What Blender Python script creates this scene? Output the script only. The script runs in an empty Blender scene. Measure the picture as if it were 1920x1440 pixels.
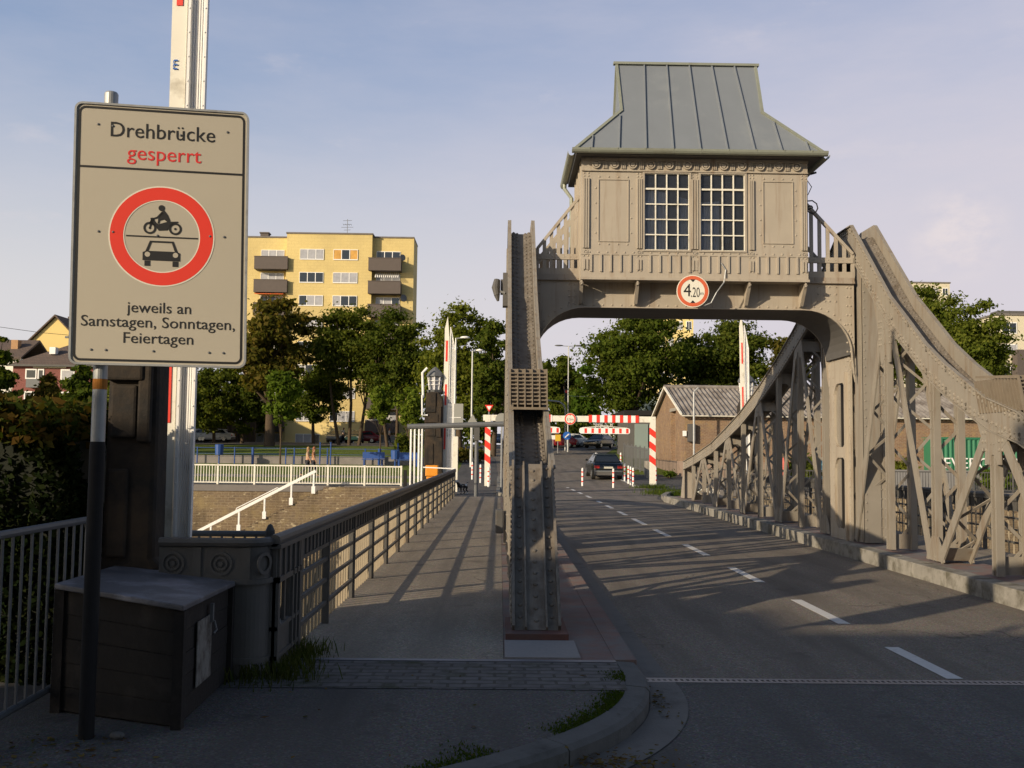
import bpy, math, random
import numpy as np
from mathutils import Vector, Matrix
random.seed(7)
R = math.radians
scene = bpy.context.scene
COL = scene.collection

# ------------------------------------------------------------------ camera
CAM_Z = 1.75
F_PX = 1867.0                       # focal length in pixels of the 1920 px wide photo
def cam_axes():
    y = Vector((-23 / F_PX, -128 / F_PX, -1.0)).normalized()    # bridge axis in camera space
    r = 0.012
    z = Vector((math.sin(r), math.cos(r), 0.0))
    z = (z - y * z.dot(y)).normalized()
    x = y.cross(z)
    return Matrix(((x[0], x[1], x[2]), (y[0], y[1], y[2]), (z[0], z[1], z[2])))
CAM_M = cam_axes()
cam_d = bpy.data.cameras.new("camera"); cam = bpy.data.objects.new("camera", cam_d); COL.objects.link(cam)
cam_d.sensor_width = 36.0; cam_d.lens = F_PX / 1920 * 36; cam_d.clip_start = 0.1; cam_d.clip_end = 3000
cam.matrix_world = Matrix.Translation((0, 0, CAM_Z)) @ CAM_M.to_4x4()
scene.camera = cam
def ray(px, py):
    return CAM_M @ Vector(((px - 960) / F_PX, (720 - py) / F_PX, -1.0))
def at(px, py, Y):                  # world point at depth Y seen at a photo pixel
    d = ray(px, py); return Vector((0, 0, CAM_Z)) + d * (Y / d.y)
def gz(px, py, z=0.0):              # world point at height z
    d = ray(px, py); return Vector((0, 0, CAM_Z)) + d * ((z - CAM_Z) / d.z)

# ------------------------------------------------------------------ mesh builder
class MB:
    def __init__(s): s.v = []; s.f = []
    def add(s, vs, fs):
        o = len(s.v); s.v += [tuple(p) for p in vs]; s.f += [tuple(i + o for i in f) for f in fs]; return s
    def box(s, x0, x1, y0, y1, z0, z1):
        return s.add([(x0,y0,z0),(x1,y0,z0),(x1,y1,z0),(x0,y1,z0),(x0,y0,z1),(x1,y0,z1),(x1,y1,z1),(x0,y1,z1)],
              [(3,2,1,0),(4,5,6,7),(0,1,5,4),(1,2,6,5),(2,3,7,6),(3,0,4,7)])
    def obox(s, c, u, v, w, a, b, d):   # oriented box: centre, unit axes, full sizes
        c, u, v, w = Vector(c), Vector(u).normalized()*a/2, Vector(v).normalized()*b/2, Vector(w).normalized()*d/2
        P = [c-u-v-w, c+u-v-w, c+u+v-w, c-u+v-w, c-u-v+w, c+u-v+w, c+u+v+w, c-u+v+w]
        return s.add(P, [(3,2,1,0),(4,5,6,7),(0,1,5,4),(1,2,6,5),(2,3,7,6),(3,0,4,7)])
    def bar(s, p0, p1, w, d, side):     # box from p0 to p1: w along 'side' (orthogonalised), d along the other
        p0, p1 = Vector(p0), Vector(p1); t = (p1 - p0); L = t.length; t.normalize()
        sd = Vector(side); sd = (sd - t * sd.dot(t)).normalized(); n = t.cross(sd)
        return s.obox((p0 + p1) / 2, t, sd, n, L, w, d)
    def prism(s, poly, axis, a, b):     # extrude 2D polygon; axis x:(y,z) y:(x,z) z:(x,y)
        n = len(poly)
        mk = {'x': lambda p, t: (t, p[0], p[1]), 'y': lambda p, t: (p[0], t, p[1]), 'z': lambda p, t: (p[0], p[1], t)}[axis]
        vs = [mk(p, a) for p in poly] + [mk(p, b) for p in poly]
        fs = [tuple(range(n))[::-1], tuple(range(n, 2*n))] + [(i, (i+1) % n, n + (i+1) % n, n + i) for i in range(n)]
        return s.add(vs, fs)
    def tube(s, pts, r, n=8, cap=True):
        pts = [Vector(p) for p in pts]; m = len(pts)
        rs = r if isinstance(r, (list, tuple)) else [r] * m
        o = len(s.v); ref = None
        for i, p in enumerate(pts):
            t = (pts[min(i+1, m-1)] - pts[max(i-1, 0)]).normalized()
            if ref is None: ref = Vector((1,0,0)) if abs(t.x) < .8 else Vector((0,1,0))
            a = (ref - t * ref.dot(t)).normalized(); b = t.cross(a); ref = a
            for k in range(n):
                q = 2 * math.pi * k / n; s.v.append(tuple(p + (a * math.cos(q) + b * math.sin(q)) * rs[i]))
        for i in range(m-1):
            for k in range(n):
                k2 = (k+1) % n; s.f.append((o+i*n+k, o+i*n+k2, o+(i+1)*n+k2, o+(i+1)*n+k))
        if cap: s.f.append(tuple(o+k for k in range(n))[::-1]); s.f.append(tuple(o+(m-1)*n+k for k in range(n)))
        return s
    def lathe(s, prof, c, n=16):        # prof: (r, z)
        o = len(s.v); m = len(prof)
        for r, z in prof:
            for k in range(n):
                q = 2*math.pi*k/n; s.v.append((c[0]+r*math.cos(q), c[1]+r*math.sin(q), c[2]+z))
        for i in range(m-1):
            for k in range(n):
                k2 = (k+1) % n; s.f.append((o+i*n+k, o+i*n+k2, o+(i+1)*n+k2, o+(i+1)*n+k))
        s.f.append(tuple(o+k for k in range(n))[::-1]); s.f.append(tuple(o+(m-1)*n+k for k in range(n)))
        return s
    def disc(s, c, u, v, r, t, n=32, r_in=None):   # disc or ring with thickness t along u x v
        c, u, v = Vector(c), Vector(u).normalized(), Vector(v).normalized(); w = u.cross(v) * t
        ring = lambda rr, off: [c + off + u*rr*math.cos(2*math.pi*k/n) + v*rr*math.sin(2*math.pi*k/n) for k in range(n)]
        z = Vector((0,0,0))
        if r_in is None:
            return s.add(ring(r, z) + ring(r, w), [tuple(range(n))[::-1], tuple(range(n, 2*n))] + [(k, (k+1)%n, n+(k+1)%n, n+k) for k in range(n)])
        vs = ring(r, z) + ring(r_in, z) + ring(r, w) + ring(r_in, w); fs = []
        for k in range(n):
            k2 = (k+1) % n
            fs += [(k, n+k, n+k2, k2), (2*n+k, 2*n+k2, 3*n+k2, 3*n+k), (k, k2, 2*n+k2, 2*n+k), (n+k, 3*n+k, 3*n+k2, n+k2)]
        return s.add(vs, fs)
    def rivet(s, p, nrm, r):
        p, n = Vector(p), Vector(nrm).normalized()
        a = n.orthogonal().normalized(); b = n.cross(a); vs = []
        for rr, h in ((1, 0), (.75, .5)):
            for k in range(6):
                q = math.pi*k/3; vs.append(p + (a*math.cos(q) + b*math.sin(q))*r*rr + n*r*h)
        vs.append(p + n*r*.72)
        fs = []
        for k in range(6):
            k2 = (k+1) % 6; fs += [(k, k2, 6+k2, 6+k), (6+k, 6+k2, 12)]
        return s.add(vs, fs)
    def rivets(s, p0, p1, step, nrm, r):
        p0, p1 = Vector(p0), Vector(p1); n = max(1, int(round((p1-p0).length/step)))
        for i in range(n+1): s.rivet(p0 + (p1-p0)*(i/n), nrm, r)
        return s
    def blob(s, c, rx, ry, rz, n=8, m=6):
        o = len(s.v)
        for i in range(1, m):
            th = math.pi*i/m
            for k in range(n):
                q = 2*math.pi*k/n; s.v.append((c[0]+rx*math.sin(th)*math.cos(q), c[1]+ry*math.sin(th)*math.sin(q), c[2]+rz*math.cos(th)))
        a = len(s.v); s.v.append((c[0],c[1],c[2]+rz)); s.v.append((c[0],c[1],c[2]-rz))
        for i in range(m-2):
            for k in range(n):
                k2=(k+1)%n; s.f.append((o+i*n+k, o+(i+1)*n+k, o+(i+1)*n+k2, o+i*n+k2))
        for k in range(n):
            k2=(k+1)%n; s.f.append((a, o+k, o+k2)); s.f.append((a+1, o+(m-2)*n+k2, o+(m-2)*n+k))
        return s
    def build(s, name, mat, parent=None, smooth=False, bevel=0, loc=None, local=False):
        base = Vector((0,0,0)); p = parent
        while p is not None and not local: base = base + p.location; p = p.parent
        if loc is not None and parent is None: base = Vector(loc)
        me = bpy.data.meshes.new(name)
        me.from_pydata([(x-base.x, y-base.y, z-base.z) for x, y, z in s.v], [], s.f)
        me.update()
        if smooth: me.polygons.foreach_set('use_smooth', [True]*len(me.polygons))
        o = bpy.data.objects.new(name, me); COL.objects.link(o)
        if mat: me.materials.append(mat)
        if parent is not None: o.parent = parent
        elif loc is not None: o.location = loc
        if bevel:
            b = o.modifiers.new('bevel', 'BEVEL'); b.width = bevel; b.segments = 2; b.limit_method = 'ANGLE'; b.angle_limit = R(40)
        return o

def tag(o, label=None, cat=None, group=None, kind=None):
    if label: o['label'] = label
    if cat: o['category'] = cat
    if group: o['group'] = group
    if kind: o['kind'] = kind
    return o
def empty(name, loc, label, cat, group=None, rz=0):
    o = bpy.data.objects.new(name, None); COL.objects.link(o); o.location = loc; o.rotation_euler.z = rz
    o.empty_display_size = .2
    return tag(o, label, cat, group)
def dup(o, loc=None, rz=None, label=None, group=None, scale=None, parent=None):
    c = o.copy(); COL.objects.link(c)
    if parent is not None: c.parent = parent
    if loc is not None: c.location = loc
    if rz is not None: c.rotation_euler.z = rz
    if scale is not None: c.scale = scale
    if label: c['label'] = label
    if group: c['group'] = group
    for ch in list(o.children): dup(ch, parent=c)
    return c

# ------------------------------------------------------------------ text
def text_geo(s, w=None, h=None, depth=.003):
    """verts (x right, y up, z out), faces of a centred string scaled to width w and cap height h"""
    cu = bpy.data.curves.new('lettering', 'FONT'); cu.body = s; cu.size = 1; cu.align_x = 'CENTER'; cu.extrude = .5; cu.resolution_u = 3
    ob = bpy.data.objects.new('lettering', cu); COL.objects.link(ob)
    dg = bpy.context.evaluated_depsgraph_get(); me = bpy.data.meshes.new_from_object(ob.evaluated_get(dg))
    V = [v.co.copy() for v in me.vertices]; Fc = [tuple(p.vertices) for p in me.polygons]
    bpy.data.objects.remove(ob); bpy.data.curves.remove(cu); bpy.data.meshes.remove(me)
    xs = [v.x for v in V]; x0, x1 = min(xs), max(xs); cap = .729
    sx = w/(x1-x0) if w else h/cap; sy = h/cap if h else sx
    return [((v.x-(x0+x1)/2)*sx, v.y*sy, v.z*depth) for v in V], Fc
def put_text(mb, s, o, u, v, w=None, h=None, depth=.003):
    V, Fc = text_geo(s, w, h, depth); o, u, v = Vector(o), Vector(u).normalized(), Vector(v).normalized(); n = u.cross(v)
    return mb.add([o + u*a + v*b + n*c for a, b, c in V], Fc)

# ------------------------------------------------------------------ materials
def new_mat(name):
    m = bpy.data.materials.new(name); m.use_nodes = True; nt = m.node_tree; nt.nodes.clear()
    out = nt.nodes.new('ShaderNodeOutputMaterial'); b = nt.nodes.new('ShaderNodeBsdfPrincipled')
    nt.links.new(b.outputs[0], out.inputs[0]); return m, nt, b
def N(nt, typ, **kw):
    n = nt.nodes.new(typ)
    for k, v in kw.items(): setattr(n, k, v)
    return n
def noise(nt, vec, scale, detail=4, rough=.6):
    n = N(nt, 'ShaderNodeTexNoise'); n.inputs['Scale'].default_value = scale; n.inputs['Detail'].default_value = detail
    n.inputs['Roughness'].default_value = rough; nt.links.new(vec, n.inputs['Vector']); return n.outputs['Fac']
def ramp(nt, fac, a, b, c0=(0,0,0,1), c1=(1,1,1,1)):
    r = N(nt, 'ShaderNodeValToRGB'); r.color_ramp.elements[0].position = a; r.color_ramp.elements[1].position = b
    r.color_ramp.elements[0].color = c0; r.color_ramp.elements[1].color = c1; nt.links.new(fac, r.inputs[0]); return r.outputs[0]
def mixc(nt, fac, a, b, mode='MIX'):
    m = N(nt, 'ShaderNodeMix', data_type='RGBA', blend_type=mode)
    for i, x in ((0, fac), (6, a), (7, b)):
        if isinstance(x, (int, float)): m.inputs[i].default_value = x
        elif isinstance(x, (tuple, list)): m.inputs[i].default_value = tuple(x) + ((1,) if len(x) == 3 else ())
        else: nt.links.new(x, m.inputs[i])
    return m.outputs[2]
def pos(nt, scale=None):
    g = N(nt, 'ShaderNodeNewGeometry').outputs['Position']
    if scale is None: return g
    m = N(nt, 'ShaderNodeMapping'); m.inputs['Scale'].default_value = scale; nt.links.new(g, m.inputs['Vector']); return m.outputs[0]
def objc(nt): return N(nt, 'ShaderNodeTexCoord').outputs['Object']
def bump(nt, b, h, strength, dist=.01):
    n = N(nt, 'ShaderNodeBump'); n.inputs['Strength'].default_value = strength; n.inputs['Distance'].default_value = dist
    nt.links.new(h, n.inputs['Height']); nt.links.new(n.outputs[0], b.inputs['Normal'])
def M_(name, col, rough=.6, metal=0, var=.25, scale=3, stain=None, stain_scale=1.2, stain_at=(.55,.75), bmp=0, bscale=60, spec=.4, streak=False, obj=False):
    m, nt, b = new_mat(name); vec = objc(nt) if obj else pos(nt)
    f = noise(nt, vec, scale, 6)
    c = mixc(nt, f, tuple(x*(1-var) for x in col), tuple(min(1, x*(1+var)) for x in col))
    if stain:
        if streak:
            mp = N(nt, 'ShaderNodeMapping'); mp.inputs['Scale'].default_value = (6, 6, .5); nt.links.new(vec, mp.inputs['Vector']); v2 = mp.outputs[0]
        else: v2 = vec
        c = mixc(nt, ramp(nt, noise(nt, v2, stain_scale, 5, .65), *stain_at), c, stain)
    nt.links.new(c, b.inputs['Base Color']); b.inputs['Roughness'].default_value = rough; b.inputs['Metallic'].default_value = metal
    b.inputs['Specular IOR Level'].default_value = spec
    if bmp: bump(nt, b, noise(nt, vec, bscale, 4), bmp)
    return m
def flat(name, col, rough=.5, metal=0, spec=.5, var=.06):
    return M_(name, col, rough, metal, var=var, scale=8, spec=spec, obj=True)
def brick_mat(name, c1, c2, mortar, w, h, ms=.012, rough=.85, dirt=None, bmp=.4, floor=False, offset=.5, big=.5, fleck=None):
    m, nt, b = new_mat(name); g = pos(nt); s = N(nt, 'ShaderNodeSeparateXYZ'); nt.links.new(g, s.inputs[0])
    cb = N(nt, 'ShaderNodeCombineXYZ')
    if floor: nt.links.new(s.outputs[0], cb.inputs[0]); nt.links.new(s.outputs[1], cb.inputs[1])
    else:
        ad = N(nt, 'ShaderNodeMath', operation='ADD'); nt.links.new(s.outputs[0], ad.inputs[0]); nt.links.new(s.outputs[1], ad.inputs[1])
        nt.links.new(ad.outputs[0], cb.inputs[0]); nt.links.new(s.outputs[2], cb.inputs[1])
    dn = N(nt, 'ShaderNodeTexNoise'); dn.inputs['Scale'].default_value = 2.5; nt.links.new(g, dn.inputs['Vector'])
    dv = N(nt, 'ShaderNodeVectorMath', operation='SCALE'); dv.inputs['Scale'].default_value = .04; nt.links.new(dn.outputs['Color'], dv.inputs[0])
    av = N(nt, 'ShaderNodeVectorMath', operation='ADD'); nt.links.new(cb.outputs[0], av.inputs[0]); nt.links.new(dv.outputs[0], av.inputs[1])
    t = N(nt, 'ShaderNodeTexBrick'); nt.links.new(av.outputs[0], t.inputs['Vector']); t.offset = offset
    t.inputs['Color1'].default_value = (*c1, 1); t.inputs['Color2'].default_value = (*c2, 1); t.inputs['Mortar'].default_value = (*mortar, 1)
    t.inputs['Scale'].default_value = 1; t.inputs['Brick Width'].default_value = w; t.inputs['Row Height'].default_value = h
    t.inputs['Mortar Size'].default_value = ms; t.inputs['Mortar Smooth'].default_value = .3; t.inputs['Bias'].default_value = -.1
    c = t.outputs['Color']
    f = noise(nt, g, big, 6, .65)
    c = mixc(nt, ramp(nt, f, .35, .7), c, mixc(nt, .45, c, (c1[0]*.4, c1[1]*.4, c1[2]*.45)))
    f3 = noise(nt, g, 9, 3)
    c = mixc(nt, f3, mixc(nt, .3, c, (0,0,0)), mixc(nt, .12, c, (1,.9,.8)))
    if fleck: c = mixc(nt, ramp(nt, noise(nt, pos(nt, (1,1,2.2)), 3.2, 3, .5), .62, .68), c, fleck); c = mixc(nt, ramp(nt, noise(nt, pos(nt, (1.6,1.6,.22)), .9, 5, .6), .5, .72), c, mixc(nt, .55, c, (c1[0]*.2, c1[1]*.22, c1[2]*.2)))
    if dirt: c = mixc(nt, ramp(nt, noise(nt, g, big*2.3, 6, .7), .52, .68), c, dirt)
    nt.links.new(c, b.inputs['Base Color']); b.inputs['Roughness'].default_value = rough; b.inputs['Specular IOR Level'].default_value = .2
    inv = N(nt, 'ShaderNodeMath', operation='SUBTRACT'); inv.inputs[0].default_value = 1; nt.links.new(t.outputs['Fac'], inv.inputs[1])
    bump(nt, b, inv.outputs[0], bmp, .02); return m
def leaf_mat(name, cols, trans=.42):
    m = bpy.data.materials.new(name); m.use_nodes = True; nt = m.node_tree; nt.nodes.clear()
    out = N(nt, 'ShaderNodeOutputMaterial'); g = N(nt, 'ShaderNodeNewGeometry')
    r = N(nt, 'ShaderNodeValToRGB'); el = r.color_ramp.elements
    while len(el) < len(cols): el.new(.5)
    for i, c in enumerate(cols): el[i].position = i/(len(cols)-1); el[i].color = (*c, 1)
    nt.links.new(g.outputs['Random Per Island'], r.inputs[0])
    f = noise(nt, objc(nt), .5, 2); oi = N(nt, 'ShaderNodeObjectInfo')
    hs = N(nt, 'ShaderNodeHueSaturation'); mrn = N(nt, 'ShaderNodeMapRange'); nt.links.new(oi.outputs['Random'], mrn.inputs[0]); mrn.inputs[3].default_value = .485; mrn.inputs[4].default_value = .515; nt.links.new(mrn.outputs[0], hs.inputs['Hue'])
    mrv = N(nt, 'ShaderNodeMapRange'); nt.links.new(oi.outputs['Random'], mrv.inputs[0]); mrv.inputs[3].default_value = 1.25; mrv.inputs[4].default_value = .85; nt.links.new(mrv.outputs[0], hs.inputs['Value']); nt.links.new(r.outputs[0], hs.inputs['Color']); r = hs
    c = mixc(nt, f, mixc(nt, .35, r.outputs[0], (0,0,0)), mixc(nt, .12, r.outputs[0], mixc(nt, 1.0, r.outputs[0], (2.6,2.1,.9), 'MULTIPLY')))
    d = N(nt, 'ShaderNodeBsdfDiffuse'); t = N(nt, 'ShaderNodeBsdfTranslucent'); mx = N(nt, 'ShaderNodeMixShader'); mx.inputs[0].default_value = trans
    nt.links.new(c, d.inputs[0]); nt.links.new(mixc(nt, 1.0, c, (1.5,1.5,.55), 'MULTIPLY'), t.inputs[0])
    nt.links.new(d.outputs[0], mx.inputs[1]); nt.links.new(t.outputs[0], mx.inputs[2]); nt.links.new(mx.outputs[0], out.inputs[0]); return m

STEEL = M_('bridge_paint', (.385,.338,.272), .55, var=.14, scale=2.2, stain=(.27,.205,.145), stain_scale=1.3, stain_at=(.52,.76), bmp=.15, bscale=90, streak=True)
STEEL_OLD = M_('bridge_paint_worn', (.34,.295,.24), .6, var=.2, scale=3, stain=(.20,.13,.08), stain_scale=1.5, stain_at=(.54,.72), bmp=.2, bscale=60, streak=True)
STEEL_TR = M_('truss_paint', (.262,.235,.195), .6, var=.2, scale=2.0, stain=(.20,.15,.105), stain_scale=1.6, stain_at=(.50,.74), bmp=.2, bscale=70, streak=True)
STEEL_GRIME_SHADE = M_('bridge_paint_grime_shade', (.20,.175,.145), .7, var=.25, scale=3, stain=(.12,.095,.07), stain_scale=1.6, stain_at=(.45,.72), bmp=.3, bscale=50, streak=True)  # grime for the chord cover plate; on the near end post it paints shade
RUST = M_('rusty_grating', (.19,.155,.115), .85, var=.3, scale=6, stain=(.2,.17,.13), stain_scale=4)
STEEL_IN = M_('bridge_paint_shaded_under', (.10,.095,.09), .7, var=.2)  # dark copy of bridge paint: underside shade in the colour; also plain dark parts
STEEL_DARK = M_('railing_paint', (.088,.085,.080), .6, var=.25, scale=5, stain=(.09,.06,.04), bmp=.2)
RAIL_TAN = M_('picket_paint', (.38,.315,.22), .6, var=.2, scale=5, stain=(.2,.13,.07), stain_at=(.58,.75))
REDPRIME = M_('red_primer', (.15,.065,.05), .8, var=.3, scale=9, stain=(.10,.085,.075), stain_at=(.45,.7), bmp=.3)
ZINC = M_('zinc_roof', (.185,.205,.228), .55, .0, var=.12, scale=1.4, stain=(.23,.25,.265), stain_scale=.9, spec=.4)
GUTTER = M_('gutter_zinc', (.27,.285,.23), .5, .2, var=.15, scale=6, stain=(.16,.14,.1), stain_at=(.55,.8))
GALV = M_('galvanised', (.38,.39,.39), .5, .45, var=.2, scale=14, stain=(.26,.25,.24), stain_scale=8)
GALV_DK = M_('galvanised_aged', (.14,.145,.15), .6, .25, var=.2, scale=14)
BLACK = flat('black_paint', (.012,.012,.013), .5)
BLACKPOST = M_('black_post_paint', (.013,.012,.012), .85, var=.3, scale=20)
WHITE = M_('white_paint', (.84,.83,.80), .5, var=.07, scale=5, stain=(.5,.46,.4), stain_scale=2.5, stain_at=(.6,.85))
CREAM = M_('cream_paint', (.76,.73,.63), .55, var=.08, scale=5, stain=(.42,.38,.3), stain_scale=3)
RED = flat('signal_red', (.76,.045,.025), .45)
RED_OR = flat('faded_red', (.62,.12,.045), .5)
SIGNFACE = flat('sign_sheeting', (.50,.455,.365), .42, .15, var=.03)
SIGNTXT = flat('sign_red_text', (.66,.03,.03), .5)
CREAMSIGN = flat('sign_cream', (.74,.71,.60), .5)
BLUE = flat('park_blue', (.02,.07,.26), .5)
BLUESIGN = flat('sign_blue', (.02,.12,.45), .4)
ORANGE = flat('orange_plastic', (.72,.27,.015), .5)
YELLOW = flat('yellow_paint', (.65,.42,.03), .5)
GLASS_DK = flat('window_dark', (.02,.024,.03), .12, spec=.9)
GLASS_LT = M_('window_curtained', (.38,.38,.40), .3, var=.35, scale=3, spec=.8)
RUBBER = flat('rubber', (.012,.012,.012), .8)
CARBLACK = flat('car_paint_black', (.006,.008,.008), .22, .0, spec=.8)
CONC = M_('concrete', (.30,.275,.235), .9, var=.25, scale=4, stain=(.16,.14,.12), stain_scale=1.5, bmp=.3, spec=.15)
def bark(): return M_('bark', (.085,.062,.042), .95, var=.4, scale=4, bmp=.6, bscale=20, obj=True, spec=.1)
BARK = bark()
# ------------------------------------------------------------------ light
SUN_D = Vector((1.18, 1.0, -0.472)).normalized()
SUN_EL = math.asin(-SUN_D.z)
w = bpy.data.worlds.new("World"); scene.world = w; w.use_nodes = True
nt = w.node_tree; nt.nodes.clear()
wo = N(nt, 'ShaderNodeOutputWorld'); bg = N(nt, 'ShaderNodeBackground'); sky = N(nt, 'ShaderNodeTexSky', sky_type='NISHITA')
sky.sun_disc = False; sky.sun_elevation = SUN_EL; sky.sun_rotation = math.atan2(-SUN_D.x, -SUN_D.y); sky.altitude = 0; sky.air_density = 1.0; sky.dust_density = 1.6; sky.ozone_density = 2.2
tc = N(nt, 'ShaderNodeTexCoord')
mp = N(nt, 'ShaderNodeMapping'); mp.inputs['Scale'].default_value = (1.6, 1.2, 6.0); mp.inputs['Rotation'].default_value = (0, R(9), R(20)); nt.links.new(tc.outputs['Generated'], mp.inputs['Vector'])
cl = ramp(nt, noise(nt, mp.outputs[0], 1.7, 7, .62), .40, .82)
mp2 = N(nt, 'ShaderNodeMapping'); mp2.inputs['Scale'].default_value = (3.0, 3.0, 9.0); mp2.inputs['Location'].default_value = (1.3, .4, .9); nt.links.new(tc.outputs['Generated'], mp2.inputs['Vector'])
cl2 = ramp(nt, noise(nt, mp2.outputs[0], 2.2, 8, .6), .60, .80)
sep = N(nt, 'ShaderNodeSeparateXYZ'); nt.links.new(tc.outputs['Generated'], sep.inputs[0])
def mr(src, a, b, c, d):
    n = N(nt, 'ShaderNodeMapRange', interpolation_type='SMOOTHSTEP'); nt.links.new(src, n.inputs[0])
    for i, v in enumerate((a, b, c, d)): n.inputs[1+i].default_value = v
    return n.outputs[0]
def mul(a, b):
    n = N(nt, 'ShaderNodeMath', operation='MULTIPLY')
    for i, x in enumerate((a, b)):
        if isinstance(x, (int, float)): n.inputs[i].default_value = x
        else: nt.links.new(x, n.inputs[i])
    return n.outputs[0]
K = 1/.12
low = mr(sep.outputs[2], .05, .85, 1, 0); front = mr(sep.outputs[1], -.3, .6, .25, 1)
hz = mixc(nt, mr(sep.outputs[2], .12, .46, 0, 1), (.73*K,.71*K,.72*K), (.28*K,.41*K,.68*K))   # pale lilac haze low down, clearer blue above
sk = mixc(nt, mul(mul(low, front), .96), sky.outputs[0], hz)
right = mr(sep.outputs[0], -.40, .42, .0, 1.0)
sk = mixc(nt, mul(mul(mr(cl, 0, 1, .7, 1), low), mul(right, front)), sk, (.68*K,.625*K,.70*K))
sk = mixc(nt, mul(mul(cl, .5), mul(low, front)), sk, (.70*K,.66*K,.71*K))
sk = mixc(nt, mul(mul(cl2, .40), front), sk, (.76*K,.69*K,.71*K))
puff = ray(1795, 437).normalized(); dt = N(nt, 'ShaderNodeVectorMath', operation='DISTANCE'); nt.links.new(tc.outputs['Generated'], dt.inputs[0]); dt.inputs[1].default_value = puff
mp3 = N(nt, 'ShaderNodeMapping'); mp3.inputs['Scale'].default_value = (14, 14, 24); nt.links.new(tc.outputs['Generated'], mp3.inputs['Vector'])
sk = mixc(nt, mul(mul(mr(dt.outputs['Value'], .012, .055, 1, 0), ramp(nt, noise(nt, mp3.outputs[0], 2.0, 6, .6), .38, .62)), .55), sk, (.86*K,.76*K,.74*K))   # one small cumulus low in the sky
nt.links.new(sk, bg.inputs[0]); bg.inputs[1].default_value = .12; nt.links.new(bg.outputs[0], wo.inputs[0])
sd = bpy.data.lights.new('sun', 'SUN'); so = bpy.data.objects.new('sun', sd); COL.objects.link(so)
sd.energy = 5.0; sd.angle = R(.5); sd.color = (1.0, .83, .60)
so.rotation_euler = SUN_D.to_track_quat('-Z', 'Y').to_euler(); so.location = (-60, -50, 40)
scene.view_settings.view_transform = 'Standard'; scene.view_settings.look = 'None'; scene.view_settings.gamma = 1; scene.view_settings.exposure = 0
scene.cycles.use_denoising = True
scene.cycles.max_bounces = 6; scene.cycles.transparent_max_bounces = 12

# ------------------------------------------------------------------ ground
def asphalt(name, col, agg=.3, tint=(.6,.55,.5)):
    m, nt, b = new_mat(name); g = pos(nt)
    c = mixc(nt, noise(nt, g, .6, 5), tuple(x*.78 for x in col), tuple(x*1.2 for x in col))
    v = N(nt, 'ShaderNodeTexVoronoi'); v.inputs['Scale'].default_value = 85; nt.links.new(g, v.inputs['Vector'])
    c = mixc(nt, mixc(nt, agg, (0,0,0), v.outputs['Color']), c, tint, 'MIX') if False else mixc(nt, agg, c, mixc(nt, 1.0, c, v.outputs['Color'], 'OVERLAY'))
    v2 = N(nt, 'ShaderNodeTexVoronoi'); v2.inputs['Scale'].default_value = 75; nt.links.new(g, v2.inputs['Vector'])
    sp = N(nt, 'ShaderNodeSeparateColor'); nt.links.new(v2.outputs['Color'], sp.inputs[0])
    c = mixc(nt, ramp(nt, sp.outputs[0], .80, .92), c, tuple(min(1, x*1.45+.01) for x in col)); c = mixc(nt, ramp(nt, sp.outputs[1], .80, .95), c, tuple(x*.65 for x in col))
    st = noise(nt, pos(nt, (2.2, .25, 1)), 1.0, 5)              # tyre-worn streaks along the bridge
    c = mixc(nt, ramp(nt, st, .42, .72), c, tuple(x*.66 for x in col))
    c = mixc(nt, ramp(nt, noise(nt, g, 2.1, 4), .62, .72), c, tuple(x*.62 for x in col))
    cr = N(nt, 'ShaderNodeTexVoronoi', feature='DISTANCE_TO_EDGE'); cr.inputs['Scale'].default_value = .55
    wv = N(nt, 'ShaderNodeVectorMath', operation='ADD'); nn = N(nt, 'ShaderNodeTexNoise'); nn.inputs['Scale'].default_value = 2; nt.links.new(g, nn.inputs['Vector'])
    nt.links.new(g, wv.inputs[0]); nt.links.new(nn.outputs['Color'], wv.inputs[1]); nt.links.new(wv.outputs[0], cr.inputs['Vector'])
    ck = ramp(nt, cr.outputs['Distance'], .0, .012, (1,1,1,1), (0,0,0,1))
    msk = N(nt, 'ShaderNodeMath', operation='MULTIPLY'); nt.links.new(ck, msk.inputs[0]); nt.links.new(ramp(nt, noise(nt, g, .3, 2), .5, .6), msk.inputs[1])
    c = mixc(nt, msk.outputs[0], c, tuple(x*.4 for x in col))
    nt.links.new(c, b.inputs['Base Color']); b.inputs['Roughness'].default_value = .85; b.inputs['Specular IOR Level'].default_value = .25
    bump(nt, b, v.outputs['Distance'], .35, .006); return m
ASPH = asphalt('road_asphalt', (.110,.104,.097))
ASPH_BR = asphalt('bridge_asphalt', (.185,.16,.132))
ASPH_PATH = asphalt('pavement_asphalt', (.098,.093,.088))
WALK = asphalt('walkway_surface', (.275,.235,.185), .2)
GRAVEL = asphalt('yard_surface', (.17,.155,.13), .4)
PAINT = M_('road_paint', (.58,.57,.55), .7, var=.2, scale=14, stain=(.22,.21,.2), stain_scale=7, stain_at=(.6,.75))
KERB = M_('kerb_stone', (.27,.255,.225), .9, var=.3, scale=5, stain=(.12,.11,.085), stain_scale=3.2, stain_at=(.46,.66), bmp=.5, bscale=40, spec=.15)
KERB_DK = M_('kerb_stone_dark', (.13,.128,.122), .9, var=.3, scale=6, stain=(.06,.06,.055), stain_scale=3, bmp=.5, bscale=40, spec=.15)
GUTTERST = M_('gutter_strip', (.15,.142,.13), .9, var=.25, scale=4, stain=(.07,.065,.06), stain_scale=2, bmp=.4, bscale=60)
PINK = M_('red_deck_coating', (.20,.125,.105), .9, var=.3, scale=3.5, stain=(.17,.16,.15), stain_scale=2.2, stain_at=(.42,.6), bmp=.3)
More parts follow.
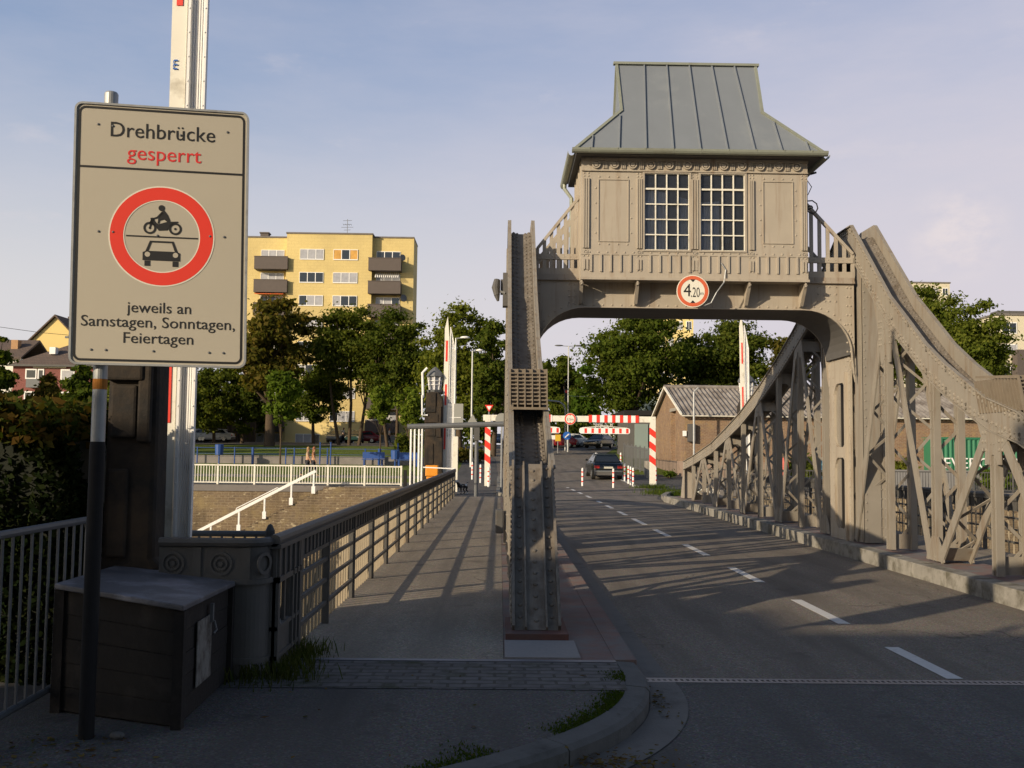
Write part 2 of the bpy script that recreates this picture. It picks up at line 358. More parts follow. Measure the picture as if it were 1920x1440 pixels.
SLAB = M_('granite_slab', (.25,.235,.225), .8, var=.2, scale=40, bmp=.2)
STEELSTRIP = M_('joint_steel', (.22,.22,.235), .45, .5, var=.3, scale=30)
def terr(y): return 0.0 if y < 51 else (.042*(y-51) if y < 113 else .042*62 + min(0.9, .004*(y-113)))

def grass_mat():
    m, nt, b = new_mat('lawn'); g = pos(nt)
    c = mixc(nt, noise(nt, g, .35, 5), (.085,.125,.022), (.15,.19,.035))
    c = mixc(nt, ramp(nt, noise(nt, pos(nt,(1,3,1)), 2.5, 5), .5, .8), c, (.20,.19,.055))
    c = mixc(nt, ramp(nt, noise(nt, g, .16, 4), .6, .75), c, (.13,.11,.06))
    nt.links.new(c, b.inputs['Base Color']); b.inputs['Roughness'].default_value = .95; b.inputs['Specular IOR Level'].default_value = .1
    bump(nt, b, noise(nt, g, 30, 3), 1.0, .05); return m
LAWN = grass_mat()
def sheet(name, rows, mat, off=0.0, flatz=None):
    """rows: list of (y, x0, x1[, z]) -> strip following the terrain"""
    mb = MB(); vs = []
    for r in rows:
        z = flatz if flatz is not None else (r[3] if len(r) > 3 else terr(r[0]))
        vs += [(r[1], r[0], z+off), (r[2], r[0], z+off)]
    mb.add(vs, [(2*i, 2*i+1, 2*i+3, 2*i+2) for i in range(len(rows)-1)])
    return mb.build(name, mat)
S = lambda o: tag(o, kind='structure')
ys = [50, 51, 56, 62, 70, 80, 95, 113, 150, 250, 800]
S(sheet('far_bank_ground', [(y, -700, 700) for y in ys], LAWN, -.004))
S(sheet('far_abutment_ground', [(36.7, -3.5, 9.6), (50, -3.5, 9.6)], ASPH_PATH, 0))
S(sheet('promenade', [(50.0, -120, -3.5), (51, -120, -3.5), (53.2, -120, -3.5)], GRAVEL, .004))
S(sheet('far_forecourt', [(50, -3.5, 60), (51, -3.5, 60), (57, -3.2, 60), (62, -2.6, 60)], ASPH_PATH, .004))
S(sheet('upper_street', [(104, -120, 160), (113, -120, 160), (121, -120, 160)], ASPH, .006))
S(sheet('far_road', [(36.7, 1.1, 6.05), (38.5, .6, 6.1), (41, -.05, 6.5), (44, -.05, 7.3), (51, -.05, 7.4), (57, -.05, 7.3), (62, -.1, 7.3), (80, -.3, 7.5), (104, -3, 12)], ASPH_BR, .010))
S(sheet('far_footpath', [(62, -2.6, -.1), (80, -2.8, -.3), (104, -5, -3)], ASPH_PATH, .008))
S(sheet('near_road', [(-80, -90, 90), (3.0, -90, 90)], ASPH, 0))
mb = MB(); mb.add([(-90,3.0,0),(6.05,3.0,0),(6.05,7.83,0),(1.02,7.83,0),(-90,7.83,0)], [(0,1,2,3,4)])
S(mb.build('near_road_mouth', ASPH))
S(sheet('bridge_roadway', [(7.83, 1.02, 6.05), (36.7, 1.02, 6.05)], ASPH_BR, 0))
S(sheet('water', [(9.8, -400, 400), (50, -400, 400)], None, 0, -3.6))
m, ntw, b = new_mat('harbour_water'); b.inputs['Base Color'].default_value = (.02,.03,.025,1); b.inputs['Roughness'].default_value = .08
bump(ntw, b, noise(ntw, pos(ntw, (1,2.2,1)), 1.4, 4), .25, .1); bpy.data.objects['water'].data.materials.append(m)

# near pavement (raised) with curved kerb
KC = [(1.10,7.95),(1.115,7.45),(1.06,6.94),(.93,6.50),(.72,6.08),(.40,5.66),(-.02,5.25),(-.6,4.78),(-1.4,4.22),(-2.6,3.5),(-6,1.6),(-30,-11)]
def offset(poly, d):
    out = []
    for i, p in enumerate(poly):
        a = Vector(poly[max(i-1,0)]); c = Vector(poly[min(i+1,len(poly)-1)]); t = (c-a).normalized(); out.append(tuple(Vector(p)+Vector((-t.y, t.x))*d))
    return out
def smooth_poly(P, it=2):
    for _ in range(it):
        Q = [P[0]]
        for a, b in zip(P[:-1], P[1:]): Q += [(.75*a[0]+.25*b[0], .75*a[1]+.25*b[1]), (.25*a[0]+.75*b[0], .25*a[1]+.75*b[1])]
        P = Q + [P[-1]]
    return P
KC = smooth_poly(KC)
KI = offset(KC, -.17); KG = offset(KC, .26)
mb = MB(); n = len(KI)
mb.prism([(-34,7.0)] + [(-34,-14)] + KI[::-1][:] + [(.93,6.98), (-34, 6.98)] if False else KI[::-1] + [(.93,7.95),(-2.95,7.95),(-2.95,9.8),(-34,9.8)], 'z', -.2, .12)
S(mb.build('near_pavement', ASPH_PATH))
def resample(P, step):
    out = [Vector(P[0])]; acc = 0
    for a, b_ in zip(P[:-1], P[1:]):
        a, b_ = Vector(a), Vector(b_); L = (b_-a).length; t = step-acc
        while t <= L: out.append(a.lerp(b_, t/L)); t += step
        acc = L-(t-step)
    return [tuple(p) for p in out]
KR = resample(KC, .04); mb = MB(); i0 = 0; rk = random.Random(12)
while i0 < len(KR)-3:
    i1 = min(len(KR)-1, i0 + (20 if i0 < 100 else 25) + rk.randint(-2, 2)); seg = KR[i0:i1+1]; dz, dx = rk.uniform(-.006,.006), rk.uniform(-.008,.006)
    A0, A1, A2 = offset(seg, dx), offset(seg, dx-.028), offset(seg, -.17); vs = []
    for p, q, r in zip(A0, A1, A2): vs += [(p[0],p[1],-.03), (p[0],p[1],.088+dz), (q[0],q[1],.117+dz), (r[0],r[1],.126+dz), (r[0],r[1],-.03)]
    e0, e1 = 0, len(seg)-1
    for k in range(5):                     # pull the ends in for the open joint
        for e_, f_, q in ((e0, e0+1, .16), (e1, e1-1, .16)):
            P_, Q_ = Vector(vs[5*e_+k]), Vector(vs[5*f_+k]); vs[5*e_+k] = tuple(P_.lerp(Q_, q))
    fs = [(5*i+k, 5*i+5+k, 5*i+6+k, 5*i+1+k) for i in range(len(seg)-1) for k in range(4)] + [(4,3,2,1,0), tuple(5*e1+k for k in range(5))]
    mb.add(vs, fs); i0 = i1
S(mb.build('near_kerb', KERB_DK, smooth=False))
mb = MB(); vs = []
for a, g_ in zip(KC, KG): vs += [(a[0],a[1],.006), (g_[0],g_[1],.006)]
mb.add(vs, [(2*i, 2*i+1, 2*i+3, 2*i+2) for i in range(n-1)])
S(mb.build('near_gutter', GUTTERST))
PAVE = brick_mat('block_paving', (.115,.113,.115), (.085,.083,.086), (.022,.024,.018), .22, .11, .012, floor=True, dirt=(.05,.055,.03), bmp=.8, big=1.2)
mb = MB(); mb.add([(-1.9,6.98,.1245),(.90,6.98,.1245),(.93,7.86,.1245),(-1.9,7.86,.1245)], [(0,1,2,3)])
S(mb.build('block_paving', PAVE))
# bridge deck strips
mb = MB(); mb.box(-1.68,.05,7.98,36.7,-.35,.12); S(mb.build('bridge_walkway', WALK))
mb = MB(); mb.box(-1.62,.93,7.88,7.95,.0,.129); S(mb.build('walkway_threshold', M_('threshold_iron', (.15,.155,.18), .5, .2, var=.4, scale=5)))
mb = MB(); mb.box(.053,.93,7.98,36.7,-.35,.122); mb.box(.93,1.1,7.98,36.7,-.1,.126); S(mb.build('truss_strip', PINK))
mb = MB(); mb.box(.06,.66,8.0,8.72,.122,.136); S(mb.build('truss_foot_slab', SLAB))
mb = MB(); mb.box(1.1,1.34,7.95,36.7,-.05,.006); S(mb.build('bridge_gutter', GUTTERST))
mb = MB(); mb.box(.1,7.0,8.2,36.6,-.75,-.02); S(mb.build('bridge_deck_girder', STEEL_IN))
mb = MB()
yy = 3.0
while yy < 36.6:
    L = 1.05 + .1*math.sin(yy*3); mb.box(6.05+.004*math.sin(yy*7), 6.33, yy+.006, min(yy+L, 36.7)-.006, -.05, .215+.006*math.sin(yy*5)); yy += L
S(mb.build('bridge_kerb', KERB, bevel=.012))
mb = MB(); mb.box(6.33,7.1,3,36.7,-.3,.205); S(mb.build('truss_strip', PINK))
mb = MB(); mb.box(7.1,8.8,3,36.7,-.35,.12); S(mb.build('bridge_walkway', WALK))
mb = MB(); mb.box(8.8,60,-60,9.8,-.2,.11); S(mb.build('near_bank_ground', ASPH_PATH))
# markings
mb = MB()
D = [(7.97,9.25),(10.5,12.2),(13.84,15.6),(17.4,19.5),(21.35,23.25),(24.8,27.0),(28.5,30.3),(32.0,33.8),(35.6,37.4),(39.2,41),(42.8,44.6),(46.4,48.2),(50,50.9)]
for a, b_ in D:
    x = 3.62 - max(0, a-36)*.012; mb.box(x-.065,x+.065,a,b_,.003 if a < 36 else .012,.005 if a < 36 else .014)
S(mb.build('lane_marking', PAINT))
S(sheet('edge_marking', [(51.3, 7.12, 7.26), (54, 7.0, 7.14)], PAINT, .016)); S(sheet('edge_marking', [(54.6, 6.96, 7.1), (57, 6.85, 6.99)], PAINT, .016))
mb = MB()
mb.box(1.12,6.05,7.76,7.80,-.02,.007); mb.box(1.12,6.05,7.86,7.90,-.02,.007)
for i in range(110):
    x = 1.13 + i*.0447; mb.box(x, x+.022, 7.80, 7.86, -.02, .0065)
S(mb.build('expansion_joint', STEELSTRIP))
# far kerbs (light stone line left of the far lane, curved kerb on the right)
mb = MB(); P = [(1.0,36.9),(.55,38.4),(-.05,40.8),(-.05,46),(-.05,51),(-.05,57)]
for a, b_ in zip(P[:-1], P[1:]): mb.bar((a[0],a[1],terr(a[1])+.05),(b_[0],b_[1],terr(b_[1])+.05),.16,.16,(1,0,0))
P = [(6.15,36.7),(6.5,39.5),(7.2,42.5),(8.6,45.0)]
for a, b_ in zip(P[:-1], P[1:]): mb.bar((a[0],a[1],.07),(b_[0],b_[1],.07),.2,.16,(1,0,0))
S(mb.build('far_kerb', KERB))

# ------------------------------------------------------------------ quay walls
QUAY = brick_mat('quay_masonry', (.20,.13,.06), (.115,.072,.036), (.25,.185,.10), .36, .125, .024, dirt=(.25,.19,.10), bmp=.8, big=.45, fleck=(.42,.35,.23))
COPING = M_('coping_stone', (.17,.155,.145), .9, var=.25, scale=2, stain=(.1,.09,.085), bmp=.3)
def quay(x0, x1, y0, y1, label, faces_y=True):
    e = empty('quay_wall', ((x0+x1)/2, (y0+y1)/2, -4.5), label, 'quay wall')
    a = MB(); a.box(x0, x1, y0, y1, -4.5, -.32); a.build('masonry', QUAY, e)
    b_ = MB(); b_.box(x0-.02, x1+.02, y0-.05, y1, -.32, -.006); b_.build('coping', COPING, e); return e
quay(-120, -3.6, 50.0, 50.9, 'long sunlit brown brick quay wall under the white railing')
quay(9.7, 120, 50.0, 50.9, 'quay wall seen through the right hand bridge truss, below the green container')
quay(-3.5, 9.6, 36.72, 37.5, 'bridge abutment wall at the far end of the footway')
# stair along the left wall
mb = MB(); poly = [(-3.62,-.05),(-8.6,-.05)]
nst = 22
for i in range(nst):
    x = -8.6 - i*.31; z = -.05 - i*.165; poly += [(x, z-.165), (x-.31, z-.165)]
poly += [(poly[-1][0], -4.5), (-3.62, -4.5)]
mb.prism(poly, 'y', 48.95, 49.98)
tag(mb.build('quay_stairs', QUAY, loc=(-12, 49.5, -4.5)), 'brick steps going down along the quay wall beside a white sloping handrail', 'stairs')
hr = empty('stair_handrail', (-12, 48.9, -3), 'white sloping handrail running down the quay wall', 'handrail')
A_, B_ = at(592, 883, 48.9), at(352, 1006, 48.9); Dv = (B_-A_)
mb = MB(); mb.bar(A_, B_ + Dv*.25, .14, .08, (0,0,1)); mb.build('rail_beam', WHITE, hr)
mb = MB(); mb.tube([A_+Dv*.63+Vector((0,0,-.02)), A_+Dv*.62+Vector((0,0,.16)), A_+Dv*.3+Vector((0,0,.14)), A_+Dv*.28], .022, 6); mb.build('upper_rail', WHITE, hr)
for t in (.015, .19, .40, .60, .82, 1.1):
    p = A_ + Dv*t; mb = MB(); mb.box(p.x-.04,p.x+.04,p.y-.03,p.y+.05,p.z-1.0,p.z); mb.box(p.x-.09,p.x+.09,p.y-.05,p.y+.06,p.z-1.05,p.z-.7); mb.build('post', WHITE, hr)
# ------------------------------------------------------------------ bridge trusses
TOP = [(10.5,1.60),(11.2,1.86),(12.3,2.34),(13.1,2.56),(13.7,2.84),(14.3,3.12),(14.95,3.48),(15.6,3.94),(16.3,4.42),(17.15,5.19),(18.05,6.01),(18.75,6.01),
       (20.2,5.18),(21.75,4.50),(23.1,3.98),(24.7,3.45),(26.7,2.88),(28.4,2.50),(30.25,2.12),(33.1,1.72),(34.95,1.50)]
DEP = [(10.5,.34),(13,.44),(16,.56),(18.4,.62),(21,.5),(28,.36),(35,.3)]
def interp(T, y):
    for (a, za), (b, zb) in zip(T[:-1], T[1:]):
        if a <= y <= b: return za + (zb-za)*(y-a)/(b-a)
    return T[0][1] if y < T[0][0] else T[-1][1]
ztop = lambda y: interp(TOP, y)
zbot = lambda y: interp(TOP, y) - interp(DEP, y)
NEAR_V = [11.2, 12.95, 14.75, 16.5]
FAR_V = [19.75, 21.4, 23.05, 24.75, 26.45, 28.15, 29.85, 31.55, 33.3]
def lacing(mb, x0, x1, p0, p1, step=.44, w=.046, t=.012):
    """zigzag of flat bars across the truss width from p0=(y,z) to p1"""
    d = Vector((0, p1[0]-p0[0], p1[1]-p0[1])); L = d.length; n = max(2, int(round(L/step))); u = d.normalized(); nn = Vector((1,0,0)).cross(u)
    for i in range(n):
        a = Vector((x0 if i % 2 == 0 else x1, p0[0], p0[1])) + d*(i/n); b = Vector((x1 if i % 2 == 0 else x0, p0[0], p0[1])) + d*((i+1)/n)
        mb.bar(a, b, t, w, nn)
def member(mb, x0, x1, p0, p1, w, t, gap=0, plates=True, step=.42):
    for x, s in ((x0, -1), (x1, 1)):
        a, b = Vector((x, *p0)), Vector((x, *p1)); u = (b-a).normalized(); sd = u.cross(Vector((1,0,0)))
        if gap:
            for q in (-1, 1):
                o = sd*q*(w/2+gap)/2; mb.bar(a+o-Vector((s*.03,0,0)), b+o-Vector((s*.03,0,0)), (w-gap)/2, t+.06, sd)
            mb.bar(a-Vector((s*.075,0,0)), b-Vector((s*.075,0,0)), gap, .01, sd)
        else: mb.bar(a, b, w, t, sd)
    lacing(mb, x0+.012, x1-.012, p0, p1, step)
    if plates:
        for p, q in ((p0, p1), (p1, p0)):
            u = (Vector((0,*q))-Vector((0,*p))).normalized(); c = Vector(((x0+x1)/2, *p)) + u*.13
            mb.obox(c, (1,0,0), u, Vector((1,0,0)).cross(u), x1-x0-.02, .24, .014)
def truss(x0, x1, label, zb, inner):
    e = empty('bridge_truss', ((x0+x1)/2, 18.4, zb), label, 'bridge truss')
    # chord: two webs, cover plate, flange angles, rivets
    tops = TOP; ys_ = [t[0] for t in TOP]
    poly = TOP + [(y, zbot(y)) for y in ys_[::-1]]
    mb = MB()
    for xa, xb in ((x0, x0+.022), (x1-.022, x1)): mb.prism(poly, 'x', xa, xb)
    cv = MB()
    for a, b in zip(TOP[:-1], TOP[1:]):
        pa, pb = Vector(((x0+x1)/2, a[0], a[1]-.27)), Vector(((x0+x1)/2, b[0], b[1]-.27))
        cv.bar(pa, pb, x1-x0-.046, .02, (1,0,0))
        u = (pb-pa).normalized(); n = Vector((1,0,0)).cross(u)
        if n.z < 0: n = -n
        for s, x in ((-1, x0), (1, x1)):      # outward lip and inner angle
            mb.bar(Vector((x+s*.021, a[0], a[1]-.012)), Vector((x+s*.021, b[0], b[1]-.012)), .038, .018, (1,0,0))
            xi = x - s*.066
            cv.bar(Vector((xi, a[0], a[1]-.25)), Vector((xi, b[0], b[1]-.25)), .075, .016, (1,0,0))
            mb.bar(Vector((x+s*.018, a[0], zbot(a[0])+.011)), Vector((x+s*.018, b[0], zbot(b[0])+.011)), .034, .018, (1,0,0))
        if b[0] < 19:
            for x in (x0+.066, x1-.066, x0+.13, x1-.13):
                cv.rivets(pa*0+Vector((x, a[0], a[1]-.27+.012+ (.016 if min(x-x0, x1-x) < .1 else 0))), Vector((x, b[0], b[1]-.27+.012+(.016 if min(x-x0, x1-x) < .1 else 0))), .125, n, .025)
        for s, x in ((-1, x0), (1, x1)):
            if s != inner and b[0] > 19: continue
            for off in (.055, .115):
                mb.rivets((x, a[0], a[1]-off), (x, b[0], b[1]-off), .125, (s,0,0), .027)
                mb.rivets((x, a[0], zbot(a[0])+off), (x, b[0], zbot(b[0])+off), .125, (s,0,0), .027)
    mb.build('chord', STEEL_TR, e); cv.build('cover_plate', STEEL_GRIME_SHADE, e)
    # verticals
    for y in NEAR_V + FAR_V:
        mb = MB(); zt = zbot(y)+.12; member(mb, x0, x1, (y, zb), (y, zt), .125, .04, .045, plates=True)
        if y < 19:
            for s, x in ((-1, x0), (1, x1)):
                for q in (-.042, .042): mb.rivets((x+s*.02, y+q, zb+.06), (x+s*.025, y+q, zt), .26, (s,0,0), .012)
        mb.build('vertical_post', STEEL_TR, e)
    # diagonals (W pattern)
    pairs = [(12.95,11.2,0),(12.95,14.75,0),(16.5,14.75,0),(16.5,18.2,0),
             (21.4,19.75,0),(21.4,23.05,0),(24.75,23.05,0),(24.75,26.45,0),(28.15,26.45,0),(28.15,29.85,0),(31.55,29.85,0),(31.55,33.3,0)]
    for yt, yb, _ in pairs:
        s = 1 if yb > yt else -1
        mb = MB(); p0 = (yt + s*.14, zbot(yt)+.05); p1 = (yb - s*.17, zb+.02)
        member(mb, x0, x1, p0, p1, .15, .028, 0, True, .40)
        mb.build('diagonal_brace', STEEL_TR, e)
    # gussets
    for y in (12.95, 16.5, 21.4, 24.75, 28.15, 31.55):
        z = zbot(y); k = .42 if y < 14 else (.72 if y < 18 else .3); wd = .46 if y < 14 else (.56 if y < 18 else .3)
        arch = [(y+.10*math.cos(q), z-k+.10*math.sin(q)*1.3) for q in [math.pi*i/8 for i in range(9)]]
        poly = [(y-wd, zbot(y-wd)+.06), (y-wd*.45, z-k*.55), (y-.22, z-k), (y-.10, z-k)] + [arch[i] for i in range(7,0,-1)] + [(y+.10, z-k), (y+.22, z-k), (y+wd*.45, z-k*.55), (y+wd, zbot(y+wd)+.06), (y, z+.10)]
        for s, (xa, xb) in ((-1, (x0-.017, x0-.003)), (1, (x1+.003, x1+.017))):
            mb = MB(); mb.prism(poly, 'x', xa, xb)
            if y < 18:
                xo = xa if s < 0 else xb
                for yo in (-.26,-.18,.18,.26):
                    mb.rivets((xo, y+yo, z-k*.55), (xo, y+yo, z), .11, (s,0,0), .025)
            mb.build('gusset_plate', STEEL_TR, e)
    for y in (11.2, 14.75, 19.75, 23.05, 26.45, 29.85):
        for xa, xb in ((x0-.012, x0+.004), (x1-.004, x1+.012)):
            mb = MB(); mb.prism([(y-.3,zb+.003),(y+.3,zb+.003),(y+.26,zb+.16),(y+.1,zb+.36),(y-.1,zb+.36),(y-.26,zb+.16)], 'x', xa, xb); mb.build('foot_plate', STEEL_TR, e)
    # main tower post at the portal
    mb = MB(); a0, a1 = 17.68, 19.15
    xp = x0-.06 if x0 < 1 else x0+.03
    mb.box(xp, x1-.1, a0-.015, a0, zb, 5.4); mb.rivets((xp+.03, a0-.015, zb+.1), (xp+.03, a0-.015, 5.3), .15, (0,-1,0), .018); mb.box(xp, xp+.02, a0, a0+.4, zb, 5.4)
    mb.box(max(xp,x0+.012), x1-.012, a0, a0+.03, zb, 5.3); mb.box(x0+.012, x1-.012, a1-.03, a1, zb, 5.15)
    mb.box(x0+.02, x0+.04, a0+.10, a0+.38, zb, 5.45); mb.box(x1-.016, x1+.006, a0+.1, a0+.38, zb, 5.45)
    mb.box(x0-.006, x0+.016, a1-.34, a1-.05, zb, 5.3); mb.box(x1-.016, x1+.006, a1-.34, a1-.05, zb, 5.3)
    for x in ((x0-.02, x1+.02) if x0 < 1 else (x1-.02,)): mb.box(x-.035, x+.035, a0-.012, a0+.02, zb, 5.35)
    for x in (x0+.085, x1-.085, x1-.02): mb.rivets((x, a0-(.012 if min(abs(x-x0),abs(x-x1))<.05 else 0), zb+.1), (x, a0-(.012 if min(abs(x-x0),abs(x-x1))<.05 else 0), 5.2), .17, (0,-1,0), .018)
    lacing(mb, x0+.02, x1-.02, (a0+.5, zb), (a0+.5, 5.0), .4)
    mb.build('main_post', STEEL_TR, e)
    # near end post: inclined riveted channel facing the road mouth
    ye = 8.98; A_, B_ = Vector((0, ye, zb+.03)), Vector((0, 10.56, 1.62)); u = (B_-A_).normalized(); nn = Vector((0, -u.z, u.y)); L = (B_-A_).length
    mid = (x0+x1)/2; mb = MB(); Xv = Vector((1,0,0))
    def strip(xa, xb, n0, n1, t0=0, t1=L): mb.obox(A_ + u*(t0+t1)/2 + nn*(n0+n1)/2 + Xv*(xa+xb)/2, Xv, u, nn, xb-xa, t1-t0, n1-n0)
    strip(x0+.01, x1-.01, -.03, 0); strip(mid-.085, mid+.085, 0, .014)
    for x in (x0, x1): strip(x-.012, x+.012, -.36, .075)
    for x in (mid-.093, mid+.093): strip(x-.008, x+.008, 0, .052)
    for k in range(15):
        t = .10 + k*.138; p = A_ + u*t
        mb.rivet(p + nn*.014 + Xv*mid, nn, .023)
        for x in ((x0+mid-.09)/2+.004, (x1+mid+.09)/2-.004):
            mb.rivet(p + u*.05 + Xv*x, nn, .023)
        for s, x in ((-1, x0-.012), (1, x1+.012)):
            for q in (-.02, -.28): mb.rivet(p + nn*q + Xv*x, (s,0,0), .021); mb.rivet(p + u*.07 + nn*q + Xv*x, (s,0,0), .021)
    mb.build('end_post', STEEL_GRIME_SHADE, e)  # darker paint stands in for the shade on this post
    for xa, xb in ((x0-.02, x0-.012), (x1+.012, x1+.02)):
        mb = MB(); mb.prism([(9.9,zb),(11.0,zb),(11.0,zb+.25),(10.2,1.25),(9.75,.95),(9.5,.35)], 'x', xa, xb) if False else mb.prism([(9.1,zb),(10.6,zb),(10.4,zb+.22),(9.6,zb+.5),(9.35,zb+.45)], 'x', xa, xb); mb.build('foot_plate', STEEL_TR, e)
    mb = MB(); mb.box(x0-.07, x1+.07, ye-.19, ye+.7, zb-.06, zb+.035); mb.build('base_plate', REDPRIME, e)
    ye = 34.95; mb = MB(); mb.box(x0, x1, ye, ye+.05, zb, 1.5)
    for xa, xb in ((x0-.01,x0+.02),(x1-.02,x1+.01)): mb.prism([(ye-.1,zb),(ye+.5,zb),(ye+.12,1.0),(ye+.05,1.5),(ye-.1,1.5)], 'x', xa, xb)
    mb.build('end_post', STEEL_OLD, e)
    # anti-climb grating across the chord
    mb = MB()
    for i in range(15):
        y = 12.22 + i*.08; up = Vector((0,.30,.95)).normalized()
        mb.obox(((x0+x1)/2, y, 2.56), (1,0,0), up, Vector((1,0,0)).cross(up), x1-x0+.05, .46, .010)
    for i in range(6):
        x = x0-.02 + (x1-x0+.04)*i/5; mb.prism([(12.06,2.29),(12.13,2.29),(12.28,2.74),(13.36,2.82),(13.36,2.85),(12.24,2.78)], 'x', x-.007, x+.007)
    for i in range(9):
        z = 2.34+i*.048; mb.obox(((x0+x1)/2, 12.10+i*.0155, z), (1,0,0), (0,.3,.95), (0,-.95,.3), x1-x0+.04, .016, .012)
    mb.box(x0-.03, x1+.03, 12.05, 12.09, 2.27, 2.30)
    mb.build('anti_climb_grating', RUST, e)
    return e
TL = truss(.14, .55, 'riveted steel truss seen end-on between the footway and the road, anti-climb grating on its chord', .14, -1)
TR = truss(6.45, 6.87, 'riveted lattice truss along the right kerb with latticed posts and a sweeping top chord', .225, -1)
# yellow graffiti on the right truss main post
mb = MB()
rg = random.Random(3)
def scrawl(mb, pts, y, r):
    P = [(p[0], y, p[1]) for p in pts]
    for a, b in zip(P[:-1], P[1:]): mb.bar(a, b, r, .004, (0,1,0)) if False else mb.obox((Vector(a)+Vector(b))/2, Vector(b)-Vector(a), (0,1,0), (Vector(b)-Vector(a)).cross(Vector((0,1,0))), (Vector(b)-Vector(a)).length+r, .003, r)
for zc, amp in ((1.95,.1),(1.72,.11),(1.5,.1),(1.28,.08),(1.08,.05)):
    scrawl(mb, [(6.52+amp*.9*rg.random()+ (i%3)*.07, zc+.11*math.cos(i*1.7)) for i in range(6)], 18.084, .035)
GRAF = flat('yellow_spray', (.55,.55,.03), .6)
mb.build('graffiti', GRAF, TR)

# ------------------------------------------------------------------ portal
GXL, GXR, PY0, PY1 = .62, 6.40, 17.86, 19.3
po = empty('bridge_portal', (3.5, 18.5, .15), 'steel portal arch across the road carrying the control cabin', 'portal')
def arch_poly():
    zt, zu, a, b = 4.87, 4.385, .86, .80
    P = [(GXL, zt), (GXL, 2.6), (GXL+.02, zu-b-.5), (GXL+.04, zu-b)]
    P += [(GXL+.04+a*(1-math.cos(q)), zu-b+b*math.sin(q)) for q in [math.pi/2*i/10 for i in range(1, 11)]]
    P += [(GXR-.06-a*(1-math.cos(q)), zu-b+b*math.sin(q)) for q in [math.pi/2*i/10 for i in range(10, 0, -1)]]
    P += [(GXR-.06, zu-b), (GXR-.03, zu-b-.35), (GXR, zu-b-.5), (GXR, zt)]
    return P
AP = arch_poly()
mb = MB(); mb.prism(AP, 'y', PY0, PY0+.025)
for i in range(2, len(AP)-3):           # flange lip along the arch edge
    a, b = AP[i], AP[i+1]; mb.bar((a[0], PY0-.02, a[1]), (b[0], PY0-.02, b[1]), .05, .016, (0,1,0))
mb.rivets((1.5, PY0, 4.43), (5.5, PY0, 4.43), .17, (0,-1,0), .02)
for i in range(3, len(AP)-4):
    a = Vector((AP[i][0], AP[i][1])); c = Vector((3.5, 3.6)); d = (a-c); 
    if abs(a.x-3.5) > 1.95: p = a + Vector((.0, .07)) + Vector((.05 if a.x > 3.5 else -.05, 0)); mb.rivet((p.x, PY0, p.y), (0,-1,0), .02)
for x in (GXL+.07, GXR-.07, GXR-.13): mb.rivets((x, PY0, 3.3), (x, PY0, 4.8), .16, (0,-1,0), .02)
for xx in (5.75,5.87,5.95,6.07): mb.rivets((xx, PY0, 4.55), (xx, PY0, 4.81), .13, (0,-1,0), .02)
for xx in (1.22,1.32): mb.rivets((xx, PY0, 4.47), (xx, PY0, 4.80), .10, (0,-1,0), .02)
mb.rivets((GXL+.1, PY0, 4.83), (GXR-.1, PY0, 4.83), .25, (0,-1,0), .014)
mb.build('front_girder', STEEL, po)
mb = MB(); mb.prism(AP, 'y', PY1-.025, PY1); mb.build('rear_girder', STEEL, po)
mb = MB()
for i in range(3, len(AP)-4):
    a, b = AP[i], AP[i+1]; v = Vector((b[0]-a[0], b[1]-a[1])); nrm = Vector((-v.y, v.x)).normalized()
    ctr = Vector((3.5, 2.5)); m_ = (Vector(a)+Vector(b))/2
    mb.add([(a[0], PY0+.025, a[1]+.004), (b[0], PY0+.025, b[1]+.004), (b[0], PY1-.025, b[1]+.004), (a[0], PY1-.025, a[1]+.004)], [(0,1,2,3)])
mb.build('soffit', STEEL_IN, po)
mb = MB(); mb.box(GXL, GXR, PY0-.06, PY1+.06, 4.87, 4.91); mb.box(GXL,1.40,PY0-.04,PY0+.03,4.91,4.98); mb.box(5.47,GXR,PY0-.04,PY0+.03,4.91,4.98)
mb.build('top_plate', STEEL_OLD, po)
for s, xa, xb in ((-1, .56, GXL), (1, GXR, 6.445)):        # legs down to the deck
    mb = MB(); xx = xb if s < 0 else xa; X0, X1 = min(xa,xb), max(xa,xb)
    for ya, yb in ((PY0+.27, PY0+.50), (PY1-.30, PY1-.03)): mb.box(X0, X1, ya, yb, .2, 4.9)
    for za, zb in ((.2,.40),(1.72,1.92),(3.12,4.9)): mb.box(X0, X1, PY0+.50, PY1-.30, za, zb)
    for za, zb in ((.40,1.72),(1.92,3.12)):            # rounded ends of the oblong openings
        for yc, sy in ((PY0+.50, 1), (PY1-.30, -1)):
            for zc, sz in ((za, 1), (zb, -1)): mb.prism([(yc, zc), (yc+sy*.17, zc), (yc+sy*.09, zc+sz*.05), (yc+sy*.03, zc+sz*.12), (yc, zc+sz*.2)], 'x', X0, X1)
    for y in (PY0+.30, PY0+.47, PY1-.27, PY1-.06): mb.rivets((xx-s*.004, y, .4), (xx-s*.004, y, 4.2), .16, (-s,0,0), .014)
    mb.box(xx-.05 if s > 0 else xx, xx if s > 0 else xx+.05, PY0+.42, PY0+.46, .2, 3.3)
    mb.build('leg', STEEL, po)

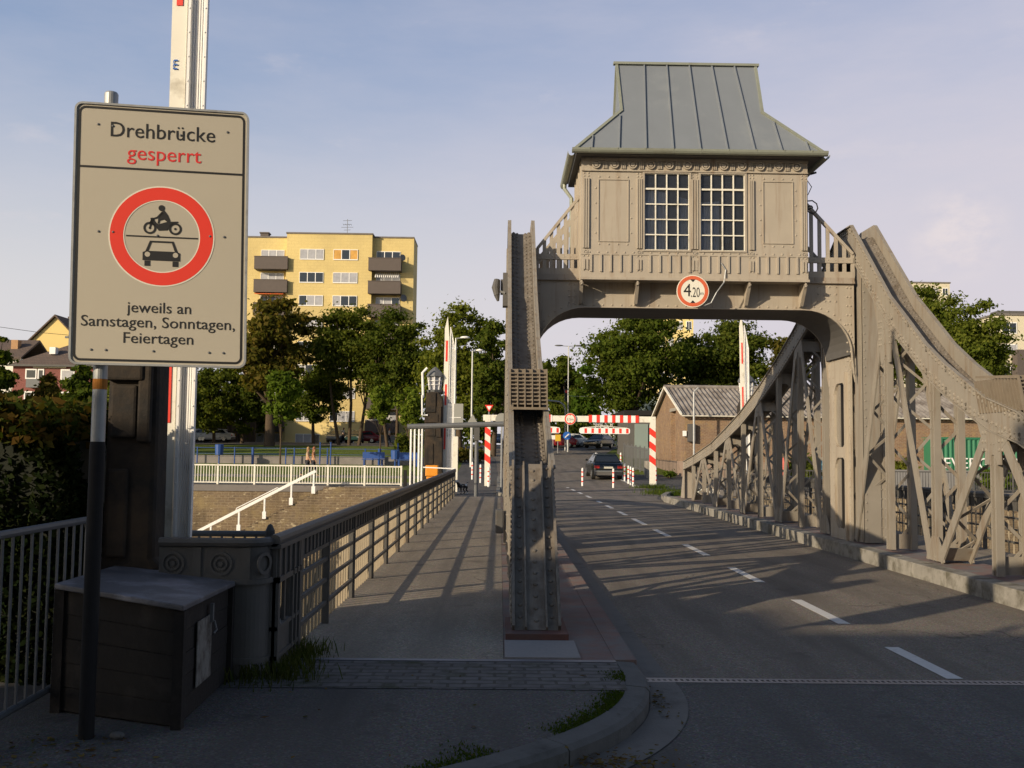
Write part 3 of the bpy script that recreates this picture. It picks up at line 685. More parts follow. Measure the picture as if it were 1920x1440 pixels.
def stair_rail(xa, za, xb, zb_, y):     # sloping balustrade between truss and cabin
    mb = MB(); z0 = 4.97
    mb.bar((xa,y,za), (xb,y,zb_), .075, .05, (0,1,0)); zm = 5.30
    mb.bar((xa,y,zm), (xb,y,zm), .06, .10, (0,1,0)); mb.box(min(xa,xb), max(xa,xb), y-.02, y+.02, z0, z0+.12)
    n_ = 6
    for i in range(n_+1):
        x = xa + (xb-xa)*i/n_; z = za + (zb_-za)*i/n_
        if z > zm: mb.box(x-.032, x+.032, y-.016, y+.016, z0, z)
    mb.bar((xa,y-.0,za-.28),(xb,y,zb_-.28),.03,.06,(0,1,0)) if xa < 3 else None
    for i in range(7): mb.rivet((xa+(xb-xa)*(i+.5)/7, y-.031, zm), (0,-1,0), .012)
    return mb
for y, in ((PY0-.0,), (PY1+.0,)):
    stair_rail(.64, 5.45, 1.40, 6.42, y).build('stair_railing', STEEL, po)
    stair_rail(6.38, 5.42, 5.48, 6.40, y).build('stair_railing', STEEL, po)

# ------------------------------------------------------------------ control cabin
CX0, CX1, CY0, CY1, CZ0, CZ1 = 1.405, 5.46, 17.5, 19.1, 4.84, 7.03
cb = empty('control_cabin', (3.43, 18.3, 4.8), 'riveted tan control cabin with two barred windows and grey metal roof above the road', 'cabin')
zx = lambda p: CX0 + (p-497)/1100*(CX1-CX0)       # zoomed photo column -> X on the front wall
zz_ = lambda p: CZ1 - (p-508)/612*(CZ1-CZ0)
W1 = (zx(803), zx(1020), zz_(970), zz_(583)); W2 = (zx(1075), zx(1290), zz_(970), zz_(583))
mb = MB(); y0, y1 = CY0, CY0+.05
def wallpiece(xa, xb, za, zb): mb.box(xa, xb, y0, y1, za, zb)
wallpiece(CX0, W1[0], CZ0, CZ1); wallpiece(W1[1], W2[0], CZ0, CZ1); wallpiece(W2[1], CX1, CZ0, CZ1)
for W in (W1, W2): wallpiece(W[0], W[1], CZ0, W[2]); wallpiece(W[0], W[1], W[3], CZ1)
mb.box(CX0, CX0+.05, y1, CY1, CZ0, CZ1); mb.box(CX1-.05, CX1, y1, CY1, CZ0, CZ1); mb.box(CX0+.05, CX1-.05, CY1-.05, CY1, CZ0, CZ1)
mb.box(CX0+.05, CX1-.05, y1, CY1-.05, CZ0, CZ0+.04); mb.box(CX0+.05, CX1-.05, y1, CY1-.05, CZ1-.04, CZ1)
mb.build('wall', STEEL, cb)
mb = MB(); F = CY0
def fr(xa, xb, za, zb, t): mb.box(xa, xb, F-t, F+.004, za, zb)
fr(CX0, CX1, zz_(576), zz_(570), .035); fr(CX0-.01, CX1+.01, CZ0-.015, CZ0+.03, .05); fr(CX0-.01, CX1+.01, CZ1-.05, CZ1, .03)
for p0, p1 in ((503,537),(764,793),(1028,1066),(1310,1336),(1562,1594)):
    a, b = zx(p0), zx(p1); w_ = b-a
    for q in (.05,.38,.7): fr(a+w_*q, a+w_*(q+.22), zz_(965), zz_(612), .034)
    for q in (.1,.55): fr(a+w_*q, a+w_*(q+.3), zz_(1072), zz_(1020), .022)
    for zc in (585, 600, 1003, 1085-10):
        for q in (.2,.8): mb.rivet((a+w_*q, F, zz_(zc)), (0,-1,0), .018)
    mb.disc(((a+b)/2, F-.012, zz_(985)), (1,0,0), (0,0,1), .045, .004, 16, .03); mb.disc(((a+b)/2, F-.010, zz_(985)), (1,0,0), (0,0,1), .02, .012, 12)
for a, b in ((578,726),(1378,1526)):
    xa, xb, za, zb = zx(a), zx(b), zz_(932), zz_(616)
    fr(xa, xb, za, za+.012, .016); fr(xa, xb, zb-.012, zb, .016); fr(xa, xa+.012, za+.012, zb-.012, .016); fr(xb-.012, xb, za+.012, zb-.012, .016)
    for q in np.linspace(xa+.02, xb-.02, 4): mb.rivet((q, F, za-.045), (0,-1,0), .019); mb.rivet((q, F, zb+.045), (0,-1,0), .019)
    for q in np.linspace(za+.16, zb-.16, 4): mb.rivet((xa-.045, F, q), (0,-1,0), .019); mb.rivet((xb+.045, F, q), (0,-1,0), .019)
for k in range(12):                                # frieze of roundels and fluting
    c = zx(567 + k*90.0*.985)
    mb.disc((c, F-.012, zz_(541)), (1,0,0), (0,0,1), .078, .03, 20, .056); mb.disc((c, F-.010, zz_(541)), (1,0,0), (0,0,1), .04, .026, 14)
    if k < 11:
        for q in (-.03, 0, .03): fr(c+.161+q-.009, c+.161+q+.009, zz_(562), zz_(522), .026)
z985 = zz_(985); mb.rivets((CX0+.15, F, z985), (CX1-.15, F, z985), .155, (0,-1,0), .02)
for k in range(22):                                # ribbed skirting
    x = zx(545 + k*47.5)
    if all(abs(x-zx(p)) > .07 for p in (520,778,1047,1323,1578)): fr(x-.018, x+.018, zz_(1083), zz_(998), .026)
fr(CX0, CX1, zz_(998), zz_(990), .012)
for W in (W1, W2):
    for xa, xb, za, zb in ((W[0]-.035, W[0], W[2]-.03, W[3]+.03), (W[1], W[1]+.035, W[2]-.03, W[3]+.03), (W[0], W[1], W[2]-.03, W[2]), (W[0], W[1], W[3], W[3]+.03)): fr(xa, xb, za, zb, .02)
for k in range(4):                                 # plain ribs on the left side wall
    y = CY0 + .15 + k*.42; mb.box(CX0-.02, CX0+.003, y, y+.05, CZ0, CZ1-.05); mb.box(CX1-.003, CX1+.02, y, y+.05, CZ0, CZ1-.05)
mb.build('relief', STEEL, cb)
m, ng, b = new_mat('frosted_glass')
gl = N(ng, 'ShaderNodeBsdfGlossy'); gl.inputs['Roughness'].default_value = .08; gl.inputs['Color'].default_value = (.5,.5,.52,1)
tr = N(ng, 'ShaderNodeBsdfTransparent'); tr.inputs['Color'].default_value = (.9,.92,.94,1); df = N(ng, 'ShaderNodeBsdfDiffuse'); df.inputs['Color'].default_value = (.22,.24,.28,1)
m1 = N(ng, 'ShaderNodeMixShader'); m1.inputs[0].default_value = .10; m2 = N(ng, 'ShaderNodeMixShader'); fz = N(ng, 'ShaderNodeFresnel'); fz.inputs[0].default_value = 1.45
bm = N(ng, 'ShaderNodeBump'); bm.inputs['Strength'].default_value = .35; bm.inputs['Distance'].default_value = .01; ng.links.new(noise(ng, pos(ng), 18, 2), bm.inputs['Height']); ng.links.new(bm.outputs[0], gl.inputs['Normal'])
ng.links.new(tr.outputs[0], m1.inputs[1]); ng.links.new(df.outputs[0], m1.inputs[2]); ng.links.new(fz.outputs[0], m2.inputs[0]); ng.links.new(m1.outputs[0], m2.inputs[1]); ng.links.new(gl.outputs[0], m2.inputs[2])
ng.links.new(m2.outputs[0], [n for n in ng.nodes if n.type == 'OUTPUT_MATERIAL'][0].inputs[0]); FROST = m
for W in (W1, W2):
    mb = MB(); xa, xb, za, zb = W
    for k in range(5): x = xa + (xb-xa)*k/4; mb.box(x-.010, x+.010, F+.004, F+.034, za, zb)
    for k in range(6): z = za + (zb-za)*k/5; mb.box(xa, xb, F+.001, F+.031, z-(.010 if k != 4 else .016), z+(.010 if k != 4 else .016))
    wf = mb.build('window', CREAM, cb)
    g = MB(); g.box(xa, xb, F+.040, F+.046, za, zb); g.build('pane', FROST, wf)
CURT = M_('curtain_cloth', (.62,.62,.66), .9, var=.2, scale=6); CURT2 = M_('red_curtain', (.12,.05,.04), .9)
for xs, mt in (((W1[0]-.05, W1[0]+.42), CURT), ((W1[0]+.6, W1[1]+.02), CURT), ((W2[0]-.02, W2[0]+.36), CURT), ((W2[0]+.42, W2[0]+.6), CURT2)):
    mb = MB(); n_ = 24; vs = []
    ztop_ = W1[2]+ (1.0 if mt is CURT else 1.3)
    for k in range(n_+1):
        x = xs[0] + (xs[1]-xs[0])*k/n_; y = CY0+.10+.02*math.sin(k*1.9); vs += [(x,y,W1[2]-.1),(x,y,ztop_ + .1*math.sin(x*3))]
    mb.add(vs, [(2*k,2*k+2,2*k+3,2*k+1) for k in range(n_)]); cu_ = mb.build('curtain', mt, cb)
    sm_ = cu_.modifiers.new('thick','SOLIDIFY'); sm_.thickness = .01
# brackets under the cantilevered front
for x in (zx(500), zx(770), zx(1045), zx(1311), zx(1583)):
    mb = MB(); pts = [(CY0-.02, CZ0-.015), (CY0-.02, CZ0-.09), (CY0+.06, CZ0-.12)] + [(PY0-.02-.22*math.cos(q), 4.40+.30*(1-math.sin(q))) for q in [math.pi/2*i/5 for i in range(6)]][::1] + [(PY0, 4.38), (PY0, CZ0-.015)]
    pts = [(CY0-.02, CZ0-.016), (CY0-.02, CZ0-.10), (CY0+.05, CZ0-.13), (CY0+.13, CZ0-.2), (CY0+.2, CZ0-.3), (CY0+.25, CZ0-.4), (PY0-.001, CZ0-.42), (PY0-.001, CZ0-.016)]
    mb.prism(pts, 'x', x-.014, x+.014); mb.bar((x, CY0-.02, CZ0-.06), (x, CY0+.25, CZ0-.40), .06, .012, (1,0,0))
    mb.build('bracket', STEEL, cb)
# roof: hip with gablets
EX0, EX1, EY0, EY1, EZ = 1.27, 5.67, 17.27, 19.55, 7.11
RX0, RX1, RYm, RZ = 2.155, 4.70, 18.3, 9.07; BZ = 7.98; t_ = .443
by0 = EY0 + (RYm-EY0)*t_; by1 = EY1 - (EY1-RYm)*t_
mb = MB()
e = [(EX0,EY0,EZ),(EX1,EY0,EZ),(EX1,EY1,EZ),(EX0,EY1,EZ)]; bk = [(RX0,by0,BZ),(RX1,by0,BZ),(RX1,by1,BZ),(RX0,by1,BZ)]; rg_ = [(RX0-.03,RYm,RZ),(RX1+.03,RYm,RZ)]
mb.add(e+bk+rg_, [(0,1,5,9,8,4),(2,3,7,8,9,6),(1,2,6,5),(3,0,4,7),(0,3,2,1),(5,6,9),(7,4,8)])
roof = mb.build('roof', ZINC, cb)
mb = MB()
def on_front(x, t): return Vector((x, EY0+(RYm-EY0)*t, EZ+(RZ-EZ)*t))
for k in range(9):
    x = EX0 + .29 + k*.483
    if x > EX1-.1: continue
    t1 = 1.0 if RX0 < x < RX1 else (t_*((x-EX0)/(RX0-EX0)) if x <= RX0 else t_*((EX1-x)/(EX1-RX1)))
    xt = x + (3.43-x)*.12*t1
    a, b = on_front(x, 0.0), on_front(xt, t1*.995); mb.bar(a+Vector((0,-.012,.012)), b+Vector((0,-.012,.012)), .022, .035, (1,0,0))
mb.build('standing_seam', ZINC, roof)
mb = MB()
for a, b in (((EX0,EY0,EZ),(RX0,by0,BZ)), ((EX1,EY0,EZ),(RX1,by0,BZ)), ((EX0,EY1,EZ),(RX0,by1,BZ)), ((EX1,EY1,EZ),(RX1,by1,BZ)),
             ((RX0-.015,by0,BZ),(RX0-.04,RYm,RZ)), ((RX1+.015,by0,BZ),(RX1+.04,RYm,RZ)), ((RX0-.015,by1,BZ),(RX0-.04,RYm,RZ)), ((RX1+.015,by1,BZ),(RX1+.04,RYm,RZ))):
    mb.bar(Vector(a)+Vector((0,0,.015)), Vector(b)+Vector((0,0,.015)), .05, .04, (1,0,0))
mb.bar((RX0-.1,RYm,RZ+.02), (RX1+.1,RYm,RZ+.02), .1, .045, (0,1,0))
mb.build('ridge_capping', GUTTER, roof)
def half_gutter(p0, p1, out):
    p0, p1, out = Vector(p0), Vector(p1), Vector(out); mb = MB(); m_ = 7; vs = []
    for p in (p0, p1):
        for k in range(m_+1):
            q = math.pi*k/m_; vs.append(p + out*(.065-.065*math.cos(q)) + Vector((0,0,-.085*math.sin(q))))
        for k in range(m_, -1, -1):
            q = math.pi*k/m_; vs.append(p + out*(.065-.060*math.cos(q)) + Vector((0,0,-.079*math.sin(q))))
    k2 = 2*(m_+1); mb.add(vs, [(k, k+1, k2+k+1, k2+k) for k in range(k2-1)] + [tuple(range(k2))[::-1], tuple(range(k2, 2*k2))]); 
    return mb
g = half_gutter((EX0-.06,EY0,EZ+.0), (EX1+.06,EY0,EZ+.0), (0,-1,0))
for k in range(9): x = EX0+.25+k*.49; g.box(x-.012,x+.012,EY0-.137,EY0-.01,EZ-.008,EZ+.006); g.tube([(x,EY0-.002,EZ),(x,EY0-.03,EZ-.068),(x,EY0-.1,EZ-.068),(x,EY0-.134,EZ)],.008,5)
g.build('gutter', GUTTER, roof)
g = half_gutter((EX0,EY0,EZ-.03), (EX0,EY1,EZ-.03), (-1,0,0)); g.build('gutter', GUTTER, roof)
g = half_gutter((EX1,EY1,EZ-.03), (EX1,EY0,EZ-.03), (1,0,0)); g.build('gutter', GUTTER, roof)
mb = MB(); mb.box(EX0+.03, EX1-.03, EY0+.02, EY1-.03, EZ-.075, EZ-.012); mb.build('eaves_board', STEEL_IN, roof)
mb = MB(); mb.tube([(EX0-.06,EY1-.35,EZ-.1),(EX0-.06,EY1-.35,EZ-.2),(CX0-.07,EY1-.5,EZ-.42),(CX0-.06,EY1-.5,CZ0+.2)], .04, 8); mb.build('downpipe', GUTTER, cb)
def curl(c, s): return [c+Vector((s*(.02+.011*k)*math.cos(k*.7), 0, (.02+.011*k)*math.sin(k*.7))) for k in range(13)]
mb = MB(); mb.tube(curl(Vector((CX1+.1,CY0+.12,6.2)),1), .012, 6); mb.tube([(CX1,CY0+.12,6.15),(CX1+.1,CY0+.12,6.2)],.012,6); mb.build('scroll_hook', BLACKPOST, cb)
mb = MB(); mb.tube([(CX1+.02,CY0+.15,6.75),(CX1+.12,CY0+.15,6.6),(CX1+.05,CY0+.15,6.45)], .008, 5); mb.tube([(CX1+.1,CY0+.13,6.83),(CX1+.2,CY0+.13,6.86)],.02,6); mb.build('cable', BLACKPOST, cb)

# height limit sign on the portal
def round_sign(name, c, r, label, txt, ringmat, facemat, small=None, tri=True, u=(1,0,0), v=(0,0,1)):
    c, u, v = Vector(c), Vector(u), Vector(v); n = u.cross(v)
    e = empty(name, c - v*r, label, 'road sign')
    mb = MB(); mb.disc(c - n*.012, u, v, r, .012, 40); mb.build('plate', facemat, e)
    mb = MB(); mb.disc(c + n*.001, u, v, r*.95, .002, 40, r*.74); mb.build('red_ring', ringmat, e)
    mb = MB()
    if small is None: put_text(mb, txt, c - v*r*.25 + n*.001, u, v, r*1.15, r*.42, .002)
    else:
        put_text(mb, txt[0], c - v*r*.32 - u*r*.34 + n*.001, u, v, r*.46, r*.82, .002); put_text(mb, txt[1], c - v*r*.36 + u*r*.16 + n*.001, u, v, r*.54, r*.64, .002); put_text(mb, 'm', c - v*r*.22 + u*r*.56 + n*.001, u, v, r*.2, None, .002)
    if tri:
        for s in (1, -1): mb.add([c + v*s*r*.56 - v*0 + n*.003 for _ in (0,)] + [c + v*s*r*.73 - u*r*.16 + n*.003, c + v*s*r*.73 + u*r*.16 + n*.003], [(0,1,2) if s < 0 else (0,2,1)])
    mb.build('lettering', BLACK, e); return e
c = at(1299, 546, 17.42)
round_sign('height_limit_sign', c, .288, 'faded round red rimmed 4.20 m height limit sign under the cabin', ('4', '.20'), RED_OR, CREAMSIGN, small=True)
mb = MB(); p = c; mb.tube([c+Vector((.18,.05,-.26)), c+Vector((.33,.02,-.2)), c+Vector((.42,.0,-.02)), c+Vector((.56,.03,.17)), c+Vector((.6,.06,.4)), c+Vector((.52,.06,.52))], .011, 6)
tag(mb.build('loose_cable', GALV, loc=c+Vector((.3,0,0))), 'thin grey cable looping from the height limit sign up to the cabin', 'cable')
# floodlight on the left truss and grey box at its foot
e = empty('floodlight', (-.05,17.2,4.1), 'dark floodlight bolted to the left side of the end-on truss', 'floodlight')
mb = MB(); mb.box(.02,.125,17.1,17.35,4.28,4.86); mb.box(-.02,.02,17.15,17.3,4.5,4.75); mb.build('mounting', STEEL_IN, e)
mb = MB(); mb.tube([(-.08,17.1,4.46),(-.1,17.12,4.60),(-.08,17.15,4.74)], [.05,.075,.055], 10); mb.tube([(-.08,17.1,4.46),(-.06,17.1,4.36)],[.05,.02],8); mb.build('lamp_head', STEEL_DARK, e)
mb = MB(); mb.tube([(-.09,17.1,4.55),(.06,17.1,4.50)], .02, 6); mb.build('arm', GALV, e)
mb = MB(); mb.box(-.06,.075,17.2,17.6,.36,.76); o = mb.build('junction_box', STEEL_DARK, loc=(.0,17.4,.36), bevel=.015); tag(o, 'dark grey junction box on the footway side of the end-on truss', 'junction box')
# ------------------------------------------------------------------ footway balustrades
def balustrade(x, s, label, y_from):
    """x: plane of the inner posts, s: outward direction (-1 left, +1 right)"""
    Y1 = 36.6; e = empty('balustrade', (x, 22, .12), label, 'balustrade'); z0 = .12
    mb = MB(); mb.tube([(x, y_from, z0+.97), (x, Y1, z0+.97)], .045, 10); mb.box(x-.05, x+.05, y_from, Y1, z0+.91, z0+.945); mb.build('handrail', STEEL_DARK, e)
    ys_ = []; k = 0
    y = 9.56
    if y_from < 9: ys_.append(8.2)
    while y < Y1+.1: ys_.append(y); y += 1.68
    mb = MB()
    for zz in (.20, .415, .61): mb.box(x-.016, x+.016, ys_[0], Y1, z0+zz-.016, z0+zz+.016)
    mb.build('rail', STEEL_DARK, e)
    for i, y in enumerate(ys_):
        mb = MB(); w_ = .045 if i not in (0, len(ys_)-2) else .07
        mb.box(x-.03, x+.03, y-w_/2, y+w_/2, z0-.12, z0+.93); mb.bar((x+s*.02, y, z0+.75), (x+s*.22, y, z0-.12), .02, .04, (0,1,0)); mb.build('post', STEEL_DARK, e)
    for i, y in enumerate(ys_):
        yb = min(ys_[i+1] if i+1 < len(ys_) else Y1, Y1)
        if yb - y < .3: continue
        mb = MB(); mb.box(x-.008, x+.008, y, yb, z0+.745, z0+.925)            # riveted band below the handrail
        n_ = 8
        for q in range(n_): yy = y + (yb-y)*(q+.5)/n_; mb.box(x-.022, x+.022, yy-.016, yy+.016, z0+.745, z0+.925)
        mb.box(x-.024, x+.024, y, yb, z0+.735, z0+.765); mb.build('band', STEEL_DARK, e)
        mb = MB(); n_ = 10 if yb-y > 1.5 else 8
        for q in range(n_):
            yy = y + (yb-y)*(q+.5)/n_; mb.box(min(x+s*.035,x+s*.055), max(x+s*.035,x+s*.055), yy-.009, yy+.009, z0-.12, z0+.74)
            for zz in (.20,.415,.61): mb.box(min(x+s*.014,x+s*.04), max(x+s*.014,x+s*.04), yy-.010, yy+.010, z0+zz-.010, z0+zz+.010)
        mb.build('picket_panel', RAIL_TAN, e)
    return e, ys_[0]
BL, yb0 = balustrade(-1.63, -1, 'dark riveted balustrade along the left footway of the bridge', 7.32)
BR, _ = balustrade(8.75, 1, 'dark balustrade of the right footway, seen through the lattice truss', 9.56)
# solid cast section at the abutment
mb = MB(); x = -1.63; z0 = .12
mb.box(x-.012, x+.012, 7.35, 8.18, z0+.70, z0+.93)
for q in range(5): yy = 7.4 + q*.18; mb.box(x-.03, x+.03, yy-.018, yy+.018, z0+.70, z0+.93)
mb.box(x-.035, x+.035, 7.35, 8.18, z0+.66, z0+.70)
for ya, yb in ((7.35,7.52),(7.66,7.71),(7.85,8.18)): mb.box(x-.012, x+.012, ya, yb, z0+.34, z0+.66)
mb.box(x-.012, x+.012, 7.35, 8.18, z0+.03, z0+.34)
for ya in (7.37,7.88,8.02,8.15): mb.box(x-.035, x+.035, ya-.02, ya+.02, z0-.02, z0+.70)
for zz in (.33,.12): mb.box(x-.03, x+.03, 7.35, 8.18, z0+zz-.015, z0+zz+.015)
mb.build('cast_panel', STEEL_DARK, BL)

# curved end panel with roundels, facing the road
e = empty('railing_end_panel', (-2.0, 7.2, .12), 'dark curved cast iron end panel with ring ornaments beside the wooden bin', 'railing panel')
def curve_pts(x0, x1, y, r, n=8):
    return [(x0, y), (x1-r, y)] + [(x1-r+r*math.sin(q), y+r-r*math.cos(q)) for q in [math.pi/2*i/n for i in range(1, n+1)]]
def ribbon(mb, P, z0, z1, t):
    Q = offset(P, t); vs = []
    for a, b in zip(P, Q): vs += [(a[0],a[1],z0),(a[0],a[1],z1),(b[0],b[1],z1),(b[0],b[1],z0)]
    n = len(P); fs = []
    for i in range(n-1):
        for k in range(4): k2 = (k+1)%4; fs.append((4*i+k, 4*i+4+k, 4*i+4+k2, 4*i+k2))
    fs += [(0,1,2,3), (4*n-1,4*n-2,4*n-3,4*n-4)]; mb.add(vs, fs)
CP = curve_pts(-2.42, -1.66, 7.2, .16)
mb = MB(); ribbon(mb, CP, .23, .80, .02); ribbon(mb, [(p[0], p[1]) for p in CP], .82, 1.06, .02)
ribbon(mb, offset(CP, -.025), .79, .825, .06); ribbon(mb, offset(CP, -.012), .23, .27, .04)
mb.build('sheet', STEEL_DARK, e)
mb = MB(); mb.tube([(p[0], p[1], 1.085) for p in CP], .034, 8); mb.build('top_rail', STEEL_DARK, e)
for xc, in ((-1.98,),(-2.32,)):
    mb = MB(); mb.disc((xc,7.199,.935), (1,0,0), (0,0,1), .085, .010, 24, .066); mb.disc((xc,7.199,.935), (1,0,0), (0,0,1), .05, .010, 20, .034); mb.disc((xc,7.199,.935), (1,0,0), (0,0,1), .018, .016, 12); mb.build('ring_ornament', STEEL_DARK, e)
mb = MB(); mb.disc((-1.685,7.25,.935), (.45,1,0), (0,0,1), .08, .01, 20, .055)
mb.build('ring_ornament', STEEL_DARK, e)
for xx in (-1.80,-2.15):
    mb = MB(); mb.box(xx-.03, xx+.03, 7.188, 7.2, .825, 1.05); mb.build('pilaster', STEEL_DARK, e)
for xx, yy in ((-1.86,7.23),(-2.35,7.23),(-1.665,7.42)):
    mb = MB(); mb.box(xx-.025, xx+.025, yy-.02, yy+.03, .11, .30); mb.build('foot', STEEL_DARK, e)
e = empty('swing_gate', (-2.0, 8.6, .12), 'grey tubular gate rail behind the curved end panel', 'gate')
A_, B_ = at(352, 1000, 8.6), at(502, 1001, 8.6)
mb = MB(); mb.tube([A_ + Vector((-.12,0,0)), B_], .026, 8); mb.tube([A_ + Vector((-.12,0,-.62)), B_ + Vector((0,0,-.62))], .02, 8)
for k in range(8): p = A_ + (B_-A_)*(k/7); mb.tube([p, p+Vector((0,0,-.62))], .011, 6)
mb.build('gate_frame', GALV_DK, e)
p = B_; mb = MB(); mb.lathe([(.045,-p.z+.12),(.045,-.05),(.04,.03),(.02,.075),(.004,.085)], (p.x+.02,p.y,p.z), 12); mb.build('gate_post', STEEL_DARK, e)

# ------------------------------------------------------------------ big sign on its post
su = Vector((math.cos(R(9)), math.sin(R(9)), 0)); sv = Vector((-.016,0,1))*1.0214; sn = su.cross(sv).normalized()
O = at(133, 683, 5.665); O.z = 2.222; O.x = -2.456; SW, SH = .978, 1.495
e = empty('closure_sign', (-2.30, 5.76, .12), 'tall grey closure sign with a red prohibition ring on a grey and black post', 'road sign')
def rrect(w, h, r, n=6):
    P = []
    for cx, cy, a0 in ((w-r, h-r, 0), (r, h-r, 90), (r, r, 180), (w-r, r, 270)):
        P += [(cx + r*math.cos(R(a0+90*i/n)), cy + r*math.sin(R(a0+90*i/n))) for i in range(n+1)]
    return P
def plate(mb, P, off, t):
    n = len(P); a = [O + su*p[0] + sv*p[1] + sn*(off-t) for p in P]; b = [O + su*p[0] + sv*p[1] + sn*off for p in P]
    mb.add(a+b, [tuple(range(n))[::-1], tuple(range(n, 2*n))] + [(i, (i+1)%n, n+(i+1)%n, n+i) for i in range(n)])
def frame_(mb, w, h, r, ins, wd, off, t=.001):
    A = [(p[0]+ins, p[1]+ins) for p in rrect(w-2*ins, h-2*ins, r)]; B = [(p[0]+ins+wd, p[1]+ins+wd) for p in rrect(w-2*ins-2*wd, h-2*ins-2*wd, max(.005, r-wd))]
    n = len(A); W_ = lambda P, o: [O + su*p[0] + sv*p[1] + sn*o for p in P]
    mb.add(W_(A, off)+W_(B, off)+W_(A, off-t)+W_(B, off-t), [(i, (i+1)%n, n+(i+1)%n, n+i) for i in range(n)] + [(n+i, n+(i+1)%n, 3*n+(i+1)%n, 3*n+i) for i in range(n)] + [(2*n+i, 2*n+(i+1)%n, (i+1)%n, i) for i in range(n)])
mb = MB(); plate(mb, rrect(SW, SH, .045), 0, .022); pl = mb.build('plate', SIGNFACE, e)
mb = MB(); frame_(mb, SW, SH, .045, .0, .012, .008, .012); mb.build('rim', GALV, pl)
mb = MB(); frame_(mb, SW, SH, .04, .022, .013, .0015)
def rect(mb, u0, u1, v0, v1, off=.0015): plate(mb, [(u0,v0),(u1,v0),(u1,v1),(u0,v1)], off, .001)
rect(mb, .034, SW-.034, 1.118, 1.130, .0016); mb.build('black_border', BLACK, pl)
P2 = lambda u_, v_, o=.0015: O + su*u_ + sv*v_ + sn*o
for t_x, u_, v_, w_, h_ in (('Drehbrücke', .492, 1.305, .585, .092), ('jeweils an', .487, .302, .355, .066), ('Samstagen, Sonntagen,', .487, .218, .85, .066), ('Feiertagen', .487, .128, .385, .066)):
    mb = MB(); put_text(mb, t_x, P2(u_, v_), su, sv, w_, h_, .0015); mb.build('black_lettering', BLACK, pl)
mb = MB(); put_text(mb, 'gesperrt', P2(.500, 1.178), su, sv, .415, .090, .0015); mb.build('red_lettering', SIGNTXT, pl)
C = (.495, .742); Cw = P2(*C, .0012)
mb = MB(); mb.disc(Cw, su, sv, .288, .0012, 64, .214); mb.build('red_ring', RED, pl)
mb = MB(); mb.disc(Cw, su, sv, .296, .0008, 64, .288); mb.disc(Cw, su, sv, .214, .0008, 64, .208); mb.build('white_ring_edge', CREAMSIGN, pl)
# pictograms: motorcycle, bar, car
mb = MB(); cx, cy = C
k = lambda pts: plate(mb, [(cx+a, cy+b) for a, b in pts], .002, .0015)
rect(mb, cx-.198, cx+.202, cy-.008, cy+.000, .002)
WY = .046
for wx in (-.068, .074):
    mb.disc(P2(cx+wx, cy+WY, .0005), su, sv, .036, .0015, 28, .024); mb.disc(P2(cx+wx, cy+WY, .0005), su, sv, .007, .0015, 10)
k([(-.075,.066),(-.060,.100),(-.048,.098),(-.030,.074),(-.018,.070),(.030,.086),(.088,.090),(.092,.083),(.070,.078),(.050,.064),(.030,.036),(-.018,.032),(-.034,.052),(-.060,.074)])   # frame and tank
k([(-.072,.046),(-.064,.046),(-.042,.098),(-.050,.106),(-.066,.104),(-.064,.094)])                   # fork and fairing
k([(-.004,.142),(.012,.150),(.032,.124),(.046,.090),(.030,.084),(.010,.098),(-.012,.090),(-.016,.072),(-.026,.074),(-.022,.102)])  # rider trunk and leg
k([(-.004,.142),(-.030,.112),(-.050,.104),(-.050,.096),(-.026,.102),(.008,.130)])                    # arm
mb.disc(P2(cx-.004, cy+.163, .0005), su, sv, .018, .0015, 20)
k([(-.105,-.140),(-.105,-.094),(-.086,-.080),(-.060,-.030),(.062,-.030),(.086,-.080),(.104,-.094),(.104,-.140)][:2] + [(-.086,-.086),(.086,-.086),(.104,-.094),(.104,-.140)])      # car body
k([(-.090,-.088),(-.066,-.027),(.066,-.027),(.090,-.088),(.074,-.088),(.056,-.037),(-.056,-.037),(-.074,-.088)])   # roof and pillars
for sx in (-1, 1): k([(sx*.094,-.142),(sx*.094,-.172),(sx*.062,-.172),(sx*.062,-.142)][::(1 if sx < 0 else -1)])
mb.build('pictogram', BLACK, pl)
mb = MB()
for sx in (-1, 1): mb.disc(P2(cx+sx*.078, cy-.106, .0022), su, sv, .015, .0012, 18)
mb.build('pictogram_headlight', SIGNFACE, pl)
mb = MB()
for u_, v_ in ((.13,1.37),(.855,1.37),(.145,.755),(.845,.755),(.225,.755),(.765,.755),(.12,.085),(.20,.085),(.46,.085),(.77,.085),(.85,.085),(.21,1.365),(.59,1.335),(.47,.745)):
    mb.rivet(P2(u_, v_, .001), sn, .008)
mb.build('rivet', GALV_DK, pl)
px_ = P2(.16, 0, -.065); mb = MB()
mb.lathe([(.039, 1.78), (.039, 3.825), (.033, 3.835), (.0, 3.84)][:3], (px_.x, px_.y, 0), 20)
POSTG = M_('post_galvanised', (.34,.35,.35), .5, .4, var=.25, scale=9, stain=(.22,.21,.2), stain_scale=5, obj=False)
mb.build('post', POSTG, e)
mb = MB(); mb.lathe([(.043, .0), (.043, 1.76), (.0395, 1.785)], (px_.x, px_.y, 0), 20); mb.build('post_sleeve', BLACKPOST, e)
mb = MB(); mb.lathe([(.0396, 2.085), (.0402, 2.10), (.0402, 2.13), (.0396, 2.145)], (px_.x, px_.y, 0), 20); mb.build('orange_band', M_('rusty_orange', (.42,.16,.02), .8, var=.4, scale=20), e)
for zz in (2.45, 3.4): mb = MB(); mb.obox(px_ + sv*(zz-px_.z) + sn*.045, su, sv, sn, .16, .05, .03); mb.build('bracket', GALV, e)

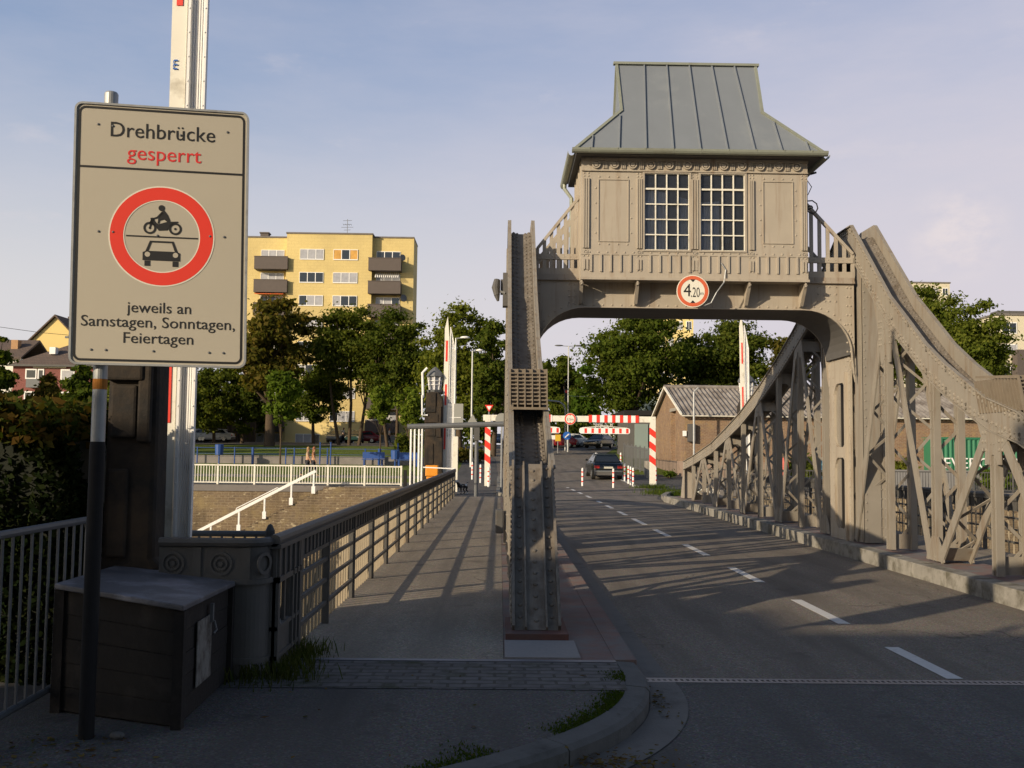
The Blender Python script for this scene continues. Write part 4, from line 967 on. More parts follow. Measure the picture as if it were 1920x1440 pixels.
# ------------------------------------------------------------------ wooden bin
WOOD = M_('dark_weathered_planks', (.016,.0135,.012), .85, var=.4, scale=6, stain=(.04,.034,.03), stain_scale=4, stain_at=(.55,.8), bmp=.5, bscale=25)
LIDM = M_('felt_lid', (.09,.09,.10), .6, var=.25, scale=3, stain=(.24,.24,.27), stain_scale=2.5, stain_at=(.48,.7), bmp=.2)
e = empty('grit_bin', (-2.2, 6.5, .12), 'dark weathered wooden grit bin with a sloping felt lid behind the sign post', 'grit bin')
Bp = [gz(331,1366,.12), gz(424,1278,.12), None, gz(108,1335,.12)]; Bp[2] = Bp[1] + (Bp[3]-Bp[0]); Bp = [Vector((p.x,p.y,.12)) for p in Bp]
zt_ = [.80, .775, .86, .87]
def wall_planks(a, b, za, zb, n=5):
    d = (b-a).normalized(); nrm = Vector((d.y,-d.x,0)); mb = MB()
    for i in range(n):
        f0, f1 = i/n, (i+1)/n
        z0a, z1a = .13+(za-.13)*f0+.002, .13+(za-.13)*f1-.002; z0b, z1b = .13+(zb-.13)*f0+.002, .13+(zb-.13)*f1-.002
        o = nrm*(.002*((i*7)%3)); mb.add([a+o+Vector((0,0,z0a-a.z)), b+o+Vector((0,0,z0b-b.z)), b+o+Vector((0,0,z1b-b.z)), a+o+Vector((0,0,z1a-a.z))] + [p-nrm*.03 for p in (a+o+Vector((0,0,z0a-a.z)), b+o+Vector((0,0,z0b-b.z)), b+o+Vector((0,0,z1b-b.z)), a+o+Vector((0,0,z1a-a.z)))],
               [(0,1,2,3),(7,6,5,4),(0,4,5,1),(1,5,6,2),(2,6,7,3),(3,7,4,0)])
    return mb
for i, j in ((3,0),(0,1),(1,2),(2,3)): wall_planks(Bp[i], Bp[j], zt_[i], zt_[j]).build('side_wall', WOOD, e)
ctr = sum(Bp, Vector())/4; mb = MB(); top = []
for p, z in zip(Bp, zt_): q = ctr + (p-ctr)*1.09; top.append(Vector((q.x, q.y, z+.005)))
mb.add(top + [t+Vector((0,0,.035)) for t in top], [(3,2,1,0),(4,5,6,7),(0,1,5,4),(1,2,6,5),(2,3,7,6),(3,0,4,7)]); mb.build('lid', LIDM, e, bevel=.008)
for p, z in zip(Bp, zt_):
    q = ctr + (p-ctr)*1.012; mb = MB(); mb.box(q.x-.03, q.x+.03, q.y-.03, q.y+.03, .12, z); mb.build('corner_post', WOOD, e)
d = (Bp[1]-Bp[0]).normalized(); nr = Vector((d.y,-d.x,0)); mb = MB()
a = Bp[0]+d*.30+nr*.018; mb.obox(a + d*.19 + Vector((0,0,.36)), d, (0,0,1), nr, .34, .40, .006)
POSTER = M_('weathered_notice', (.20,.195,.18), .7, var=.5, scale=14, stain=(.07,.06,.05), stain_scale=9, stain_at=(.4,.6)); mb.build('notice', POSTER, e)
mb = MB(); mb.obox(Bp[0]+d*.62+nr*.03+Vector((0,0,.57)), d, (0,0,1), nr, .03, .12, .02); mb.tube([Bp[0]+d*.62+nr*.045+Vector((0,0,.52)), Bp[0]+d*.63+nr*.06+Vector((0,0,.46)), Bp[0]+d*.6+nr*.05+Vector((0,0,.44))], .008, 6); mb.build('latch', GALV_DK, e)

# ------------------------------------------------------------------ galvanised fence on the left
e = empty('pavement_fence', (-2.75, 5.5, .12), 'galvanised tubular fence at the left edge of the pavement before the hedge', 'fence')
FP = [(-2.78,2.6),(-2.80,3.95),(-2.76,5.44),(-2.80,6.95)]
for i, (x, y) in enumerate(FP):
    mb = MB(); mb.lathe([(.034,.1),(.034,1.30),(.02,1.32)], (x,y,0), 12); mb.build('post', GALV_DK, e)
for (xa,ya),(xb,yb) in zip(FP[:-1], FP[1:]):
    A, B = Vector((xa,ya,0)), Vector((xb,yb,0)); dd = (B-A).normalized(); A += dd*.07; B -= dd*.07
    mb = MB(); mb.tube([A+Vector((0,0,.22)), A+Vector((0,0,1.2)), A+dd*.05+Vector((0,0,1.26)), B-dd*.05+Vector((0,0,1.26)), B+Vector((0,0,1.2)), B+Vector((0,0,.22))], .024, 8)
    mb.tube([A+Vector((0,0,.25)), B+Vector((0,0,.25))], .022, 8)
    n_ = 11
    for k_ in range(1, n_): p = A+(B-A)*(k_/n_); mb.tube([p+Vector((0,0,.25)), p+Vector((0,0,1.25))], .0095, 6)
    mb.build('panel', GALV_DK, e)

# ------------------------------------------------------------------ stone pylons and barrier arms
STONE = M_('basalt_and_shade', (.05,.036,.024), .95, var=.4, scale=5, stain=(.02,.018,.016), stain_scale=2.2, stain_at=(.40,.62), bmp=.8, bscale=18)  # dark stone; the near pylon's shade is also put into this colour
def pylon(x0, x1, y0, h, label, lantern):
    cx, w_ = (x0+x1)/2, x1-x0; bv = .05*min(1, w_/.7); e = empty('stone_pylon', (cx, y0+w_/2, 0), label, 'pylon')
    mb = MB(); d_ = w_ if w_ > .5 else .28
    mb.prism([(x0-.05,-.2),(x1+.05,-.2),(x1+.05,.9),(x1,.96),(x1-.01,h-.35),(x1-.12,h-.1),(x1-.3*w_,h),(x0+.3*w_,h),(x0+.12,h-.1),(x0+.01,h-.35),(x0,.96),(x0-.05,.9)], 'y', y0, y0+d_)
    mb.build('shaft', STONE, e, bevel=.04)
    mb = MB()        # rough-hewn blocks left proud of the face
    for xa, xb, za, zb, t in ((.06,.60,.80,.99,.05),(.64,.9,.56,.86,.05),(.0,.75,.70,.78,.07),(.12,.62,.57,.69,.04),(.1,.5,.3,.5,.03)):
        mb.box(x0+w_*xa, x0+w_*xb, y0-t, y0+.01, h*za, h*zb)
    mb.build('hewn_block', STONE, e, bevel=.03)
    if lantern:
        c = (cx, y0+w_/2, h-.02); mb = MB(); mb.lathe([(.30,0),(.34,.1),(.22,.12)], c, 8); mb.build('lantern_base', GALV_DK, e); mb = MB(); mb.lathe([(.30,.62),(.36,.66),(.30,.8),(.12,.98),(.03,1.05),(.0,1.12)][:5], c, 8); mb.build('lantern_roof', GALV_DK, e)
        mb = MB(); mb.lathe([(.21,.12),(.27,.62)], c, 8); mb.build('lantern_glass', GLASS_LT, e)
        mb = MB()
        for k_ in range(8): q = math.pi*2*k_/8; mb.bar((c[0]+.23*math.cos(q),c[1]+.23*math.sin(q),c[2]+.1), (c[0]+.30*math.cos(q),c[1]+.30*math.sin(q),c[2]+.66), .03,.03,(1,0,0))
        for zz in (.3,.46): mb.lathe([(.28+.1*(zz-.3),zz),(.29+.1*(zz-.3),zz+.03)], c, 8)
        mb.build('lantern_cage', WHITE, e)
    return e
pylon(-2.88, -2.50, 7.3, 3.2, 'dark rough hewn stone pylon behind the wooden bin', False)
pl2 = pylon(-3.03, -2.29, 40.0, 4.15, 'dark stone pylon with a caged lantern at the far end of the left footway', True)
mb = MB(); mb.tube([(-3.1,39.95,3.9),(-3.14,39.9,4.9),(-2.95,39.9,5.1)], .05, 6); mb.tube([(-3.14,39.9,4.0),(-3.12,39.9,3.2),(-2.9,39.9,3.2)], .035, 6); mb.build('lamp_arm', WHITE, pl2)
pylon(9.75, 10.4, 40.3, 4.1, 'stone pylon with a caged lantern behind the right hand truss', True)

def barrier(name, base, h, w_, tilt, label, group, rz=0, taper=.16):
    e = empty(name, base, label, 'barrier', group)
    b = Vector(base); up = Vector((tilt, 0, 1)).normalized(); sd = Vector((math.cos(rz), math.sin(rz), 0)); fr_ = Vector((sd.y,-sd.x,0))
    def P(u_, v_, t): return b + sd*u_ + up*v_ + fr_*t
    hw = w_*.5; mb = MB()                                   # boom: narrow boxed beam, pointed at its tip
    L0 = [P(-hw*.98,.3,0), P(-hw*.15,.3,0), P(-hw*.15,h-.9,0), P(-hw*.5,h,0), P(-hw*.98,h-.5,0)]; n_ = len(L0); back = [p - fr_*.12 for p in L0]
    mb.add(L0+back, [tuple(range(n_)), tuple(range(n_,2*n_))[::-1]] + [(i,n_+i,n_+(i+1)%n_,(i+1)%n_) for i in range(n_)]); mb.build('boom', CREAM, e)
    z = 1.85
    while z < h-1.0:
        mb = MB(); mb.obox(P(-hw*.56, z+.42, .004), sd, up, fr_, hw*.34, .85, .008); mb.build('red_stripe', RED, e); z += 1.78
    mb = MB()                                               # folded hanging lattice beside the boom
    for q in np.linspace(.12, .92, 7): mb.bar(P(hw*q*(1-taper),.25,-.03), P(hw*q,h-.5-q*1.0,-.03), hw*.075, .03, sd)
    for q in (.04, .96): mb.bar(P(hw*q*(1-taper),.25,.0), P(hw*q,h-.4-q*1.0,.0), hw*.14, .05, sd)
    mb.bar(P(hw*.1,h-.5,-.01), P(hw*.96,h-1.4,-.01), .05, .03, fr_)
    for zz in np.linspace(.4, h-1.6, 6): mb.bar(P(hw*.03,zz,-.045), P(hw*(.98-taper*.8),zz,-.045), .035, .01, up)
    for zz in np.linspace(.5, h-1.6, 26):
        for q in (.04,.95): mb.rivet(P(hw*q*(1-taper*(1-zz/h)),zz,.026), fr_, .008)
    mb.build('hanging_lattice', WHITE, e)
    mb = MB(); mb.obox(P(0,.25,-.14), sd, up, fr_, w_*1.1, .55, .22); mb.build('pivot_housing', STEEL_DARK, e)
    return e
b_ = at(325, 1040, 8.3); b1 = barrier('barrier_arm', (b_.x+.005, 8.3, .12), 7.4, .31, -.004, 'raised white barrier arm with red stripes rising behind the closure sign', 'raised barrier arms')
mb = MB(); put_text(mb, 'm', at(333,121,8.292), (0.02,0,1), (-1,0,0.02), .085, .062, .003); mb.build('blue_logo', BLUESIGN, b1)
barrier('barrier_arm', (-2.12, 40.3, .0), 7.25, .46, .008, 'raised white barrier arm standing beside the far left stone pylon', 'raised barrier arms')
barrier('barrier_arm', (9.85, 39.7, .0), 7.4, .34, -.012, 'raised white barrier arm behind the right hand truss', 'raised barrier arms')

# closing gate across the far footway
e = empty('footway_gate', (-1.6, 36.9, .05), 'overhead pipe with hanging white bars at the far end of the footway', 'gate')
A_, B_ = at(764, 800, 36.0), at(944, 795, 36.0)
mb = MB(); mb.tube([A_, B_], .10, 10); mb.build('overhead_pipe', GALV_DK, e)
for px in (771, 778, 786, 792):
    p = at(px, 800, 36.0); mb = MB(); mb.tube([p, Vector((p.x, 36.0+.1*((px)%3), -.1))], .035, 6); mb.build('hanging_bar', WHITE, e)
mb = MB(); p = at(760, 880, 37.4); mb.box(p.x-.06,p.x+.06,37.3,37.45,0,1.05); mb.box(p.x-.6,p.x,37.35,37.4,.98,1.03) if False else None; p2 = at(773,880,37.4); mb.box(p2.x-.03,p2.x+.03,37.3,37.4,0,1.0); mb.bar((p.x,37.37,.25),(p2.x+1.6,37.37,.3),.03,.03,(0,0,1)); mb.build('latch_post', BLACKPOST, e)
mb = MB(); A_ = at(793,876,37.6); B_ = at(853,879,37.6); mb.bar(A_, B_, .04, .04, (0,0,1)); p=at(853,878,37.6); mb.box(p.x-.03,p.x+.03,37.55,37.63,0,1.15); mb.build('cross_rail', WHITE, e)
p = at(810, 871, 38.6); mb = MB(); mb.box(p.x-.22,p.x+.22,38.5,38.85,.02,.55); mb.box(p.x-.24,p.x+.24,38.45,38.9,.80,1.22); mb.box(p.x-.2,p.x+.2,38.5,38.85,.55,.80)
tag(mb.build('equipment_box', ORANGE, loc=(p.x,38.65,0), bevel=.03), 'bright orange box in front of the far left barrier arm', 'equipment box')
p = at(848, 820, 44); mb = MB(); mb.box(p.x-.26,p.x+.02,43.8,44.2,.0,2.4); o = mb.build('switch_cabinet', GALV_DK, loc=(p.x,44,0), bevel=.02); tag(o, 'tall grey control cabinet right of the far left barrier arm', 'cabinet')
mb = MB(); mb.box(p.x+.03,p.x+.26,43.78,44.2,.0,2.42); mb.build('door', CREAM, o)

# thin grey post with a small signal head on the footway
p = gz(896, 925, .0); e = empty('signal_post', (p.x, 39.0, 0), 'thin dark post with a small signal head at the far end of the footway', 'signal')
mb = MB(); mb.lathe([(.075,0),(.075,2.2),(.05,2.3)], (p.x,39,0), 10); mb.build('post', GALV_DK, e)
mb = MB(); mb.box(p.x-.11,p.x+.11,38.86,39.1,2.2,2.75); mb.build('signal_head', STEEL_DARK, e)

# height gantry
GY = 51.5
def gx(px, y=GY): return at(px, 850, y).x
zg = lambda py, y=GY: at(1060, py, y).z
e = empty('height_gantry', (4, GY, 0), 'white height restriction gantry with red and white bands across the road', 'height gantry')
zb0, zb1 = zg(790.5), zg(779.5)
mb = MB(); mb.box(gx(905), gx(1226), GY-.12, GY+.12, zb0, zb1); mb.build('beam', CREAM, e)
for i in range(7): x = gx(1103 + i*14.6); mb = MB(); mb.box(x, x+.17, GY-.15, GY+.15, zb0-.03, zb1+.05); mb.build('red_band', RED, e)
mb = MB(); mb.box(gx(1103), gx(1196), GY-.14, GY+.14, zb0-.02, zb1+.04); mb.build('white_panel', WHITE, e)
for i in range(4): x = gx(985 + i*13.5); mb = MB(); mb.box(x, x+.16, GY-.15, GY+.15, zb0-.03, zb1+.05); mb.build('red_band', RED, e)
mb = MB(); mb.box(gx(985), gx(1034), GY-.14, GY+.14, zb0-.02, zb1+.04); mb.build('white_panel', WHITE, e)
for px in (914, 1223.5):
    x = gx(px); mb = MB(); mb.box(x-.14, x+.14, GY-.14, GY+.14, -.05, zb1+ (.0)); po_ = mb.build('post', CREAM, e)
    mb = MB(); z = 1.35
    while z < zb0-.2:
        mb.add([(x-.145,GY-.146,z),(x+.145,GY-.146,z-.22),(x+.145,GY-.146,z+.13),(x-.145,GY-.146,z+.35)] + [(x-.145,GY+.146,z),(x+.145,GY+.146,z-.22),(x+.145,GY+.146,z+.13),(x-.145,GY+.146,z+.35)], [(0,1,2,3),(7,6,5,4),(0,4,5,1),(1,5,6,2),(2,6,7,3),(3,7,4,0)]); z += .70
    mb.build('red_stripe', RED, po_)
for xa, xb in ((1086,1181),(958,1050)):
    a, b = gx(xa), gx(xb); z0, z1 = zg(812.5), zg(801.5); e2 = empty('height_limit_board', ((a+b)/2, GY, z0), 'red and white striped board hanging under the gantry, ' + ('right of the 2.5 m sign' if xa > 1000 else 'partly hidden by the end-on truss'), 'warning board', 'hanging boards of the gantry')
    P = rrect(b-a, z1-z0, (z1-z0)*.35); mb = MB(); mb.prism([(a+p[0], z0+p[1]) for p in P], 'y', GY-.03, GY+.03); mb.build('board', WHITE, e2)
    mb = MB()
    for i in range(7): x = a + (b-a)*(.10 + i*.137); mb.box(x, x+(b-a)*.05, GY-.034, GY-.03, z0+.03, z1-.03)
    mb.build('red_block', RED, e2)
    mb = MB(); mx_ = (a+b)/2; mb.tube([(a+.15,GY,z1), (mx_,GY,z1+.10), (b-.15,GY,z1)], .02, 5); mb.tube([(mx_-.3,GY,z1+.07),(mx_-.3,GY,zb0)], .015, 5); mb.tube([(mx_+.3,GY,z1+.07),(mx_+.3,GY,zb0)], .015, 5); mb.build('suspension', CREAM, e2)
c = at(1069, 785.5, GY-.2); round_sign('height_limit_sign', c, .30, 'round red rimmed 2.5 m height limit sign on the gantry beam', '2.5m', RED, CREAMSIGN)

# bollards
def bollard(loc, label, group, tilt=0, rz=0):
    e = empty('bollard', loc, label, 'bollard', group); e.rotation_euler = (0, tilt, rz); return e
pb = bollard((0,0,0), 'x', 'x')
mb = MB(); mb.lathe([(.05,0),(.05,.93),(.035,.98),(.0,1.0)][:3], (0,0,0), 12); mb.build('shaft', WHITE, pb)
for z in (.25,.5,.74): mb = MB(); mb.lathe([(.053,z),(.053,z+.07)], (0,0,0), 12); mb.build('red_band', RED, pb)
SP = []
for px, py in ((1092,913),(1150,915)):
    SP.append((gz(px,py,.0), 'red banded white bollard standing alone in the road ' + ('left of the black car' if px < 1100 else 'just behind the black car'), 'bollards in the road', 0))
def terr_hit(px, py):
    y = 51.0
    for _ in range(40): p = at(px, py, y); y += (p.z - terr(y))*6
    return at(px, py, y)
for i, (px, y_) in enumerate(((1187.3,52.0),(1182.6,53.0),(1178.5,54),(1171.5,56.2),(1166.2,57.6),(1163,60))):
    x = gx(px, y_); SP.append((Vector((x, y_, terr(y_))), 'red banded white bollard in the close row between the lane and the right pavement', 'bollard row right of the black car', 0))
SP.append((Vector((gx(1164,66), 66, terr(66)+.2)), 'red banded white bollard beyond the row, right of the black car roof', 'bollard row right of the black car', 0))
SP.append((Vector((gx(1143,64), 64, terr(64)+.9)), 'bent over red and white bollard above the black car roof', 'bollard row right of the black car', -1.25))
SP.append((Vector((gx(1229.5,53), 53, terr(53))), 'red banded white bollard right of the gantry right post', 'bollards by the gantry posts', 0))
for px, y_, lb in ((901.5,53.5,'just left of the gantry left post'),(918.5,52.6,'just right of the gantry left post'),(916.5,50.5,'in front of the gantry left post'),(886,56,'at the foot of the shorter street lamp')):
    SP.append((Vector((gx(px,y_), y_, terr(y_))), 'red banded white bollard ' + lb, 'bollards by the gantry posts', 0))
for i, (p, lb, g, t) in enumerate(SP):
    o = pb if i == 0 else dup(pb)
    o.location = p; o['label'] = lb; o['group'] = g; o.rotation_euler = (0, t, 0)

# ------------------------------------------------------------------ street lamps, signs beyond the bridge
def lamp(px, Y, py_top, arm, label, base=None, double=False):
    p = at(px, py_top, Y); zb = terr(Y); e = empty('street_lamp', (p.x, Y, zb), label, 'street lamp', 'street lamps'); h = p.z
    mb = MB(); mb.tube([(p.x,Y,zb),(p.x,Y,zb+1.2),(p.x,Y,zb+1.25),(p.x,Y,h)], [.11,.11,.075,.05], 8)
    if double: mb.tube([(p.x-.9,Y,h+.05),(p.x,Y,h-.02),(p.x+.9,Y,h+.05)], .035, 6)
    else: mb.tube([(p.x,Y,h-.02),(p.x+arm*.6,Y,h+.03)], .04, 6)
    mb.build('pole', GALV, e)
    for s in ((-1, 1) if double else (1,)):
        mb = MB(); xa = p.x + (s*.5 if double else arm*.3); xb = p.x + (s*1.35 if double else arm)
        mb.blob(((xa+xb)/2, Y, h+.05), abs(xb-xa)/2, .16, .08, 10, 6); mb.build('lamp_head', WHITE if not double else GALV_DK, e, smooth=True)
    return e
lamp(855, 60, 634, .85, 'taller street lamp with a single arm left of the end-on truss')
lamp(886, 68, 658, .75, 'shorter street lamp with a single arm nearest the end-on truss')
lamp(1066, 95, 649, 0, 'tall street lamp with two heads beyond the road, seen under the arch', double=True)
def sq_sign(px, py, Y, w_, h_, label, cat, mat, shape='rect', post=True):
    c = at(px, py, Y); e = empty('road_sign', (c.x, Y, terr(Y)), label, cat); mb = MB()
    if shape == 'rect': mb.box(c.x-w_/2, c.x+w_/2, Y-.015, Y+.015, c.z-h_/2, c.z+h_/2); 
    elif shape == 'tri': mb.prism([(c.x-w_/2,c.z-h_/2),(c.x+w_/2,c.z-h_/2),(c.x,c.z+h_/2)], 'y', Y-.015, Y+.015)
    elif shape == 'itri': mb.prism([(c.x,c.z-h_/2),(c.x+w_/2,c.z+h_/2),(c.x-w_/2,c.z+h_/2)], 'y', Y-.015, Y+.015)
    else: mb.disc((c.x,Y,c.z), (1,0,0), (0,0,1), w_/2, .03, 24)
    mb.build('plate', mat, e)
    if post: mb = MB(); mb.tube([(c.x,Y+.05,terr(Y)-.1),(c.x,Y+.05,c.z+h_/2-.04)], .04, 6); mb.build('post', GALV, e)
    return e, c
BACK = flat('sign_back', (.30,.30,.27), .6, .2)
e, c = sq_sign(853, 781, 58, .95, 1.5, 'grey back of a large rectangular sign beside the taller street lamp', 'road sign', BACK)
mb = MB(); mb.box(c.x-.35,c.x+.35,57.96,57.985,c.z-.08,c.z-.04); mb.build('stiffener', WHITE, e)
sq_sign(886, 786, 60, .72, .62, 'grey back of a triangular sign at the shorter street lamp', 'road sign', BACK, 'tri')
e, c = sq_sign(917, 766, 72, .62, .52, 'red rimmed give way triangle left of the end-on truss', 'road sign', RED, 'itri')
mb = MB(); mb.prism([(c.x,c.z-.13),(c.x+.17,c.z+.17),(c.x-.17,c.z+.17)], 'y', 71.97, 71.984); mb.build('white_field', WHITE, e)
c2 = at(941, 786, 47); 
e, c = sq_sign(941, 787, 47, .62, .62, 'grey back of a round sign half hidden by the end-on truss', 'road sign', BACK, 'round')
e, c = sq_sign(1063, 817, 92, .75, .75, 'round blue sign with a white arrow under the 2.5 m sign', 'road sign', BLUESIGN, 'round')
mb = MB(); mb.bar((c.x+.18,91.965,c.z+.18),(c.x-.18,91.965,c.z-.16),.09,.01,(0,1,0)) if False else mb.obox((c.x,91.962,c.z),(1,0,.9),(0,1,0),(-.9,0,1),.5,.01,.1); mb.build('white_arrow', WHITE, e)
sq_sign(1046, 821, 92, .5, .6, 'small yellow sign left of the round blue sign', 'road sign', YELLOW)
sq_sign(1037, 820, 93, .45, .4, 'small white sign left of the yellow sign', 'road sign', WHITE)
# traffic light on a curved mast
e = empty('traffic_light', (at(1060,830,98).x, 98, terr(98)), 'traffic light on a curved grey mast arm under the arch', 'traffic light')
x0 = at(1060,800,98).x; mb = MB(); zt = at(1060,760,98).z
mb.tube([(x0,98,terr(98)),(x0,98,zt-.5),(x0-.15,98,zt),(x0-.6,98,zt+.35),(x0-2.6,98,zt+.55)], .08, 8); mb.build('mast', GALV, e)
c = at(1062,740,97.5); mb = MB(); mb.box(c.x-.17,c.x+.17,97.4,97.7,c.z-.65,c.z+.55); mb.tube([(c.x,97.6,c.z),(c.x+.2,97.8,c.z)],.03,6); mb.build('signal_head', BLACK, e)
mb = MB(); mb.disc((c.x,97.40,c.z+.3),(1,0,0),(0,0,1),.15,.02,16); REDL = flat('red_lens', (.5,.02,.02), .3); mb.build('red_lens', REDL, e)
mb = MB(); A_ = at(1066,742,98); B_ = at(1098,743,98); mb.tube([A_, (A_+B_)/2+Vector((0,0,-.05)), B_, B_+Vector((9,0,.4))], .02, 5); tag(mb.build('overhead_cable', GALV, loc=A_), 'thin overhead cable running right from the traffic light', 'cable')

# ------------------------------------------------------------------ white railing on the quay
e = empty('quay_railing', (-12, 50.1, 0), 'white picket railing on the sunlit quay wall across the water', 'railing')
yq = 50.12; xs0 = at(752, 900, yq).x; x = xs0; n_ = 0
while x > -62:
    mb = MB(); mb.box(x-.045, x+.045, yq-.04, yq+.04, -.05, 1.02); mb.build('post', CREAM, e)
    xb = x - 1.83; mb = MB(); mb.box(xb+.045, x-.045, yq-.03, yq+.03, .93, 1.0); mb.box(xb+.045, x-.045, yq-.02, yq+.02, .08, .13)
    for k_ in range(1, 13): xx = x - 1.83*k_/13; mb.box(xx-.016, xx+.016, yq-.012, yq+.012, .13, .93)
    mb.build('picket_panel', CREAM, e); x = xb
e = empty('quay_railing', (20, 50.1, 0), 'dark quay railing glimpsed through the lower right truss', 'railing')
x = 9.9
while x < 45:
    mb = MB(); mb.box(x-.04, x+.04, yq-.04, yq+.04, -.02, 1.05); mb.box(x+.04, x+1.96, yq-.025, yq+.025, .97, 1.03); mb.box(x+.04, x+1.96, yq-.02, yq+.02, .1, .14)
    for k_ in range(1, 14): xx = x + 2.0*k_/14; mb.box(xx-.012, xx+.012, yq-.01, yq+.01, .14, .97)
    mb.build('picket_panel', STEEL_DARK, e); x += 2.0
# ------------------------------------------------------------------ vegetation
LEAF_A = leaf_mat('leaves_locust', [(0.072, 0.098, 0.018), (0.111, 0.143, 0.023), (0.163, 0.182, 0.034)])
LEAF_B = leaf_mat('leaves_dark', [(0.048, 0.073, 0.015), (0.075, 0.105, 0.019), (0.119, 0.14, 0.027)])
LEAF_C = leaf_mat('leaves_rusty', [(0.072, 0.079, 0.017), (0.12, 0.108, 0.024), (0.168, 0.12, 0.034)])
LEAF_D = leaf_mat('leaves_fresh', [(0.066, 0.11, 0.015), (0.099, 0.154, 0.022), (0.132, 0.182, 0.033)])
LEAF_H = leaf_mat('leaves_hedge_shaded', [(.006,.011,.005),(.011,.018,.007),(.016,.024,.009),(.022,.026,.010)], .1)  # near-black greens: the hedge's shade is put into the leaf colour
LEAF_T = leaf_mat('leaves_hedge_sunlit', [(.040,.058,.014),(.06,.075,.018),(.13,.07,.024),(.07,.085,.022)], .3)  # lighter copy with reddish tips: sun on the hedge top put into the colour
def leaves(rs, centres, radii, counts, size, aspect=.55, droop=0.0):
    Cn, Nn = [], []
    for c, r, n in zip(centres, radii, counts):
        d = rs.normal(size=(n,3)); d /= np.linalg.norm(d, axis=1)[:,None]; rad = np.abs(rs.normal(0,.62,(n,1)))
        Cn.append(np.array(c) + d*rad*np.array(r)); Nn.append(d + rs.normal(size=(n,3))*.7 + np.array([0,0,.35]))
    Cn = np.vstack(Cn); Nn = np.vstack(Nn); Nn /= np.linalg.norm(Nn, axis=1)[:,None]
    t = rs.normal(size=Nn.shape); t[:,2] -= droop; t -= Nn*(t*Nn).sum(1)[:,None]; t /= np.linalg.norm(t, axis=1)[:,None]; b = np.cross(Nn, t)
    s = size*rs.uniform(.6, 1.4, (len(Cn),1)); a = t*s; b = b*s*aspect
    V = np.stack([Cn-a, Cn-a*.1+b, Cn+a, Cn-a*.1-b], 1).reshape(-1,3)
    F = np.arange(len(V)).reshape(-1,4); return V, F
def mesh_np(name, V, F, mat, parent=None):
    me = bpy.data.meshes.new(name); me.vertices.add(len(V)); me.vertices.foreach_set('co', V.astype(np.float32).ravel())
    k = F.shape[1]; me.loops.add(F.size); me.loops.foreach_set('vertex_index', F.astype(np.int32).ravel()); me.polygons.add(len(F))
    me.polygons.foreach_set('loop_start', np.arange(0, F.size, k, dtype=np.int32)); me.update(calc_edges=True); me.validate()
    me.materials.append(mat); o = bpy.data.objects.new(name, me); COL.objects.link(o)
    if parent is not None: o.parent = parent
    return o
def tree(loc, H, W, th, label, seed, mat=LEAF_A, ncl=46, flat_=.55, leaf=.17, per=340, lean=0.0, stems=1, group='park trees', low=.0, name='tree', shape='round', trunk_r=None):
    rs = np.random.RandomState(seed); e = empty(name, loc, label, 'tree', group)
    ch = H - th; cz = th + ch*.5; cen, rad, cnt = [], [], []
    ncl = int(ncl*1.5)
    for i in range(ncl):
        for _ in range(60):
            d = rs.normal(size=3); d /= np.linalg.norm(d); q = rs.uniform(.35, .92)
            p = np.array([d[0]*W*.5*q, d[1]*W*.5*q, d[2]*ch*.5*q]); u_ = (p[2]/ch + .5)
            ok = (shape != 'round') or (u_ > .12 or abs(p[0]) < W*.25)
            if shape == 'cone': ok = np.hypot(p[0],p[1]) < W*.5*(1.05-u_)
            if shape == 'umbrella': ok = u_ > .3 + .25*rs.rand() or rs.rand() < .25
            if ok: break
        c = p + np.array([lean*(u_), 0, cz]); r = W*rs.uniform(.075, .17)
        cen.append(c); rad.append((r*1.15, r*1.15, r*flat_*rs.uniform(.85,1.5))); cnt.append(int(per*(r/(W*.125))**1.6)+20)
    V, F = leaves(rs, cen, rad, cnt, leaf, .6, .3); mesh_np('crown', V, F, mat, e)
    mb = MB(); r0 = trunk_r or max(.05, .022*H)
    for s in range(stems):
        ox = (s-(stems-1)/2)*r0*3.2; q = rs.uniform(-.25,.25); top = Vector((lean*.6+ox*2.5+q, rs.uniform(-.3,.3), th + ch*.55)); base = Vector((ox, rs.uniform(-.2,.2)*(stems > 1), -.25))
        mid = base.lerp(top, .45) + Vector((rs.uniform(-.2,.2), 0, 0)); rr = r0/(stems**.5)
        mb.tube([base, base+Vector((0,0,.3)), mid, top], [rr*1.35, rr, rr*.75, rr*.25], 8)
        for c in [cen[j] for j in rs.permutation(ncl)[:max(5, 15//stems)]]:
            c = Vector(c); t = rs.uniform(.35,.85); st = mid.lerp(top, t) if t > .4 else base.lerp(mid, .7+t*.5)
            if c.z < st.z: st = base.lerp(mid, .9)
            md = st.lerp(c, .5) + Vector((0,0,-.06*(c-st).length)); mb.tube([st, md, c], [rr*.42, rr*.28, rr*.08], 5, False)
    mb.build('trunk', BARK, e, smooth=True, local=True); return e
def tree_px(px, Y, top, wpx, thf, label, seed, base=None, **kw):
    x = at(px, 800, Y).x; zb = terr(Y) if base is None else base; H = at(px, top, Y).z - zb; W = wpx*Y/F_PX
    return tree((x, Y, zb), H, W, H*thf, label, seed, **kw)
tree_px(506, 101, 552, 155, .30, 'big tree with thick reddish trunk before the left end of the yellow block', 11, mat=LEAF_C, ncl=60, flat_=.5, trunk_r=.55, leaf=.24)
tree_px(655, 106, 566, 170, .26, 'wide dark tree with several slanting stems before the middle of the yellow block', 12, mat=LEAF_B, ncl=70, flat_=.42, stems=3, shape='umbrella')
tree_px(745, 103, 578, 160, .24, 'dark multi stemmed tree at the right end of the yellow block', 13, mat=LEAF_B, ncl=64, flat_=.45, stems=3)
